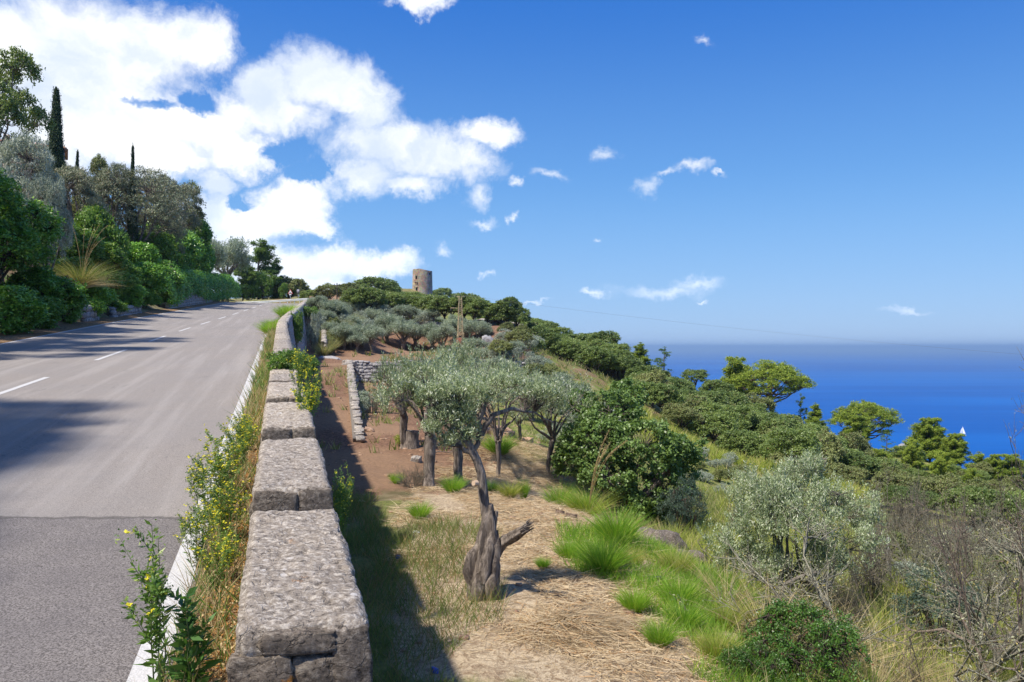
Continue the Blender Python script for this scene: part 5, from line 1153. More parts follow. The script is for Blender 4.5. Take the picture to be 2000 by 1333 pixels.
# ---- the pollarded olive in front
def pollard():
    r = np.random.default_rng(99); Z0 = 10.9; x0 = (947 - 1000) / FOC * Z0; b = Hs(x0, Z0); q = lambda px, py, z=Z0: np.array([(px - 947) / FOC * z, z - Z0, (EYE - py) / FOC * z - b])
    root = empty('olive_tree', (x0, Z0, b), 0, 'twisted pollarded olive with a thick cut side limb, nearest tree below the wall', 'tree'); g = Geo()
    tube_add(g, np.array([q(944, 1215), q(944, 1170), q(942, 1130), q(948, 1085), q(952, 1050), q(955, 1015), q(956, 985)]), np.array([.29, .24, .21, .17, .135, .10, .07]), 40, lump=.5, lf=7, flute=.14)
    for (pa, pb, ra) in ((936, 1150, .09), (962, 1140, .10), (950, 1105, .09), (968, 1110, .07)): tube_add(g, np.array([q(pa - 3, pb + 30, 10.75), q(pa, pb, 10.72), q(pa + 4, pb - 35, 10.78), q(pa + 3, pb - 75, 10.85)]), np.array([ra * .9, ra, ra * .8, ra * .3]), 16, lump=.5, lf=9)
    tube_add(g, np.array([q(928, 1150), q(920, 1115), q(926, 1085), q(942, 1060)]), np.array([.10, .13, .11, .05]), 14, lump=.4, lf=7)
    tube_add(g, np.array([q(955, 1110), q(962, 1080), q(984, 1058), q(1008, 1044, 10.6), q(1030, 1031, 10.5)]), np.array([.12, .10, .088, .075, .058]), 22, lump=.55, lf=9, flute=.16)
    tube_add(g, np.array([q(962, 1050), q(966, 1020), q(970, 998)]), np.array([.05, .035, .03]), 10, lump=.3)
    main = np.array([q(950, 1060), q(950, 1010), q(944, 965), q(940, 925), q(932, 900), q(921, 878)]); tube_add(g, main, np.array([.085, .075, .06, .055, .056, .058]), 14, lump=.2, lf=8)
    L_ = [[q(921, 880), q(908, 858), q(897, 838), q(893, 812), q(896, 790)], [q(921, 880), q(935, 868), q(940, 840), q(936, 815), q(946, 790)], [q(918, 882), q(895, 872), q(872, 862), q(862, 842)], [q(925, 885), q(915, 860), q(900, 850), q(880, 842), q(860, 812)], [q(940, 850), q(965, 812), q(1000, 800, 11.2), q(1040, 806, 11.6), q(1075, 826, 12)], [q(936, 815), q(950, 775), q(985, 752)]]
    anc = []
    for i, l in enumerate(L_):
        P = np.array(l); P = np.stack([np.interp(np.linspace(0, 1, 9), np.linspace(0, 1, len(P)), P[:, k]) for k in range(3)], -1) + r.normal(size=(9, 3)) * .012; P[0] = l[0]; tube_add(g, P, np.linspace(.042, .010, 9), 8, lump=.2, lf=9); anc += list(P[2:])
    lob = [(q(868, 808), (.26, .24, .22)), (q(850, 838), (.18, .2, .12)), (q(905, 820), (.24, .24, .26)), (q(895, 770), (.26, .26, .20)), (q(945, 770), (.26, .26, .16)), (q(992, 752), (.28, .28, .12)), (q(920, 850), (.14, .16, .12)), (q(880, 862), (.16, .16, .10)), (q(1045, 770, 11.5), (.28, .25, .12)), (q(850, 772), (.22, .2, .16))]
    C, D = lobes_surface(lob, 620, r, -.7, (.15, 1.1)); V, F = plus(clump_leaves(C, .06 * r.uniform(.6, 1.5, len(C)), 26, .052, .013, r, .3, .5, 1.0, (.05, 1.1), 1.2, (.5, 1.0), .5), shoots(C, D, 130, .20, r, .05, .012, 14))
    g.add(*segs(*twigs_between(C, np.array(anc), r, .005, .002, 1), n=3))
    link('trunk', g.mesh('trunk', M['bark'], True), root); link('crown', mesh1(V, F, M['olive_near'], 'crown'), root)
    cut = Geo(); e = norm((q(1030, 1031, 10.5) - q(1008, 1044, 10.6))[None])[0]; P = np.array([q(1030, 1031, 10.5), q(1030, 1031, 10.5) + e * .012]); c2 = q(936, 944, 10.8) + np.array([-.05, -.04, 0]); tube_add(cut, np.array([c2 + [.02, .03, 0], c2 + [-.02, -.02, .01]]), [.04, .032], 12, lump=.15)
    sp = Geo(); sx = r.normal(size=(26, 3)) * .028; e0 = q(1030, 1031, 10.5); sp.add(*segs(e0 + sx - e * .03, e0 + sx * 1.05 + e * r.uniform(.02, .12, (26, 1)), np.full(26, .013), np.full(26, .004), 4)); link('broken_end', sp.mesh('broken_end', M['deadwood'], True), root)
    link('cut_face', cut.mesh('cut_face', M['cutwood'], True), root)
pollard()

# ---- stumps
def stump(name, label, px, py, Z, rpx, hpx, mat='bark'):
    x = (px - 1000) / FOC * Z; b = Hs(x, Z); r_ = rpx / FOC * Z; h = hpx / FOC * Z; root = empty(name, (x, Z, b), 0, label, 'tree stump'); g = Geo()
    P = np.array([[0, 0, -.15], [0, 0, .02], [.01, 0, h * .5], [.02, .01, h]]); V, F = tube(P, np.array([r_ * 1.35, r_ * 1.2, r_ * 1.02, r_]), 16, .16, 6, cap=False); g.add(V, F); link('bark', g.mesh('bark', M[mat], True), root)
    c = Geo(); ring = V[-16:]; c.add(np.vstack([ring * [1, 1, 1] + [0, 0, -.004], [[.02, .01, h - .004]]]), np.stack([np.arange(16), np.roll(np.arange(16), -1), np.full(16, 16)], -1)); link('cut_face', c.mesh('cut_face', M['cutwood' if mat == 'pinebark' else 'bark']), root)
stump('tree_stump', 'tall dark stump beside the yellow-green shrub near the path', 800, 880, 27, 16, 34)
stump('tree_stump', 'larger and nearer of the two sawn stumps on the straw', 1114, 1010, 17.1, 12, 11, 'pinebark'); stump('tree_stump', 'smaller sawn stump left of its twin on the straw', 1092, 1002, 17.6, 9.5, 8, 'pinebark')

# ---- lush tufts on the terrace
TL = [tuft(100, M['lime'], n=900, dry=.06), tuft(101, M['lime'], n=900, h=.55, w=.9), tuft(102, M['yellowgrass'], n=900, h=.5, w=.9, dry=.12)]
tf = [(1205, 1035, 1095, 14.2, 120, 0, 'biggest bright green grass tuft at the terrace edge below the oak'), (1110, 1108, 1140, 13.0, 70, 1, 'green grass tuft left of the trio at the straw edge'), (1178, 1118, 1190, 12.2, 120, 0, 'broad bright grass tuft in the middle of the straw edge'), (1240, 1205, 1270, 10.6, 90, 1, 'tall bright green tuft beside the straw heap'),
      (1320, 1112, 1160, 13.2, 96, 2, 'yellow-green grass tuft beside the grey rock'), (1325, 1190, 1240, 11.2, 110, 1, 'green tuft behind the one by the straw heap'), (1335, 1235, 1300, 10.2, 96, 0, 'soft green tuft at the lower terrace edge'), (1288, 1290, 1345, 9.3, 90, 1, 'green tuft cut by the lower frame edge'), (1400, 1290, 1345, 9.2, 110, 2, 'yellow-green tuft at the bottom next to the dark shrub'), (1415, 1215, 1260, 10.8, 90, 2, 'yellow-green tuft left of the dry stalks'),
      (885, 938, 975, 19.5, 60, 1, 'green tuft at the foot of the gnarled olives'), (1022, 930, 948, 21, 32, 1, 'small round green tuft on the straw'), (1095, 940, 975, 20.5, 70, 0, 'green tuft at the terrace edge left of the plumed grass'), (1135, 958, 1000, 18.8, 70, 1, 'green tuft beneath the plumed grass'), (975, 852, 872, 27, 76, 0, 'dark green grass patch below the rubble heap'), (995, 960, 975, 19.6, 60, 2, 'low yellow-green grass right of the pollard trunk'),
      (820, 1022, 1040, 16, 60, 1, 'low green weeds left of the pollard trunk'), (960, 938, 952, 21, 44, 1, 'small grass tuft right behind the pollard trunk'), (1060, 1150, 1180, 12.2, 40, 1, 'small dark tuft right of the pollard base'), (775, 930, 950, 21, 36, 1, 'small green tuft at the foot of the grey twiggy bush'), (1230, 1100, 1140, 13, 80, 2, 'yellow tinted grass under the biggest tuft'), (1470, 1180, 1230, 11.2, 90, 2, 'yellow-green tuft under the silver olive bush')]
for px, py, pb, Z, w, k, lb in tf:
    x = (px - 1000) / FOC * Z; g = Hs(x, Z); h = max((EYE - py) / FOC * Z - g, .66 * w / FOC * Z); put(TL[k], 'grass_tuft', lb, 'grass', x, Z, g, w / FOC * Z / 1.15, min(h * 1.2, .85) / .6, rng.uniform(0, 6), 'bright grass tufts on the terrace')
PG = tuft(110, M['yellowgrass'], h=.7, w=1.1, n=500, plumes=6, plume_h=1.9, dry=.2)
o = put(PG, 'plumed_grass', 'tall grass with arching tan plumes in front of the big oak', 'grass', (1150 - 1000) / FOC * 18.6, 18.6, Hs(1.74, 18.6), 1.0, 1.05, -.1)
PG2 = tuft(112, M['mixgrass'], h=1.5, w=1.3, n=900, bw=.012, plumes=8, plume_h=3.2, dry=.5)
Zp = ZO(160, 11.0); put(PG2, 'plumed_grass', 'big pale clump of plumed grass on the green bank left of the road', 'grass', atx(160, Zp), Zp, Hs(atx(160, Zp), Zp) + 1.5, 1.25, 1.3, .3)
DT = [tuft(120, M['drygrass'], h=1.1, w=1.1, n=170, bw=.006, bend=.3, sec=3), tuft(121, M['drygrass'], h=.9, w=1.0, n=300, bw=.005), tuft(122, M['tangrass'], h=1.0, w=.75, n=700, bw=.014, bend=.3)]
for px, Z, s_, k, lb in [(1500, 10.6, .9, 0, 'tall dry stalks left of the dark lentisk shrub'), (1630, 10.4, 1.0, 0, 'tall dry stalks rising behind the dark shrub'), (1740, 10.2, 1.05, 0, 'leaning dry straw-coloured stalks right of the dark shrub'), (1700, 9.0, .8, 1, 'thick dry tuft at the bottom right of the dark shrub'), (1850, 9.6, .7, 0, 'thin dry stalks under the bare branches'), (1930, 9.0, .8, 1, 'dry tuft near the bottom right corner'), (1420, 11.8, .8, 0, 'dry stalks between green tufts and the olive bush'), (1570, 11.4, .8, 1, 'dry pale grass below the silver olive bush')]:
    x = (px - 1000) / FOC * Z; put(DT[k], 'dry_grass', lb, 'grass', x, Z, Hs(x, Z), s_ * 1.1, s_, rng.uniform(0, 6), 'dry grass clumps in the right foreground')
for i, (px, Z, s_) in enumerate([(630, 76, 1.3), (642, 73, 1.3), (655, 76, 1.4), (668, 80, 1.4), (648, 84, 1.4), (682, 84, 1.3), (700, 88, 1.2), (632, 68, 1.1)]):
    x = (px - 1000) / FOC * Z; put(DT[2], 'dry_grass', f'tall tan grass over the red bank past the wall, {ORD[i]} clump', 'grass', x, Z, Hs(x, Z) + .1, s_ * 1.0, s_ * 1.25, rng.uniform(0, 6), 'tall tan grass on the red bank')

# ---- lentisk shrub and bare shrubs in the right foreground
LT = shrub(130, M['lentisk'], h=.8, w=1.8, nc=640, cr=.075, per=34, L=.034, Wd=.016, nl=14, gaps=.25)
grow(LT, 'lentisk_bush', 'smaller dark lentisk clump in the lower frame edge left of the main one', 'shrub', 1470, 1262, 8.9, 150, 2.6, sink=.1, squat=False, minh=.4); grow(LT, 'lentisk_bush', 'dark green lentisk bush at the bottom among dry stalks', 'shrub', 1565, 1196, 9.4, 290, .6, sink=.1, minh=.7, squat=False)
TB = [twig_bush(140, 'twig', n0=20, nch=4, r0=.018), twig_bush(141, 'redtwig', n0=16, nch=4, r0=.018), twig_bush(142, 'lichentwig', n0=16, nch=4, r0=.016, leafm='lichen', leafn=3500)]
for px, py, Z, w, k, lb in [(1745, 925, 24, 150, 0, 'bare grey twiggy shrub just right of the silver olive bush'), (1830, 950, 22, 150, 0, 'bare grey-brown shrub in the middle of the thicket'), (1905, 945, 21, 150, 2, 'bare lichen-grey shrub left of the bare tree'), (1790, 985, 18, 170, 2, 'lichen-grey shrub spreading below the brownish thicket'), (1700, 1000, 17, 150, 0, 'thin grey shrub at the right flank of the olive bush'),
                            (1880, 1000, 16, 180, 2, 'wide lichen-grey shrub in front of the bare reddish one'), (805, 905, 20.5, 70, 0, 'small grey twiggy bush at the foot of the gnarled olive'), (1975, 985, 19, 160, 0, 'bare grey shrub near the right edge of the thicket'), (1640, 1095, 13.4, 130, 0, 'small bare shrub below the olive bush')]:
    grow(TB[k], 'bare_shrub', lb, 'shrub', px, py, Z, w, None, 'bare shrubs on the right')
BT = twig_bush(150, 'redtwig', h=3.6, w=5.0, n0=8, lv=5, nch=4, r0=.035, leafm='lichen', leafn=3600)
BT2 = twig_bush(151, 'lichentwig', h=2.4, w=5.0, n0=12, lv=5, nch=4, r0=.03, leafm='lichen', leafn=9000, up=-.1)
x, y = 6.15, 9.8; g_ = Hs(x, y); put(BT, 'bare_tree', 'tall bare reddish tree leaning in at the right edge before the sea', 'tree', x, y, g_, 2.9 / BT['w'], (-.75 - g_) / BT['h'] / .88, 1.0)
x, y = 5.9, 11.4; g_ = Hs(x, y); put(BT2, 'bare_tree', 'low lichen-covered tree with long drooping branches at the right edge', 'tree', x, y, g_, 6.0 / BT2['w'], (-2.0 - g_) / BT2['h'], .3)

# ---- left bank
BE = shrub(160, M['ever'], h=6.2, w=6.5, nc=1150, cr=.34, per=40, L=.17, Wd=.08, nl=12, depth=(.75, 1.02))
grow(BE, 'evergreen_bush', 'huge glossy green bush at the left edge beside the road', 'shrub', -50, 338, ZO(-50, 13.4), 300, .5, sink=.3)
EV = [shrub(161, M['ever'], h=3.0, w=3.6, nc=420, cr=.28, per=40, L=.15, Wd=.07, depth=(.75, 1.02)), shrub(162, M['ivy'], h=3.0, w=3.6, nc=420, cr=.26, per=40, L=.14, Wd=.07, depth=(.7, 1.02)), shrub(163, M['ever'], h=3.2, w=3.4, nc=420, cr=.28, per=40, L=.15, Wd=.07, depth=(.75, 1.02))]
for px, py, Z, w, k, lb in [(362, 425, ZO(362, 14.2), 90, 2, 'tall dark shrub under the slim trees at the hedge start'), (384, 470, ZO(384, 14.0), 60, 0, 'dark shrub right above the start of the clipped hedge'), (330, 430, ZO(330, 14.0), 110, 0, 'dark shrub mass behind the road-edge shrubs at the bank end'), (120, 420, ZO(120, 15), 130, 1, 'light green tall shrub right of the huge glossy bush'), (290, 440, ZO(290, 14), 110, 1, 'light green shrub among the dark ones under the dusty olives'), (70, 545, ZO(70, 11.9), 150, 0, 'low glossy shrub at the road edge under the huge bush'), (130, 500, ZO(130, 12.6), 130, 1, 'light green shrub left of the plumed grass'), (200, 462, ZO(200, 13.2), 120, 1, 'light green shrub behind the plumed grass'), (150, 560, ZO(150, 11.9), 120, 0, 'dark glossy shrub beneath the plumed grass'), (208, 540, ZO(208, 12.0), 110, 1, 'green shrub at the road edge right of the plumed grass'),
                            (255, 528, ZO(255, 12.0), 110, 2, 'dark shrub over the small wall patch'), (292, 505, ZO(292, 12.2), 110, 0, 'dark shrub under the big dusty olive'), (322, 512, ZO(322, 12.0), 90, 2, 'dark shrub beside the start of the clipped hedge'), (338, 490, ZO(338, 12.6), 70, 0, 'tall dark shrub just left of the clipped hedge'), (185, 380, ZO(185, 14.0), 110, 1, 'yellow-green leafy tree in front of the dusty olive'), (250, 470, ZO(250, 13.6), 110, 2, 'dark shrub mass below the dusty crowns')]:
    grow(EV[k], 'evergreen_shrub', lb, 'shrub', px, py, Z, w * 1.15, None, 'green shrubs on the left bank', sink=.15)
for Y in (4, 9, 14, 19, 24):       # the same bank carries on beside the camera, outside the picture; these throw the shade on the road
    x = float(XL(Y)) - 11.6 - (Y % 3) * .6; put(EV[Y % 3], 'evergreen_shrub', f'glossy shrub on the bank left of the road, {ORD[(Y - 4) // 5]} uphill', 'shrub', x, Y, Hs(x, Y), 1.25, 1.3 + .4 * (Y % 2), Y * 1.0, 'green shrubs on the left bank')
DO = [broadleaf(170, M['dusty'], M['bark'], h=7, w=7, nc=500, cr=.34, per=44, L=.16, Wd=.045, nl=13, tip=(.8, .6), tjit=.6, trunk_h=1.2, gaps=.35), broadleaf(171, M['dusty'], M['bark'], h=6, w=5, nc=420, cr=.32, per=44, L=.16, Wd=.045, nl=9, tip=(.8, .6), tjit=.6, trunk_h=1.2, gaps=.3)]
GT = [broadleaf(172, M['oak'], M['bark'], h=10, w=8, nc=520, cr=.42, per=40, L=.2, Wd=.09, nl=15, trunk_h=2.5, base_lobe=False, lobe_r=(.10, .17), gaps=.25), broadleaf(173, M['oak_olive'], M['bark'], h=7, w=5, nc=360, cr=.3, per=36, L=.15, Wd=.07, nl=12, trunk_h=1.5, base_lobe=False, lobe_r=(.11, .18), gaps=.25)]
for px, py, Z, w, pr, lb in [(262, 332, ZO(262, 15), 210, DO[0], 'big dusty grey-green olive tree on the bank above the road'), (150, 322, ZO(150, 15.5), 120, DO[1], 'dusty olive between the cypress and the huge bush'), (215, 322, ZO(215, 16.5), 110, DO[1], 'dusty olive behind the yellow-green tree'), (335, 345, ZO(335, 14.6), 110, DO[1], 'dusty olive at the right shoulder of the bank'),
                             (300, 400, ZO(300, 14), 120, DO[0], 'lower dusty olive crown over the dark shrubs'), (440, 472, ZO(440, 14.5), 84, OLV[0], 'grey-green olive behind the clipped hedge'), (402, 468, ZO(402, 14.5), 66, OLV[1], 'olive at the left end behind the clipped hedge')]:
    grow(pr, 'olive_tree', lb, 'tree', px, py, Z, w * 1.1, None, 'olives on the left bank')
for px, py, Z, w, pr, lb in [(-8, 78, 50, 185, GT[0], 'tall dark tree with gappy crown at the upper left corner'), (358, 352, ZO(358, 14.2), 84, GT[1], 'slim dark tree at the right edge of the bank trees'), (375, 420, ZO(375, 13.8), 60, GT[1], 'dark small tree just above the hedge start'), (172, 296, ZO(172, 19), 70, GT[1], 'thin-crowned tree right of the tall cypress'), (212, 300, ZO(212, 19), 60, GT[1], 'thin-crowned tree left of the small cypress'), (290, 340, ZO(290, 17), 90, GT[1], 'dark-crowned tree behind the big dusty olive')]:
    grow(pr, 'evergreen_tree', lb, 'tree', px, py, Z, w * 1.1, None, 'dark trees on the left bank')
SB = [broadleaf(175, M['silver'], M['bark'], h=6, w=5, nc=560, cr=.32, per=44, L=.16, Wd=.04, nl=12, tip=(.7, 1.0), tjit=.6, trunk_h=1.0, gaps=.4, low=-.6)]
grow(SB[0], 'silver_bush', 'silvery grey bush under the dark tree at upper left', 'shrub', 36, 250, 46, 170, None, 'silvery bushes on the left bank'); grow(SB[0], 'silver_bush', 'small pale silvery bush below the tall cypress', 'shrub', 92, 332, 42, 90, None, 'silvery bushes on the left bank'); grow(SB[0], 'silver_bush', 'silvery bush at the left edge above the huge green bush', 'shrub', 5, 300, 40, 110, None, 'silvery bushes on the left bank')
CY = [cypress(180), cypress(181, h=7, w=1.5, n=500, sharp=1.0)]
grow(CY[0], 'cypress_tree', 'tall dark green columnar cypress at the upper left', 'tree', 106, 172, 72, 46, .3, sink=.3); grow(CY[1], 'cypress_tree', 'small pointed cypress poking above the dusty olives', 'tree', 257, 288, 74, 22, .3, 'small cypresses'); grow(CY[1], 'cypress_tree', 'tiny cypress tip just right of the tall cypress', 'tree', 146, 294, 76, 20, 1.3, 'small cypresses')

for i, (Y, w_, sc) in enumerate([(-2.0, 13.6, 1.5), (4.5, 13.4, 1.5), (20, 14.8, 1.3), (26.0, 15.0, 1.35), (33, 15.5, 1.1)]):
    x = float(XL(Y)) - w_; put(GT[0], 'evergreen_tree', f'tall gappy tree on the bank left of the road, {ORD[i]} uphill', 'tree', x, Y, Hs(x, Y), sc * .8, sc, Y * 1.3, 'dark trees on the left bank')

for i, (px, py, w_) in enumerate([(-20, 585, 190), (45, 590, 150), (100, 580, 120), (150, 592, 100), (195, 575, 90), (238, 570, 80), (276, 562, 70), (306, 556, 60)]):
    grow(EV[i % 3], 'evergreen_shrub', f'low shrub at the very edge of the road on the left bank, {ORD[i]} uphill', 'shrub', px, py, ZO(px, 11.3), w_ * 1.1, None, 'low shrubs along the left road edge', sink=.3)

# clipped hedge above the roadside wall
def hedge():
    r = np.random.default_rng(190); n = 3000; Y = r.uniform(67, 121, n); a = r.uniform(-.55, np.pi, n); base = ZR(Y) + .45 + 1.2 * np.exp(-((Y - 80) / 6.5) ** 2)
    top = ZR(Y) + 3.35 + .25 * np.sin(Y * .9) - 1.0 * sstep(112, 121, Y); rx = 1.35 + .12 * np.sin(Y * 1.7); cx = XL(Y) - 11.5; cz = (base + top) / 2; rz = (top - base) / 2
    ca, sa = np.cos(a), np.sin(a); sq = lambda v: np.sign(v) * np.abs(v) ** .6; C = np.stack([cx + rx * sq(ca), Y, cz + rz * sq(sa)], -1) + r.normal(size=(n, 3)) * .07; D = norm(np.stack([ca, np.zeros(n), sa], -1))
    org = np.array([float(XL(94)) - 11.5, 94, float(ZR(94))]); k = 24; cc = np.repeat(C, k, 0) - org; DD = np.repeat(D, k, 0); P = cc + r.normal(size=cc.shape) * .16 + DD * .08
    V, F = leaves(P, DD + rdir(len(P), r) * .8 + [[0, 0, .3]], .20, .11, r); root = empty('hedge', org, 0, 'clipped dense green hedge standing on the low roadside wall', 'hedge'); link('foliage', mesh1(V, F, M['hedge'], 'foliage'), root)
    g = Geo(); Ys = np.arange(68, 120, .8); P0 = np.stack([XL(Ys) - 11.4, Ys, ZR(Ys) - .2], -1) - org; P1 = P0 + r.normal(size=P0.shape) * .15 + [0, 0, 2.9]; g.add(*segs(P0, P1, np.full(len(Ys), .05), np.full(len(Ys), .02), 5)); link('stems', g.mesh('stems', M['darkbark']), root)
hedge()

# ---- beyond the bend
for px, py, Z, w, pr, lb in [(505, 466, 152, 92, PAL[2], 'tall dark green pine beyond the bend of the road'), (474, 515, 148, 60, PAL[2], 'dark pine at the inner side of the bend'), (540, 505, 156, 44, PAL[2], 'slim pine right of the tall pine at the bend')]:
    grow(pr, 'pine_tree', lb, 'tree', px, py, Z, w * 1.1, None, 'pines beyond the bend')
for px, py, Z, w, k, lb in [(517, 531, 143, 38, LIM[0], 'lime green rounded bush behind the guardrail'), (553, 553, 142, 20, LIM[0], 'small lime bush left of the warning sign'), (487, 556, 142, 34, LIM[0], 'low lime bush at the hedge end behind the guardrail')]:
    grow(k, 'lime_bush', lb, 'shrub', px, py, Z, w, None, 'lime green bushes at the bend')
for px, py, Z, w, k, lb in [(566, 540, 156, 66, OAKB[0], 'dull green tree behind the warning sign'), (588, 556, 156, 50, OAKB[1], 'low dull tree right of the warning sign'), (540, 545, 156, 60, OAKB[1], 'dull green tree between lime bushes at the bend'), (604, 574, 150, 40, OAK[0], 'small dark oak at the skyline past the wall end'), (625, 570, 160, 40, OAKB[0], 'small dull tree at the skyline right of the wall end')]:
    grow(k, 'evergreen_tree', lb, 'tree', px, py, Z, w * 1.2, None, 'trees beyond the bend')

# ---- weeds along the wall
WD = [weed(200, branch=5), weed(201, h=.75, ns=9), weed(202, h=.6, ns=8, fl=.9), weed(203, h=.8, ns=3, spread=.16, fl=.35, leafy=60, L=.075, Wd=.018)]
WB = weed(204, h=.62, ns=4, spread=.10, fl=0, leafy=46, L=.125, Wd=.034, mat='weeddark', branch=1)
def atx(px, Z): return (px - 1000) / FOC * Z
for px, Z, s_, sh, k, lb in [(318, 3.35, .9, 1.0, 3, 'slim flowering weed rising over the white edge line, nearest the viewer'), (405, 6.1, 1.0, .72, 1, 'leafy yellow-flowered weed leaning over the road'), (450, 5.6, .9, .66, 0, 'yellow-flowered weed against the second wall block'), (440, 6.9, 1.1, .88, 2, 'tallest bright yellow-flowered weed between road and wall'), (470, 7.9, .9, .70, 1, 'yellow-flowered weed behind the tallest one'), (485, 8.7, .8, .68, 0, 'last yellow-flowered weed up the verge'), (385, 5.1, .7, .55, 1, 'low weed sprawling onto the white line'), (425, 4.7, .7, .50, 2, 'short green weed before the flowering clump')]:
    x = atx(px, Z); put(WD[k], 'flowering_weed', lb, 'plant', x, Z, float(ZR(Z)) + .01, s_, sh, rng.uniform(0, 6), 'yellow-flowered weeds on the verge')
put(WB, 'broadleaf_weed', 'dark broad-leaved weed at the bottom of the white line', 'plant', atx(376, 3.3), 3.3, float(ZR(3.3)), .75, .85, 1.0)
for px, py, Z, s_, sh, k, rz, lb in [(596, 850, 8.3, .8, .95, 2, .4, 'bright yellow-flowered weed growing out of the far side of the wall'), (590, 800, 9.2, .8, 1.0, 1, 2.0, 'flowering weed behind the wall, a little further up'), (655, 1060, 6.1, .55, .75, 3, 1.0, 'thin flowering weed beside the wall above the shaded grass'), (668, 1040, 6.5, .5, .7, 0, 3.0, 'small flowering weed beside its thin neighbour by the wall')]:
    put(WD[k], 'flowering_weed', lb, 'plant', atx(px, Z), Z, (EYE - py) / FOC * Z, s_, sh, rz, 'yellow-flowered weeds behind the wall')
VN = shrub(210, M['weed'], h=.5, w=.9, nc=300, cr=.07, per=26, L=.045, Wd=.022, tip=(.6, .5), bark='twig')
put(VN, 'wall_creeper', 'green creeper spilling over the wall top further up', 'plant', float(XL(13.3)) + .35, 13.3, float(ZT(13.3)) - .12, .95, .85, .4)
put(VN, 'wall_creeper', 'dark creeper hanging down the curved retaining wall', 'plant', float(XL(52)) + .75, 52, 0.1, 1.2, 4.4, 1.4)
put(VN, 'wall_creeper', 'dry leafy creeper near the far top of the retaining wall', 'plant', float(XL(78)) + .9, 78, 2.7, 2.6, 2.4, 2.4)
for i, Y in enumerate((38, 44, 62, 70)):
    put(TL[1 if i % 2 else 0], 'grass_tuft', f'green grass tuft on the road side of the parapet, {ORD[i]} up the hill', 'grass', float(XL(Y)) - .35, Y, float(ZR(Y)), 1.1 + .5 * (Y > 50), 1.2 + .7 * (Y > 50), Y, 'grass tufts along the parapet foot')
WY = shrub(211, M['yellowgrass'], h=.7, w=.9, nc=120, cr=.1, per=30, L=.06, Wd=.02)
grow(WY, 'green_shrub', 'small yellow-green shrub left of the tall stump', 'shrub', 786, 848, 27.5, 34)

# ---- ground cover nobody could count
def scatter(name, label_kind, n, xr, yr, maskf, mat, h, bw, lean=.5, flat=False, seed=1, sec=2, bend=.4, clump=None):
    r = np.random.default_rng(seed); X = r.uniform(*xr, n); Y = r.uniform(*yr, n)
    if clump: c = r.choice(n // clump, n); a = X[c].copy(), Y[c].copy(); X = a[0] + r.normal(size=n) * .09; Y = a[1] + r.normal(size=n) * .09
    k = maskf(X, Y, r) ; X, Y = X[k], Y[k]; Z = H(X, Y); n = len(X); B = np.stack([X, Y, Z], -1)
    hh = h * r.uniform(.5, 1.4, n) * (1 + np.hypot(X, Y) / 60)
    if flat:
        B[:, 2] += r.uniform(.0, .05, n); a = r.uniform(0, 2 * np.pi, n) ; D = np.stack([np.cos(a), np.sin(a), r.normal(size=n) * .16], -1); V, F = blades(B, D, hh, bw, r, .08, 1)
    else:
        D = np.stack([r.normal(size=n) * lean, r.normal(size=n) * lean, np.ones(n)], -1); V, F = blades(B - [0, 0, .02], D, hh, bw * (1 + np.hypot(X, Y) / 25), r, bend * h, sec)
    tag(Geo().add(V, F).build(name, mat), kind='stuff')
U_ = lambda X, Y: X - XW(Y)
scatter('straw_litter', '', 110000, (-2.4, 4.2), (7.2, 30), lambda X, Y, r: (U_(X, Y) > 1.0) & (r.random(len(X)) < 1.2 * (7.5 / Y) ** .35) & (fbm(np.stack([X, Y, X * 0], -1) * .9, 3) > -.32 + .5 * (X > 2.4) + .6 * (X < XP(Y) + 2)) & (X > -1.6 - (Y - 10) * .12) & (X < 3.4), M['straw'], .24, .0085, flat=True, seed=301)
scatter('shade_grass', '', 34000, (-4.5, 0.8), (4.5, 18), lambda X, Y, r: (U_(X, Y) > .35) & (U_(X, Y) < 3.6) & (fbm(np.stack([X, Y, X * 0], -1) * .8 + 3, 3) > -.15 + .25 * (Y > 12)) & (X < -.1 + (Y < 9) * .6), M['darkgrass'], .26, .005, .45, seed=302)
scatter('terrace_grass', '', 42000, (0.9, 4.4), (7.0, 15.5), lambda X, Y, r: (fbm(np.stack([X, Y, X * 0], -1) * .9 + 2, 3) > .18 - .42 * sstep(1.3, 2.4, X - .05 * (Y - 8)) + .3 * (X > 3.6)), M['lime'], .20, .006, .4, seed=308, clump=16)
scatter('slope_grass', '', 56000, (2.0, 15), (7.5, 34), lambda X, Y, r: (X > 2.0 + .9 * fbm(np.stack([X, Y, X * 0], -1) * .5, 2) + .02 * Y) & (r.random(len(X)) < 1.3 * (9 / Y) ** .6), M['mixgrass'], .30, .007, .5, seed=303, clump=14)
scatter('thicket_grass', '', 38000, (3.4, 15), (8.5, 28), lambda X, Y, r: (fbm(np.stack([X, Y, X * 0], -1) * .7 + 6, 3) > -.12), M['yellowgrass'], .38, .008, .4, seed=309, clump=18)
scatter('bank_grass', '', 34000, (7, 22), (30, 62), lambda X, Y, r: (fbm(np.stack([X, Y, X * 0], -1) * .45, 3) > .0), M['yellowgrass'], .30, .012, .4, seed=304, clump=12)
scatter('hill_grass', '', 30000, (-22, 14), (26, 110), lambda X, Y, r: (U_(X, Y) > .7) & (fbm(np.stack([X, Y, X * 0], -1) * .22 + 8, 3) > .05 + .25 * (X < XP(Y)) + .1 * (Y > 58)), M['mixgrass'], .22, .014, .4, seed=305, clump=10)
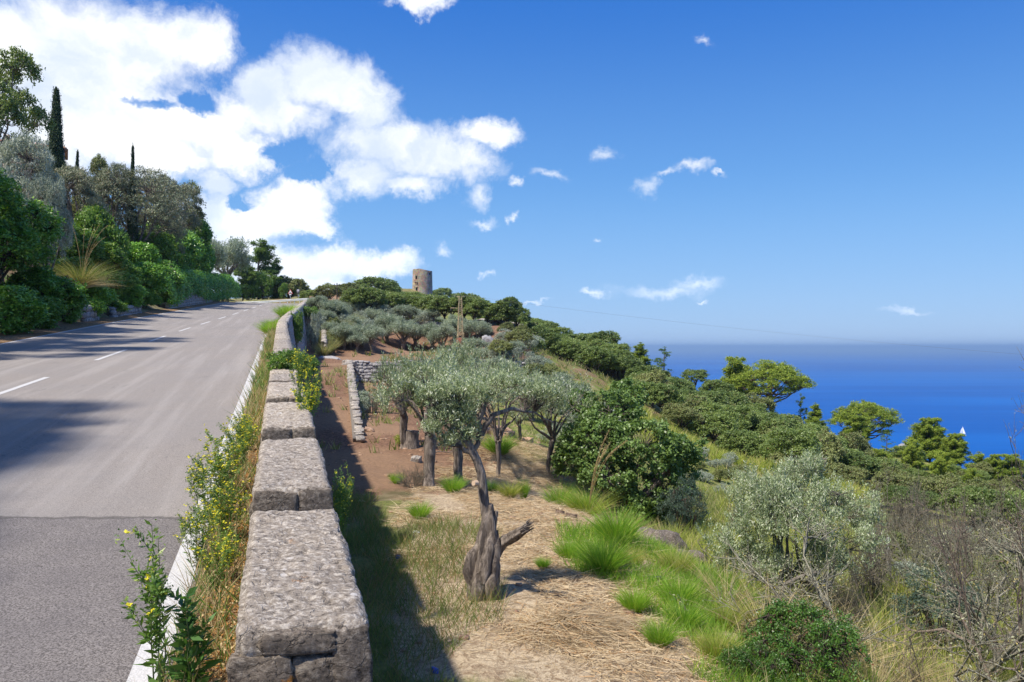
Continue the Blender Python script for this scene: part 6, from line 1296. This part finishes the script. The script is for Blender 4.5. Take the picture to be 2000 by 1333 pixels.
def verge_grass():
    r = np.random.default_rng(306); 
    for nm, mt, n, h, bw, y1 in (('verge_dry_grass', 'drygrass', 5200, .16, .0035, 45), ('verge_green_grass', 'weed', 5200, .15, .0045, 60)):
        Y = 2.3 + (y1 - 2.3) * r.random(n) ** 1.7; u = r.uniform(-.36, -.01, n); X = XL(Y) + u; k = fbm(np.stack([X * 2, Y * .6, X * 0 + (3 if nm[6] == 'g' else 0)], -1), 3) > -.25; X, Y = X[k], Y[k]; n = len(X); B = np.stack([X, Y, ZR(Y)], -1)
        D = np.stack([r.normal(size=n) * .5, r.normal(size=n) * .5, np.ones(n)], -1); V, F = blades(B, D, h * r.uniform(.4, 1.9, n) * (1 + Y / 50), bw * (1 + Y / 12), r, .07, 3); tag(Geo().add(V, F).build(nm, M[mt]), kind='stuff')
    n = 9000; Y = 2.4 + 14 * r.random(n) ** 1.6; X = XL(Y) + r.uniform(-.30, .0, n) * np.sqrt(r.random(n)); V, F = leaves(np.stack([X, Y, ZR(Y) + r.uniform(.0, .06, n)], -1), rdir(n, r) * .6 + [[0, 0, 1]], .028, .016, r, 1.0, None, .3); tag(Geo().add(V, F).build('fallen_leaves', M['litter']), kind='stuff')
    n = 7000; Y = 26 + 60 * r.random(n); X = XL(Y) - 9.4 - r.random(n) * 1.0; V, F = leaves(np.stack([X, Y, ZR(Y) + r.uniform(.0, .05, n)], -1), rdir(n, r) * .6 + [[0, 0, 1]], .08, .05, r); tag(Geo().add(V, F).build('fallen_leaves', M['litter']), kind='stuff')
verge_grass()

# ------------------------------------------------------------------ built things
def tower():
    Z = 250.0; x = atx(825, Z); R0, R1, h = 3.15, 2.95, 9.4; zt = (EYE - 527) / FOC * Z; b = zt - h
    root = empty('watchtower', (x, Z, b), 0, 'round stone watchtower on the hilltop above the oak wood', 'tower'); n, m = 96, 60; th = np.linspace(0, 2 * np.pi, n, endpoint=False); zz = np.linspace(0, h, m + 1)
    A, Zg = np.meshgrid(th, zz); rad = R0 + (R1 - R0) * Zg / h; dip = .55 * sstep(-.3, 1.0, np.cos(A)) * (Zg > h * .8) * (Zg - h * .8) / (h * .2) + .12 * fbm(np.stack([np.cos(A) * 4, np.sin(A) * 4, A * 0], -1), 3) * (Zg > h * .9)
    V = np.stack([np.cos(A) * rad, np.sin(A) * rad, Zg - dip], -1).reshape(-1, 3); i = np.arange(n * (m + 1)).reshape(m + 1, n); F = np.stack([i[:-1], np.roll(i[:-1], -1, 1), np.roll(i[1:], -1, 1), i[1:]], -1)
    hole = np.zeros((m, n), bool); ops = [(-2.13, 6.7, .5, 1.0), (-2.07, 2.9, .55, 1.7), (-.62, 8.0, .5, .8)]
    for a, z, wd, hh in ops:
        da = (th + math.pi / n - (a % (2 * np.pi)) + np.pi) % (2 * np.pi) - np.pi; zc = (zz[:-1] + zz[1:]) / 2; hole |= (np.abs(da)[None] * R0 < wd / 2) & (np.abs(zc - z)[:, None] < hh / 2)
    g = Geo().add(V, F[~hole]); Vi = V.reshape(m + 1, n, 3).copy(); Vi[..., :2] *= .80; g.add(Vi.reshape(-1, 3), F[~hole][:, ::-1]); t = i[-1]; N_ = n * (m + 1); g.add(np.vstack([V[t], Vi[-1]]), np.stack([np.arange(n), np.roll(np.arange(n), -1), np.roll(np.arange(n), -1) + n, np.arange(n) + n], -1))
    link('wall', g.mesh('wall', M['tower']), root)
    f = Geo(); f.add(np.vstack([np.stack([np.cos(th) * R1 * .82, np.sin(th) * R1 * .82, np.full(n, h - 1.7)], -1), [[0, 0, h - 1.7]]]), np.stack([np.arange(n), np.roll(np.arange(n), -1), np.full(n, n)], -1)); link('terrace', f.mesh('terrace', M['tower']), root)
    for (a, z, wd, hh), nm in zip(ops, ('window', 'doorway', 'window')):
        w = Geo(); w.add(*box((math.cos(a) * R0 * .86, math.sin(a) * R0 * .86, z), (.12, wd * 1.5, hh * 1.2), a)); link(nm, w.mesh(nm, M['dark']), root)
        l = Geo(); rr = R0 + (R1 - R0) * z / h; l.add(*box((math.cos(a) * rr * .995, math.sin(a) * rr * .995, z + hh / 2 + .12), (.24, wd * 1.5, .2), a)); link('lintel', l.mesh('lintel', M['tower']), root)
    for a in (-2.18, -2.00):
        c = Geo(); c.add(*box((math.cos(a) * 3.2, math.sin(a) * 3.2, 5.35), (.7, .24, .28), a)); c.add(*box((math.cos(a) * 3.1, math.sin(a) * 3.1, 5.1), (.45, .24, .25), a)); link('corbel', c.mesh('corbel', M['tower']), root)
tower()

def pylon():
    Z = 86.0; x = atx(899, Z); b = Hs(x, Z) - .1; zt = (EYE - 580) / FOC * Z; h = zt - b
    root = empty('electricity_pylon', (x, Z, b), .25, 'rusty yellowish lattice electricity pylon with a rust-brown base plate', 'pylon'); w0, w1, zb = .62, .26, 1.4
    def half(z): return (w0 + (w1 - w0) * z / h) / 2
    for sx, sy in ((-1, -1), (1, -1), (1, 1), (-1, 1)):
        g = Geo(); g.add(*segs([[sx * half(0), sy * half(0), 0]], [[sx * half(h), sy * half(h), h]], [.045], [.035], 4)); link('leg', g.mesh('leg', M['lattice']), root)
    P0, P1 = [], []; z = zb; k = 0
    c4 = [(-1, -1), (1, -1), (1, 1), (-1, 1)]
    while z < h - .2:
        z2 = min(z + .42, h)
        for i in range(4):
            a, c = c4[i], c4[(i + 1) % 4]; a, c = (a, c) if k % 2 else (c, a); P0.append([a[0] * half(z), a[1] * half(z), z]); P1.append([c[0] * half(z2), c[1] * half(z2), z2])
            P0.append([a[0] * half(z), a[1] * half(z), z]); P1.append([c[0] * half(z), c[1] * half(z), z])
        z = z2; k += 1
    g = Geo().add(*segs(P0, P1, np.full(len(P0), .022), np.full(len(P0), .022), 4)); link('bracing', g.mesh('bracing', M['lattice']), root)
    g = Geo(); 
    for i in range(4):
        a, c = c4[i], c4[(i + 1) % 4]; mx, my = (a[0] + c[0]) / 2, (a[1] + c[1]) / 2; g.add(*box((mx * (half(0) + .035), my * (half(0) + .035), zb / 2), (.7 if my else .03, .7 if mx else .03, zb)))
    link('base_plate', g.mesh('base_plate', M['rust']), root)
    g = Geo(); g.add(*box((0, 0, h), (1.0, .07, .07))); link('crossarm', g.mesh('crossarm', M['lattice']), root)
    g = Geo(); g.add(*box((-.55, 0, h * .79), (1.0, .06, .06), 0, 0)); link('crossarm', g.mesh('crossarm', M['lattice']), root)
    for xx, zz in ((-.5, h + .0), (.5, h + .0), (0, h + .08), (-1.0, h * .79 - .25), (-.3, h * .79 - .3)):
        g = Geo(); 
        for q in range(3): tube_add(g, np.array([[xx, 0, zz + q * .07], [xx, 0, zz + .04 + q * .07]]), [.085, .05], 8)
        link('insulator', g.mesh('insulator', M['black']), root)
    ends = [(-70, 150, 11.5), (95, 60, -3.5)]
    for j, (ex, ey, ez) in enumerate(ends):
        g = Geo()
        for off in (-.5, 0, .5):
            t = np.linspace(0, 1, 40)[:, None]; A = np.array([x + off, Z, b + h + .2]); B = np.array([ex + off, ey, ez]); P = A + (B - A) * t; P[:, 2] -= (4 * t * (1 - t) * 1.6)[:, 0]; tube_add(g, P - A, .006, 4)
        o = g.build('power_line', M['wire'], loc=(x, Z, b + h + .2)); tag(o, ['three thin wires running from the pylon to the left over the wood', 'three thin wires running from the pylon right over the sea'][j], 'power line', kind='thing')
pylon()
def thin_pole():
    Z = 120.0; x = atx(658, Z); b = Hs(x, Z); h = (EYE - 553) / FOC * Z - b; g = Geo(); tube_add(g, np.array([[0, 0, -.2], [0, 0, h]]), [.09, .07], 8); g.add(*box((0, 0, h - .35), (.9, .08, .08)))
    root = empty('utility_pole', (x, Z, b), 0, 'thin wooden utility pole on the skyline left of the oak wood', 'pole'); link('pole', g.mesh('pole', M['darkbark']), root)
    for q in (-.35, .35): gg = Geo(); tube_add(gg, np.array([[q, 0, h - .3], [q, 0, h - .12]]), [.05, .04], 6); link('insulator', gg.mesh('insulator', M['black']), root)
thin_pole()

def guardrail():
    P = resample(road_pts, arc[113], arc[113] + 54, .5); Sv = side_vec(P); off = 4.95
    L_ = np.stack([P[:, 0] + Sv[:, 0] * off, P[:, 1] + Sv[:, 1] * off, P[:, 2]], -1); L_ = L_[:: 2]; org = L_[10].copy(); root = empty('guardrail', org, 0, 'galvanised guardrail on the outside of the bend at the hilltop', 'guardrail')
    prof = [(-.02, .44), (.035, .50), (.035, .53), (-.02, .58), (-.02, .62), (.035, .67), (.035, .70), (-.02, .76)]; S2 = side_vec(L_); V = np.array([[[p[0] - S2[i, 0] * d, p[1] - S2[i, 1] * d, p[2] + z] for d, z in prof] for i, p in enumerate(L_)]) - org
    k, m = V.shape[:2]; i = np.arange(k * m).reshape(k, m); F = np.stack([i[:-1, :-1], i[1:, :-1], i[1:, 1:], i[:-1, 1:]], -1).reshape(-1, 4); V2 = V.copy(); V2[..., 2] += 0; V2[..., :2] += S2[:, None] * .012
    g = Geo().add(V.reshape(-1, 3), F).add(V2.reshape(-1, 3), F[:, ::-1]); link('rail', g.mesh('rail', M['galv']), root)
    pm = Geo(); pm.add(*box((0, 0, .2), (.10, .12, 1.0))); pm = pm.mesh('post', M['galv'])
    for j in range(1, len(L_), 2):
        s_ = S2[j]; o = link('post', pm, root, L_[j] - org + np.array([s_[0] * .10, s_[1] * .10, .02])); o.rotation_euler = (0, 0, math.atan2(s_[1], s_[0]))
guardrail()

def sign():
    Z = 124.0; x = atx(567, Z); b = Hs(x, Z); zc = (EYE - 571) / FOC * Z; root = empty('warning_sign', (x, Z, b), .05, 'triangular red-bordered road warning sign above the guardrail', 'sign'); h = zc - b
    g = Geo(); tube_add(g, np.array([[0, 0, -.2], [0, 0, h + .25]]), .035, 8); link('post', g.mesh('post', M['galv']), root)
    def tri(s, y, t=.012):
        v = np.array([[math.sin(a) * s, y, math.cos(a) * s] for a in (0, 2.0944, 4.18879)]); w = v + [0, t, 0]; return np.vstack([v, w]) + [0, 0, h - .03]
    F3 = np.array([[0, 2, 1], [3, 4, 5]]); F4 = np.array([[0, 1, 4, 3], [1, 2, 5, 4], [2, 0, 3, 5]])
    for nm, s_, y, m_ in (('border', .46, -.055, 'red'), ('plate', .34, -.062, 'white')): g = Geo(); v = tri(s_, y); g.add(v, F3); g.add(v, F4); link(nm, g.mesh(nm, M[m_]), root)
    g = Geo(); g.add(*box((-.07, -.068, h - .08), (.05, .008, .22))); g.add(*box((.05, -.068, h - .11), (.06, .008, .16))); g.add(*box((.10, -.068, h - .13), (.04, .008, .12))); link('symbol', g.mesh('symbol', M['black']), root)
    g = Geo(); g.add(*box((0, -.05, h - .42), (.34, .012, .14))); link('plate', g.mesh('plate', M['white']), root)
    x2 = atx(579, Z); r2 = empty('road_sign', (x2, Z + 1, Hs(x2, Z + 1)), -.3, 'grey rectangular sign turned away beside the warning sign', 'sign'); g = Geo(); tube_add(g, np.array([[0, 0, -.2], [0, 0, 1.6]]), .03, 8); link('post', g.mesh('post', M['galv']), r2); g = Geo(); g.add(*box((0, -.05, 1.25), (.45, .02, .7))); link('plate', g.mesh('plate', M['signback']), r2)
sign()

def fence():
    Y0 = 58.0; org = np.array([float(XL(Y0)) - 13.4, Y0, float(ZR(Y0)) + 1.6]); root = empty('chainlink_fence', org, 0, 'teal chain-link fence with angled post tops behind the clipped hedge', 'fence'); g0 = Geo()
    pm = Geo(); tube_add(pm, np.array([[0, 0, -1.2], [0, 0, 2.35]]), .035, 8); pm.add(*segs([[0, 0, 2.35]], [[.38, 0, 2.75]], [.03], [.025], 6)); pm = pm.mesh('post', M['teal']); pts = []
    for k in range(10):
        y = Y0 + k * 2.6; p = np.array([float(XL(y)) - 13.4, y, float(ZR(y)) + 1.6]) - org; link('post', pm, root, p); pts.append(p)
    pts = np.array(pts); P0, P1 = [], []
    for dx, dz in ((0, .2), (0, 1.2), (0, 2.3), (.2, 2.55), (.36, 2.72)): P0 += list(pts[:-1] + [dx, 0, dz]); P1 += list(pts[1:] + [dx, 0, dz])
    g = Geo().add(*segs(P0, P1, np.full(len(P0), .008), np.full(len(P0), .008), 4)); link('wires', g.mesh('wires', M['teal']), root)
    P0, P1 = [], []; d = pts[-1] - pts[0]; n = 190
    for q in range(-18, n):
        for sg in (0, 1):
            a0, a1 = q / n, (q + 17) / n; z0, z1 = (0.1, 2.3) if sg else (2.3, .1)
            if a0 < 0 or a1 > 1: continue
            P0.append(pts[0] + d * a0 + [0, 0, z0]); P1.append(pts[0] + d * a1 + [0, 0, z1])
    g = Geo().add(*segs(P0, P1, np.full(len(P0), .004), np.full(len(P0), .004), 3)); tag(link('mesh_wires', g.mesh('mesh_wires', M['teal']), root), kind='stuff')
fence()

def house():
    Z = 84.0; x = atx(60, Z); zt = (EYE - 280) / FOC * Z; root = empty('stone_house', (x, Z, zt - 5.0), .5, 'stone house corner with tiled roof half hidden behind the tall cypress', 'house')
    g = Geo(); g.add(*box((0, 0, 1.9), (6, 5, 4.6))); link('wall', g.mesh('wall', M['plaster']), root)
    g = Geo(); v = np.array([[-3.3, -2.8, 4.2], [3.3, -2.8, 4.2], [3.3, 2.8, 4.2], [-3.3, 2.8, 4.2], [-2.6, 0, 5.0], [2.6, 0, 5.0]]); g.add(v, np.array([[0, 1, 5, 4], [2, 3, 4, 5], [3, 2, 1, 0]])); g.add(v, np.array([[1, 2, 5], [3, 0, 4]])); rf = link('roof', g.mesh('roof', M['tile']), root)
    for k in range(22):
        xx = -3.1 + k * .295; t = Geo(); tube_add(t, np.array([[xx, -2.84, 4.24], [xx * .84, -.05, 5.02]]), [.12, .10], 6); link('tile', t.mesh('tile', M['tile']), rf)
    g = Geo(); g.add(*box((-2.2, .5, 5.2), (.6, .6, 1.0))); link('chimney', g.mesh('chimney', M['plaster']), rf)
    g = Geo(); g.add(*box((1.2, -2.51, 2.6), (.9, .05, 1.2))); w = link('window', g.mesh('window', M['dark']), root); g = Geo(); g.add(*box((1.2, -2.55, 1.95), (1.1, .12, .08))); link('sill', g.mesh('sill', M['plaster']), w)
house()

def boat():
    Z = 1390.0; x = atx(1880, Z); root = empty('sailboat', (x, Z, -150), 2.2, 'small white sailing boat alone on the blue sea', 'boat'); g = Geo(); n = 15; t = np.linspace(-1, 1, n); wd = 1.9 * (1 - np.abs(t) ** 2.4) ** .8 * (1 - .2 * (t < 0)) + .02; X = t * 6.0; rows = []
    for z, f in ((-.6, .5), (.2, .85), (1.3, 1.0)): rows.append(np.stack([X, wd * f, np.full(n, z) + .35 * (t > 0) * t ** 2 * (z > 1)], -1)); 
    V = np.concatenate([np.concatenate(rows), np.concatenate([r_ * [1, -1, 1] for r_ in rows])]); i = np.arange(6 * n).reshape(2, 3, n); F = []
    for s_ in range(2):
        for a in range(2): q = np.stack([i[s_, a, :-1], i[s_, a, 1:], i[s_, a + 1, 1:], i[s_, a + 1, :-1]], -1); F.append(q[:, ::-1] if s_ == 0 else q)
    F.append(np.stack([i[0, 2, :-1], i[0, 2, 1:], i[1, 2, 1:], i[1, 2, :-1]], -1)); g.add(V, np.concatenate(F)); link('hull', g.mesh('hull', M['white']), root)
    g = Geo(); g.add(*box((-.6, 0, 1.6), (3.6, 1.9, .6))); link('cabin', g.mesh('cabin', M['white']), root); g = Geo(); tube_add(g, np.array([[.6, 0, 1.3], [.6, 0, 15.5]]), .10, 6); g.add(*segs([[.6, 0, 2.6]], [[-4.6, 0, 2.6]], [.09], [.08], 6)); link('mast', g.mesh('mast', M['galv']), root)
    def sail(a, b, c, belly):
        m = 8; g = Geo(); V = []; idx = {}
        for u in range(m + 1):
            for v in range(m + 1 - u): idx[u, v] = len(V); s_, q = u / m, v / m; V.append(np.array(a) * (1 - s_ - q) + np.array(b) * s_ + np.array(c) * q + [0, belly * 6 * s_ * (1 - s_ - q) + belly * 4 * q * (1 - s_ - q), 0])
        F = [[idx[u, v], idx[u + 1, v], idx[u, v + 1]] for u in range(m) for v in range(m - u)] + [[idx[u + 1, v], idx[u + 1, v + 1], idx[u, v + 1]] for u in range(m) for v in range(m - u - 1)]
        V = np.array(V); g.add(V, np.array(F)); g.add(V + [0, .03, 0], np.array(F)[:, ::-1]); return g
    link('mainsail', sail((.5, 0, 2.8), (-4.4, 0, 2.8), (.5, 0, 15.2), .8).mesh('mainsail', M['sail']), root); link('jib', sail((.9, 0, 13.4), (5.7, 0, 1.9), (1.3, 0, 2.4), .7).mesh('jib', M['sail']), root)
boat()

# ---- rocks, rubble, litter
def rock(label, px, Z, s_, kind='greystone', seed=0, name='rock', dz=0.0, rz=0.0, cat='rock', group=None):
    me = stone_mesh(name, M[kind], seed + 50, 9, .3, .55); x = atx(px, Z); o = link(name, me, None, (x, Z, Hs(x, Z) + dz)); o.scale = s_; o.rotation_euler = (.15, .1, rz); return tag(o, label, cat, group)
rock('large brown-grey boulder at the terrace edge below the oak', 1285, 17.0, (.42, .35, .26), 'face', 1, dz=.05); rock('long grey boulder right of the large one, under grass', 1345, 16.2, (.38, .3, .18), 'face', 2, rz=.5)
rock('pale boulder between the pines on the right slope', 1815, 70, (.6, .5, .45), 'greystone', 3, dz=.6); rock('pale rock by the sea pines at the skyline', 1768, 86, (.6, .5, .4), 'greystone', 4, dz=.8); rock('grey outcrop on the ridge right of the pylon', 948, 112, (1.6, 1.0, 1.1), 'stone', 5, dz=.5)
rock('grey block at the corner of the bare slope', 952, 84, (.6, .5, .9), 'greystone', 6, dz=.3); rock('pale stone in the dirt beside the path wall', 718, 31.5, (.20, .16, .12), 'rubble', 7); rock('two-toned stone lying in front of the tall stump', 812, 25, (.14, .12, .14), 'stone', 8); rock('pale flat slab lying at the foot of the red bank', 643, 66, (.75, .4, .16), 'greystone', 9)
for i, (px, Z, s_) in enumerate([(962, 31, .30), (975, 31.4, .24), (984, 30.8, .2), (968, 32, .26), (995, 31.5, .22), (955, 31.8, .22), (1028, 30.5, .22), (978, 32.4, .3), (988, 32.2, .25)]):
    rock(f'ochre stone in the rubble heap behind the straw terrace, {ORD[i]} from the front', px, Z, (s_, s_ * .8, s_ * .65), 'rubble', 20 + i, 'rubble_stone', .04, i, group='ochre stones of the rubble heap')
for i, (px, Z) in enumerate([(690, 57.2), (682, 56.4), (676, 57), (686, 55.4), (679, 55)]): rock(f'pale loose stone spilled beside the path at the wall corner, {ORD[i]} from the right', px, Z, (.3, .26, .18), 'stone', 40 + i, 'loose_stone', .0, i, 'rock', 'loose stones at the wall corner')
def peb():
    r = np.random.default_rng(77); g = Geo(); n = 650; X = r.uniform(-9, 2.5, n); Y = 9 + 46 * r.random(n) ** 1.2; k = (X - XW(Y) > .7) & (X < 1.5 + 0 * Y); X, Y = X[k], Y[k]; Z = H(X, Y)
    me = STN['stone'][0]; vv = np.empty(len(me.vertices) * 3); me.vertices.foreach_get('co', vv); vv = vv.reshape(-1, 3); ff = np.empty(len(me.polygons) * 4, int); me.polygons.foreach_get('vertices', ff); ff = ff.reshape(-1, 4)
    for x, y, z in zip(X, Y, Z): g.add(vv * (.012 + .03 * r.random() ** 2) * (1 + y / 40) * [1.2, 1, .7] + [x, y, z], ff)
    tag(g.build('pebbles', M['rubble']), kind='stuff')
peb()
def litter(name, label, px, Z, s_, mat, cat):
    r = np.random.default_rng(int(px)); me = stone_mesh(name, M[mat], px * .1, 5, .4, .4); x = atx(px, Z); o = link(name, me, None, (x, Z, Hs(x, Z) + s_[2] * .7)); o.scale = s_; o.rotation_euler = (.3, .2, px); tag(o, label, cat)
litter('plastic_scrap', 'crumpled blue plastic scrap on the straw behind the shaded grass', 780, 13.2, (.045, .04, .03), 'blue', 'litter'); litter('plastic_scrap', 'blue plastic scrap in the weeds at the bottom', 850, 8.6, (.04, .035, .03), 'blue', 'litter'); litter('plastic_bag', 'dark crumpled bag among the tufts right of the straw', 1278, 12.3, (.11, .08, .05), 'black', 'litter'); litter('paper_scrap', 'small white scrap on the straw left of the pollard', 813, 14.8, (.07, .02, .02), 'white', 'litter'); litter('paper_scrap', 'white scrap in the dirt near the grey twiggy bush', 706, 17.8, (.08, .05, .02), 'white', 'litter')
g = Geo(); tube_add(g, np.array([[0, 0, -.2], [0, 0, .75]]), .035, 8); x = atx(1733, 19); tag(g.build('marker_post', M['postwhite'], loc=(x, 19, Hs(x, 19) + .1)), 'thin pale post standing behind the lichen-grey branches', 'post')
g = Geo(); tube_add(g, limb((0, 0, .06), (1.6, .5, .05), np.random.default_rng(5), 9, .15), np.linspace(.02, .006, 9), 6); x = atx(835, 26); tag(g.build('fallen_branch', M['deadwood'], loc=(x, 26, Hs(x, 26))), 'thin fallen branch lying behind the gnarled olive trunks', 'branch')

# straw heap in front
def heap():
    r = np.random.default_rng(66); n = 5200; x0, y0 = atx(1120, 9.6), 9.6; a = r.normal(size=n) * .42; b_ = r.normal(size=n) * .34; X, Y = x0 + a, y0 + b_; Z = H(X, Y) + .20 * np.exp(-(a / .5) ** 2 - (b_ / .4) ** 2) * r.uniform(.5, 1.05, n); t = r.normal(size=n) * 1.2 + .6
    D = np.stack([np.cos(t), np.sin(t), r.normal(size=n) * .14 - a * .2], -1); V, F = blades(np.stack([X, Y, Z], -1), D, r.uniform(.12, .38, n), .007, r, .12, 2); tag(Geo().add(V, F).build('straw_heap', M['straw']), 'raked heap of dry straw in front of the green tufts', 'straw', kind='stuff')
heap()

# ------------------------------------------------------------------ haze over the sea
def haze():
    lo, hi = -152.0, 45.0; V, F = box((0, 0, (lo + hi) / 2), (180000 * 1.9, 180000 * 1.9, hi - lo)); m = bpy.data.materials.new('haze'); m.use_nodes = True; w = NT(m.node_tree); w.n.clear(); out = w.add('ShaderNodeOutputMaterial'); v = w.add('ShaderNodeVolumePrincipled')
    v.inputs['Color'].default_value = (.50, .73, 1, 1); v.inputs['Density'].default_value = HAZE; v.inputs['Anisotropy'].default_value = .3; w.l.new(v.outputs[0], out.inputs['Volume']); tag(Geo().add(V, F).build('haze', m), kind='stuff')
HAZE = 1.2e-4
if HAZE: haze()

for o in S.objects:
    if 'category' in o.keys() and 'kind' not in o.keys(): o['kind'] = 'thing'
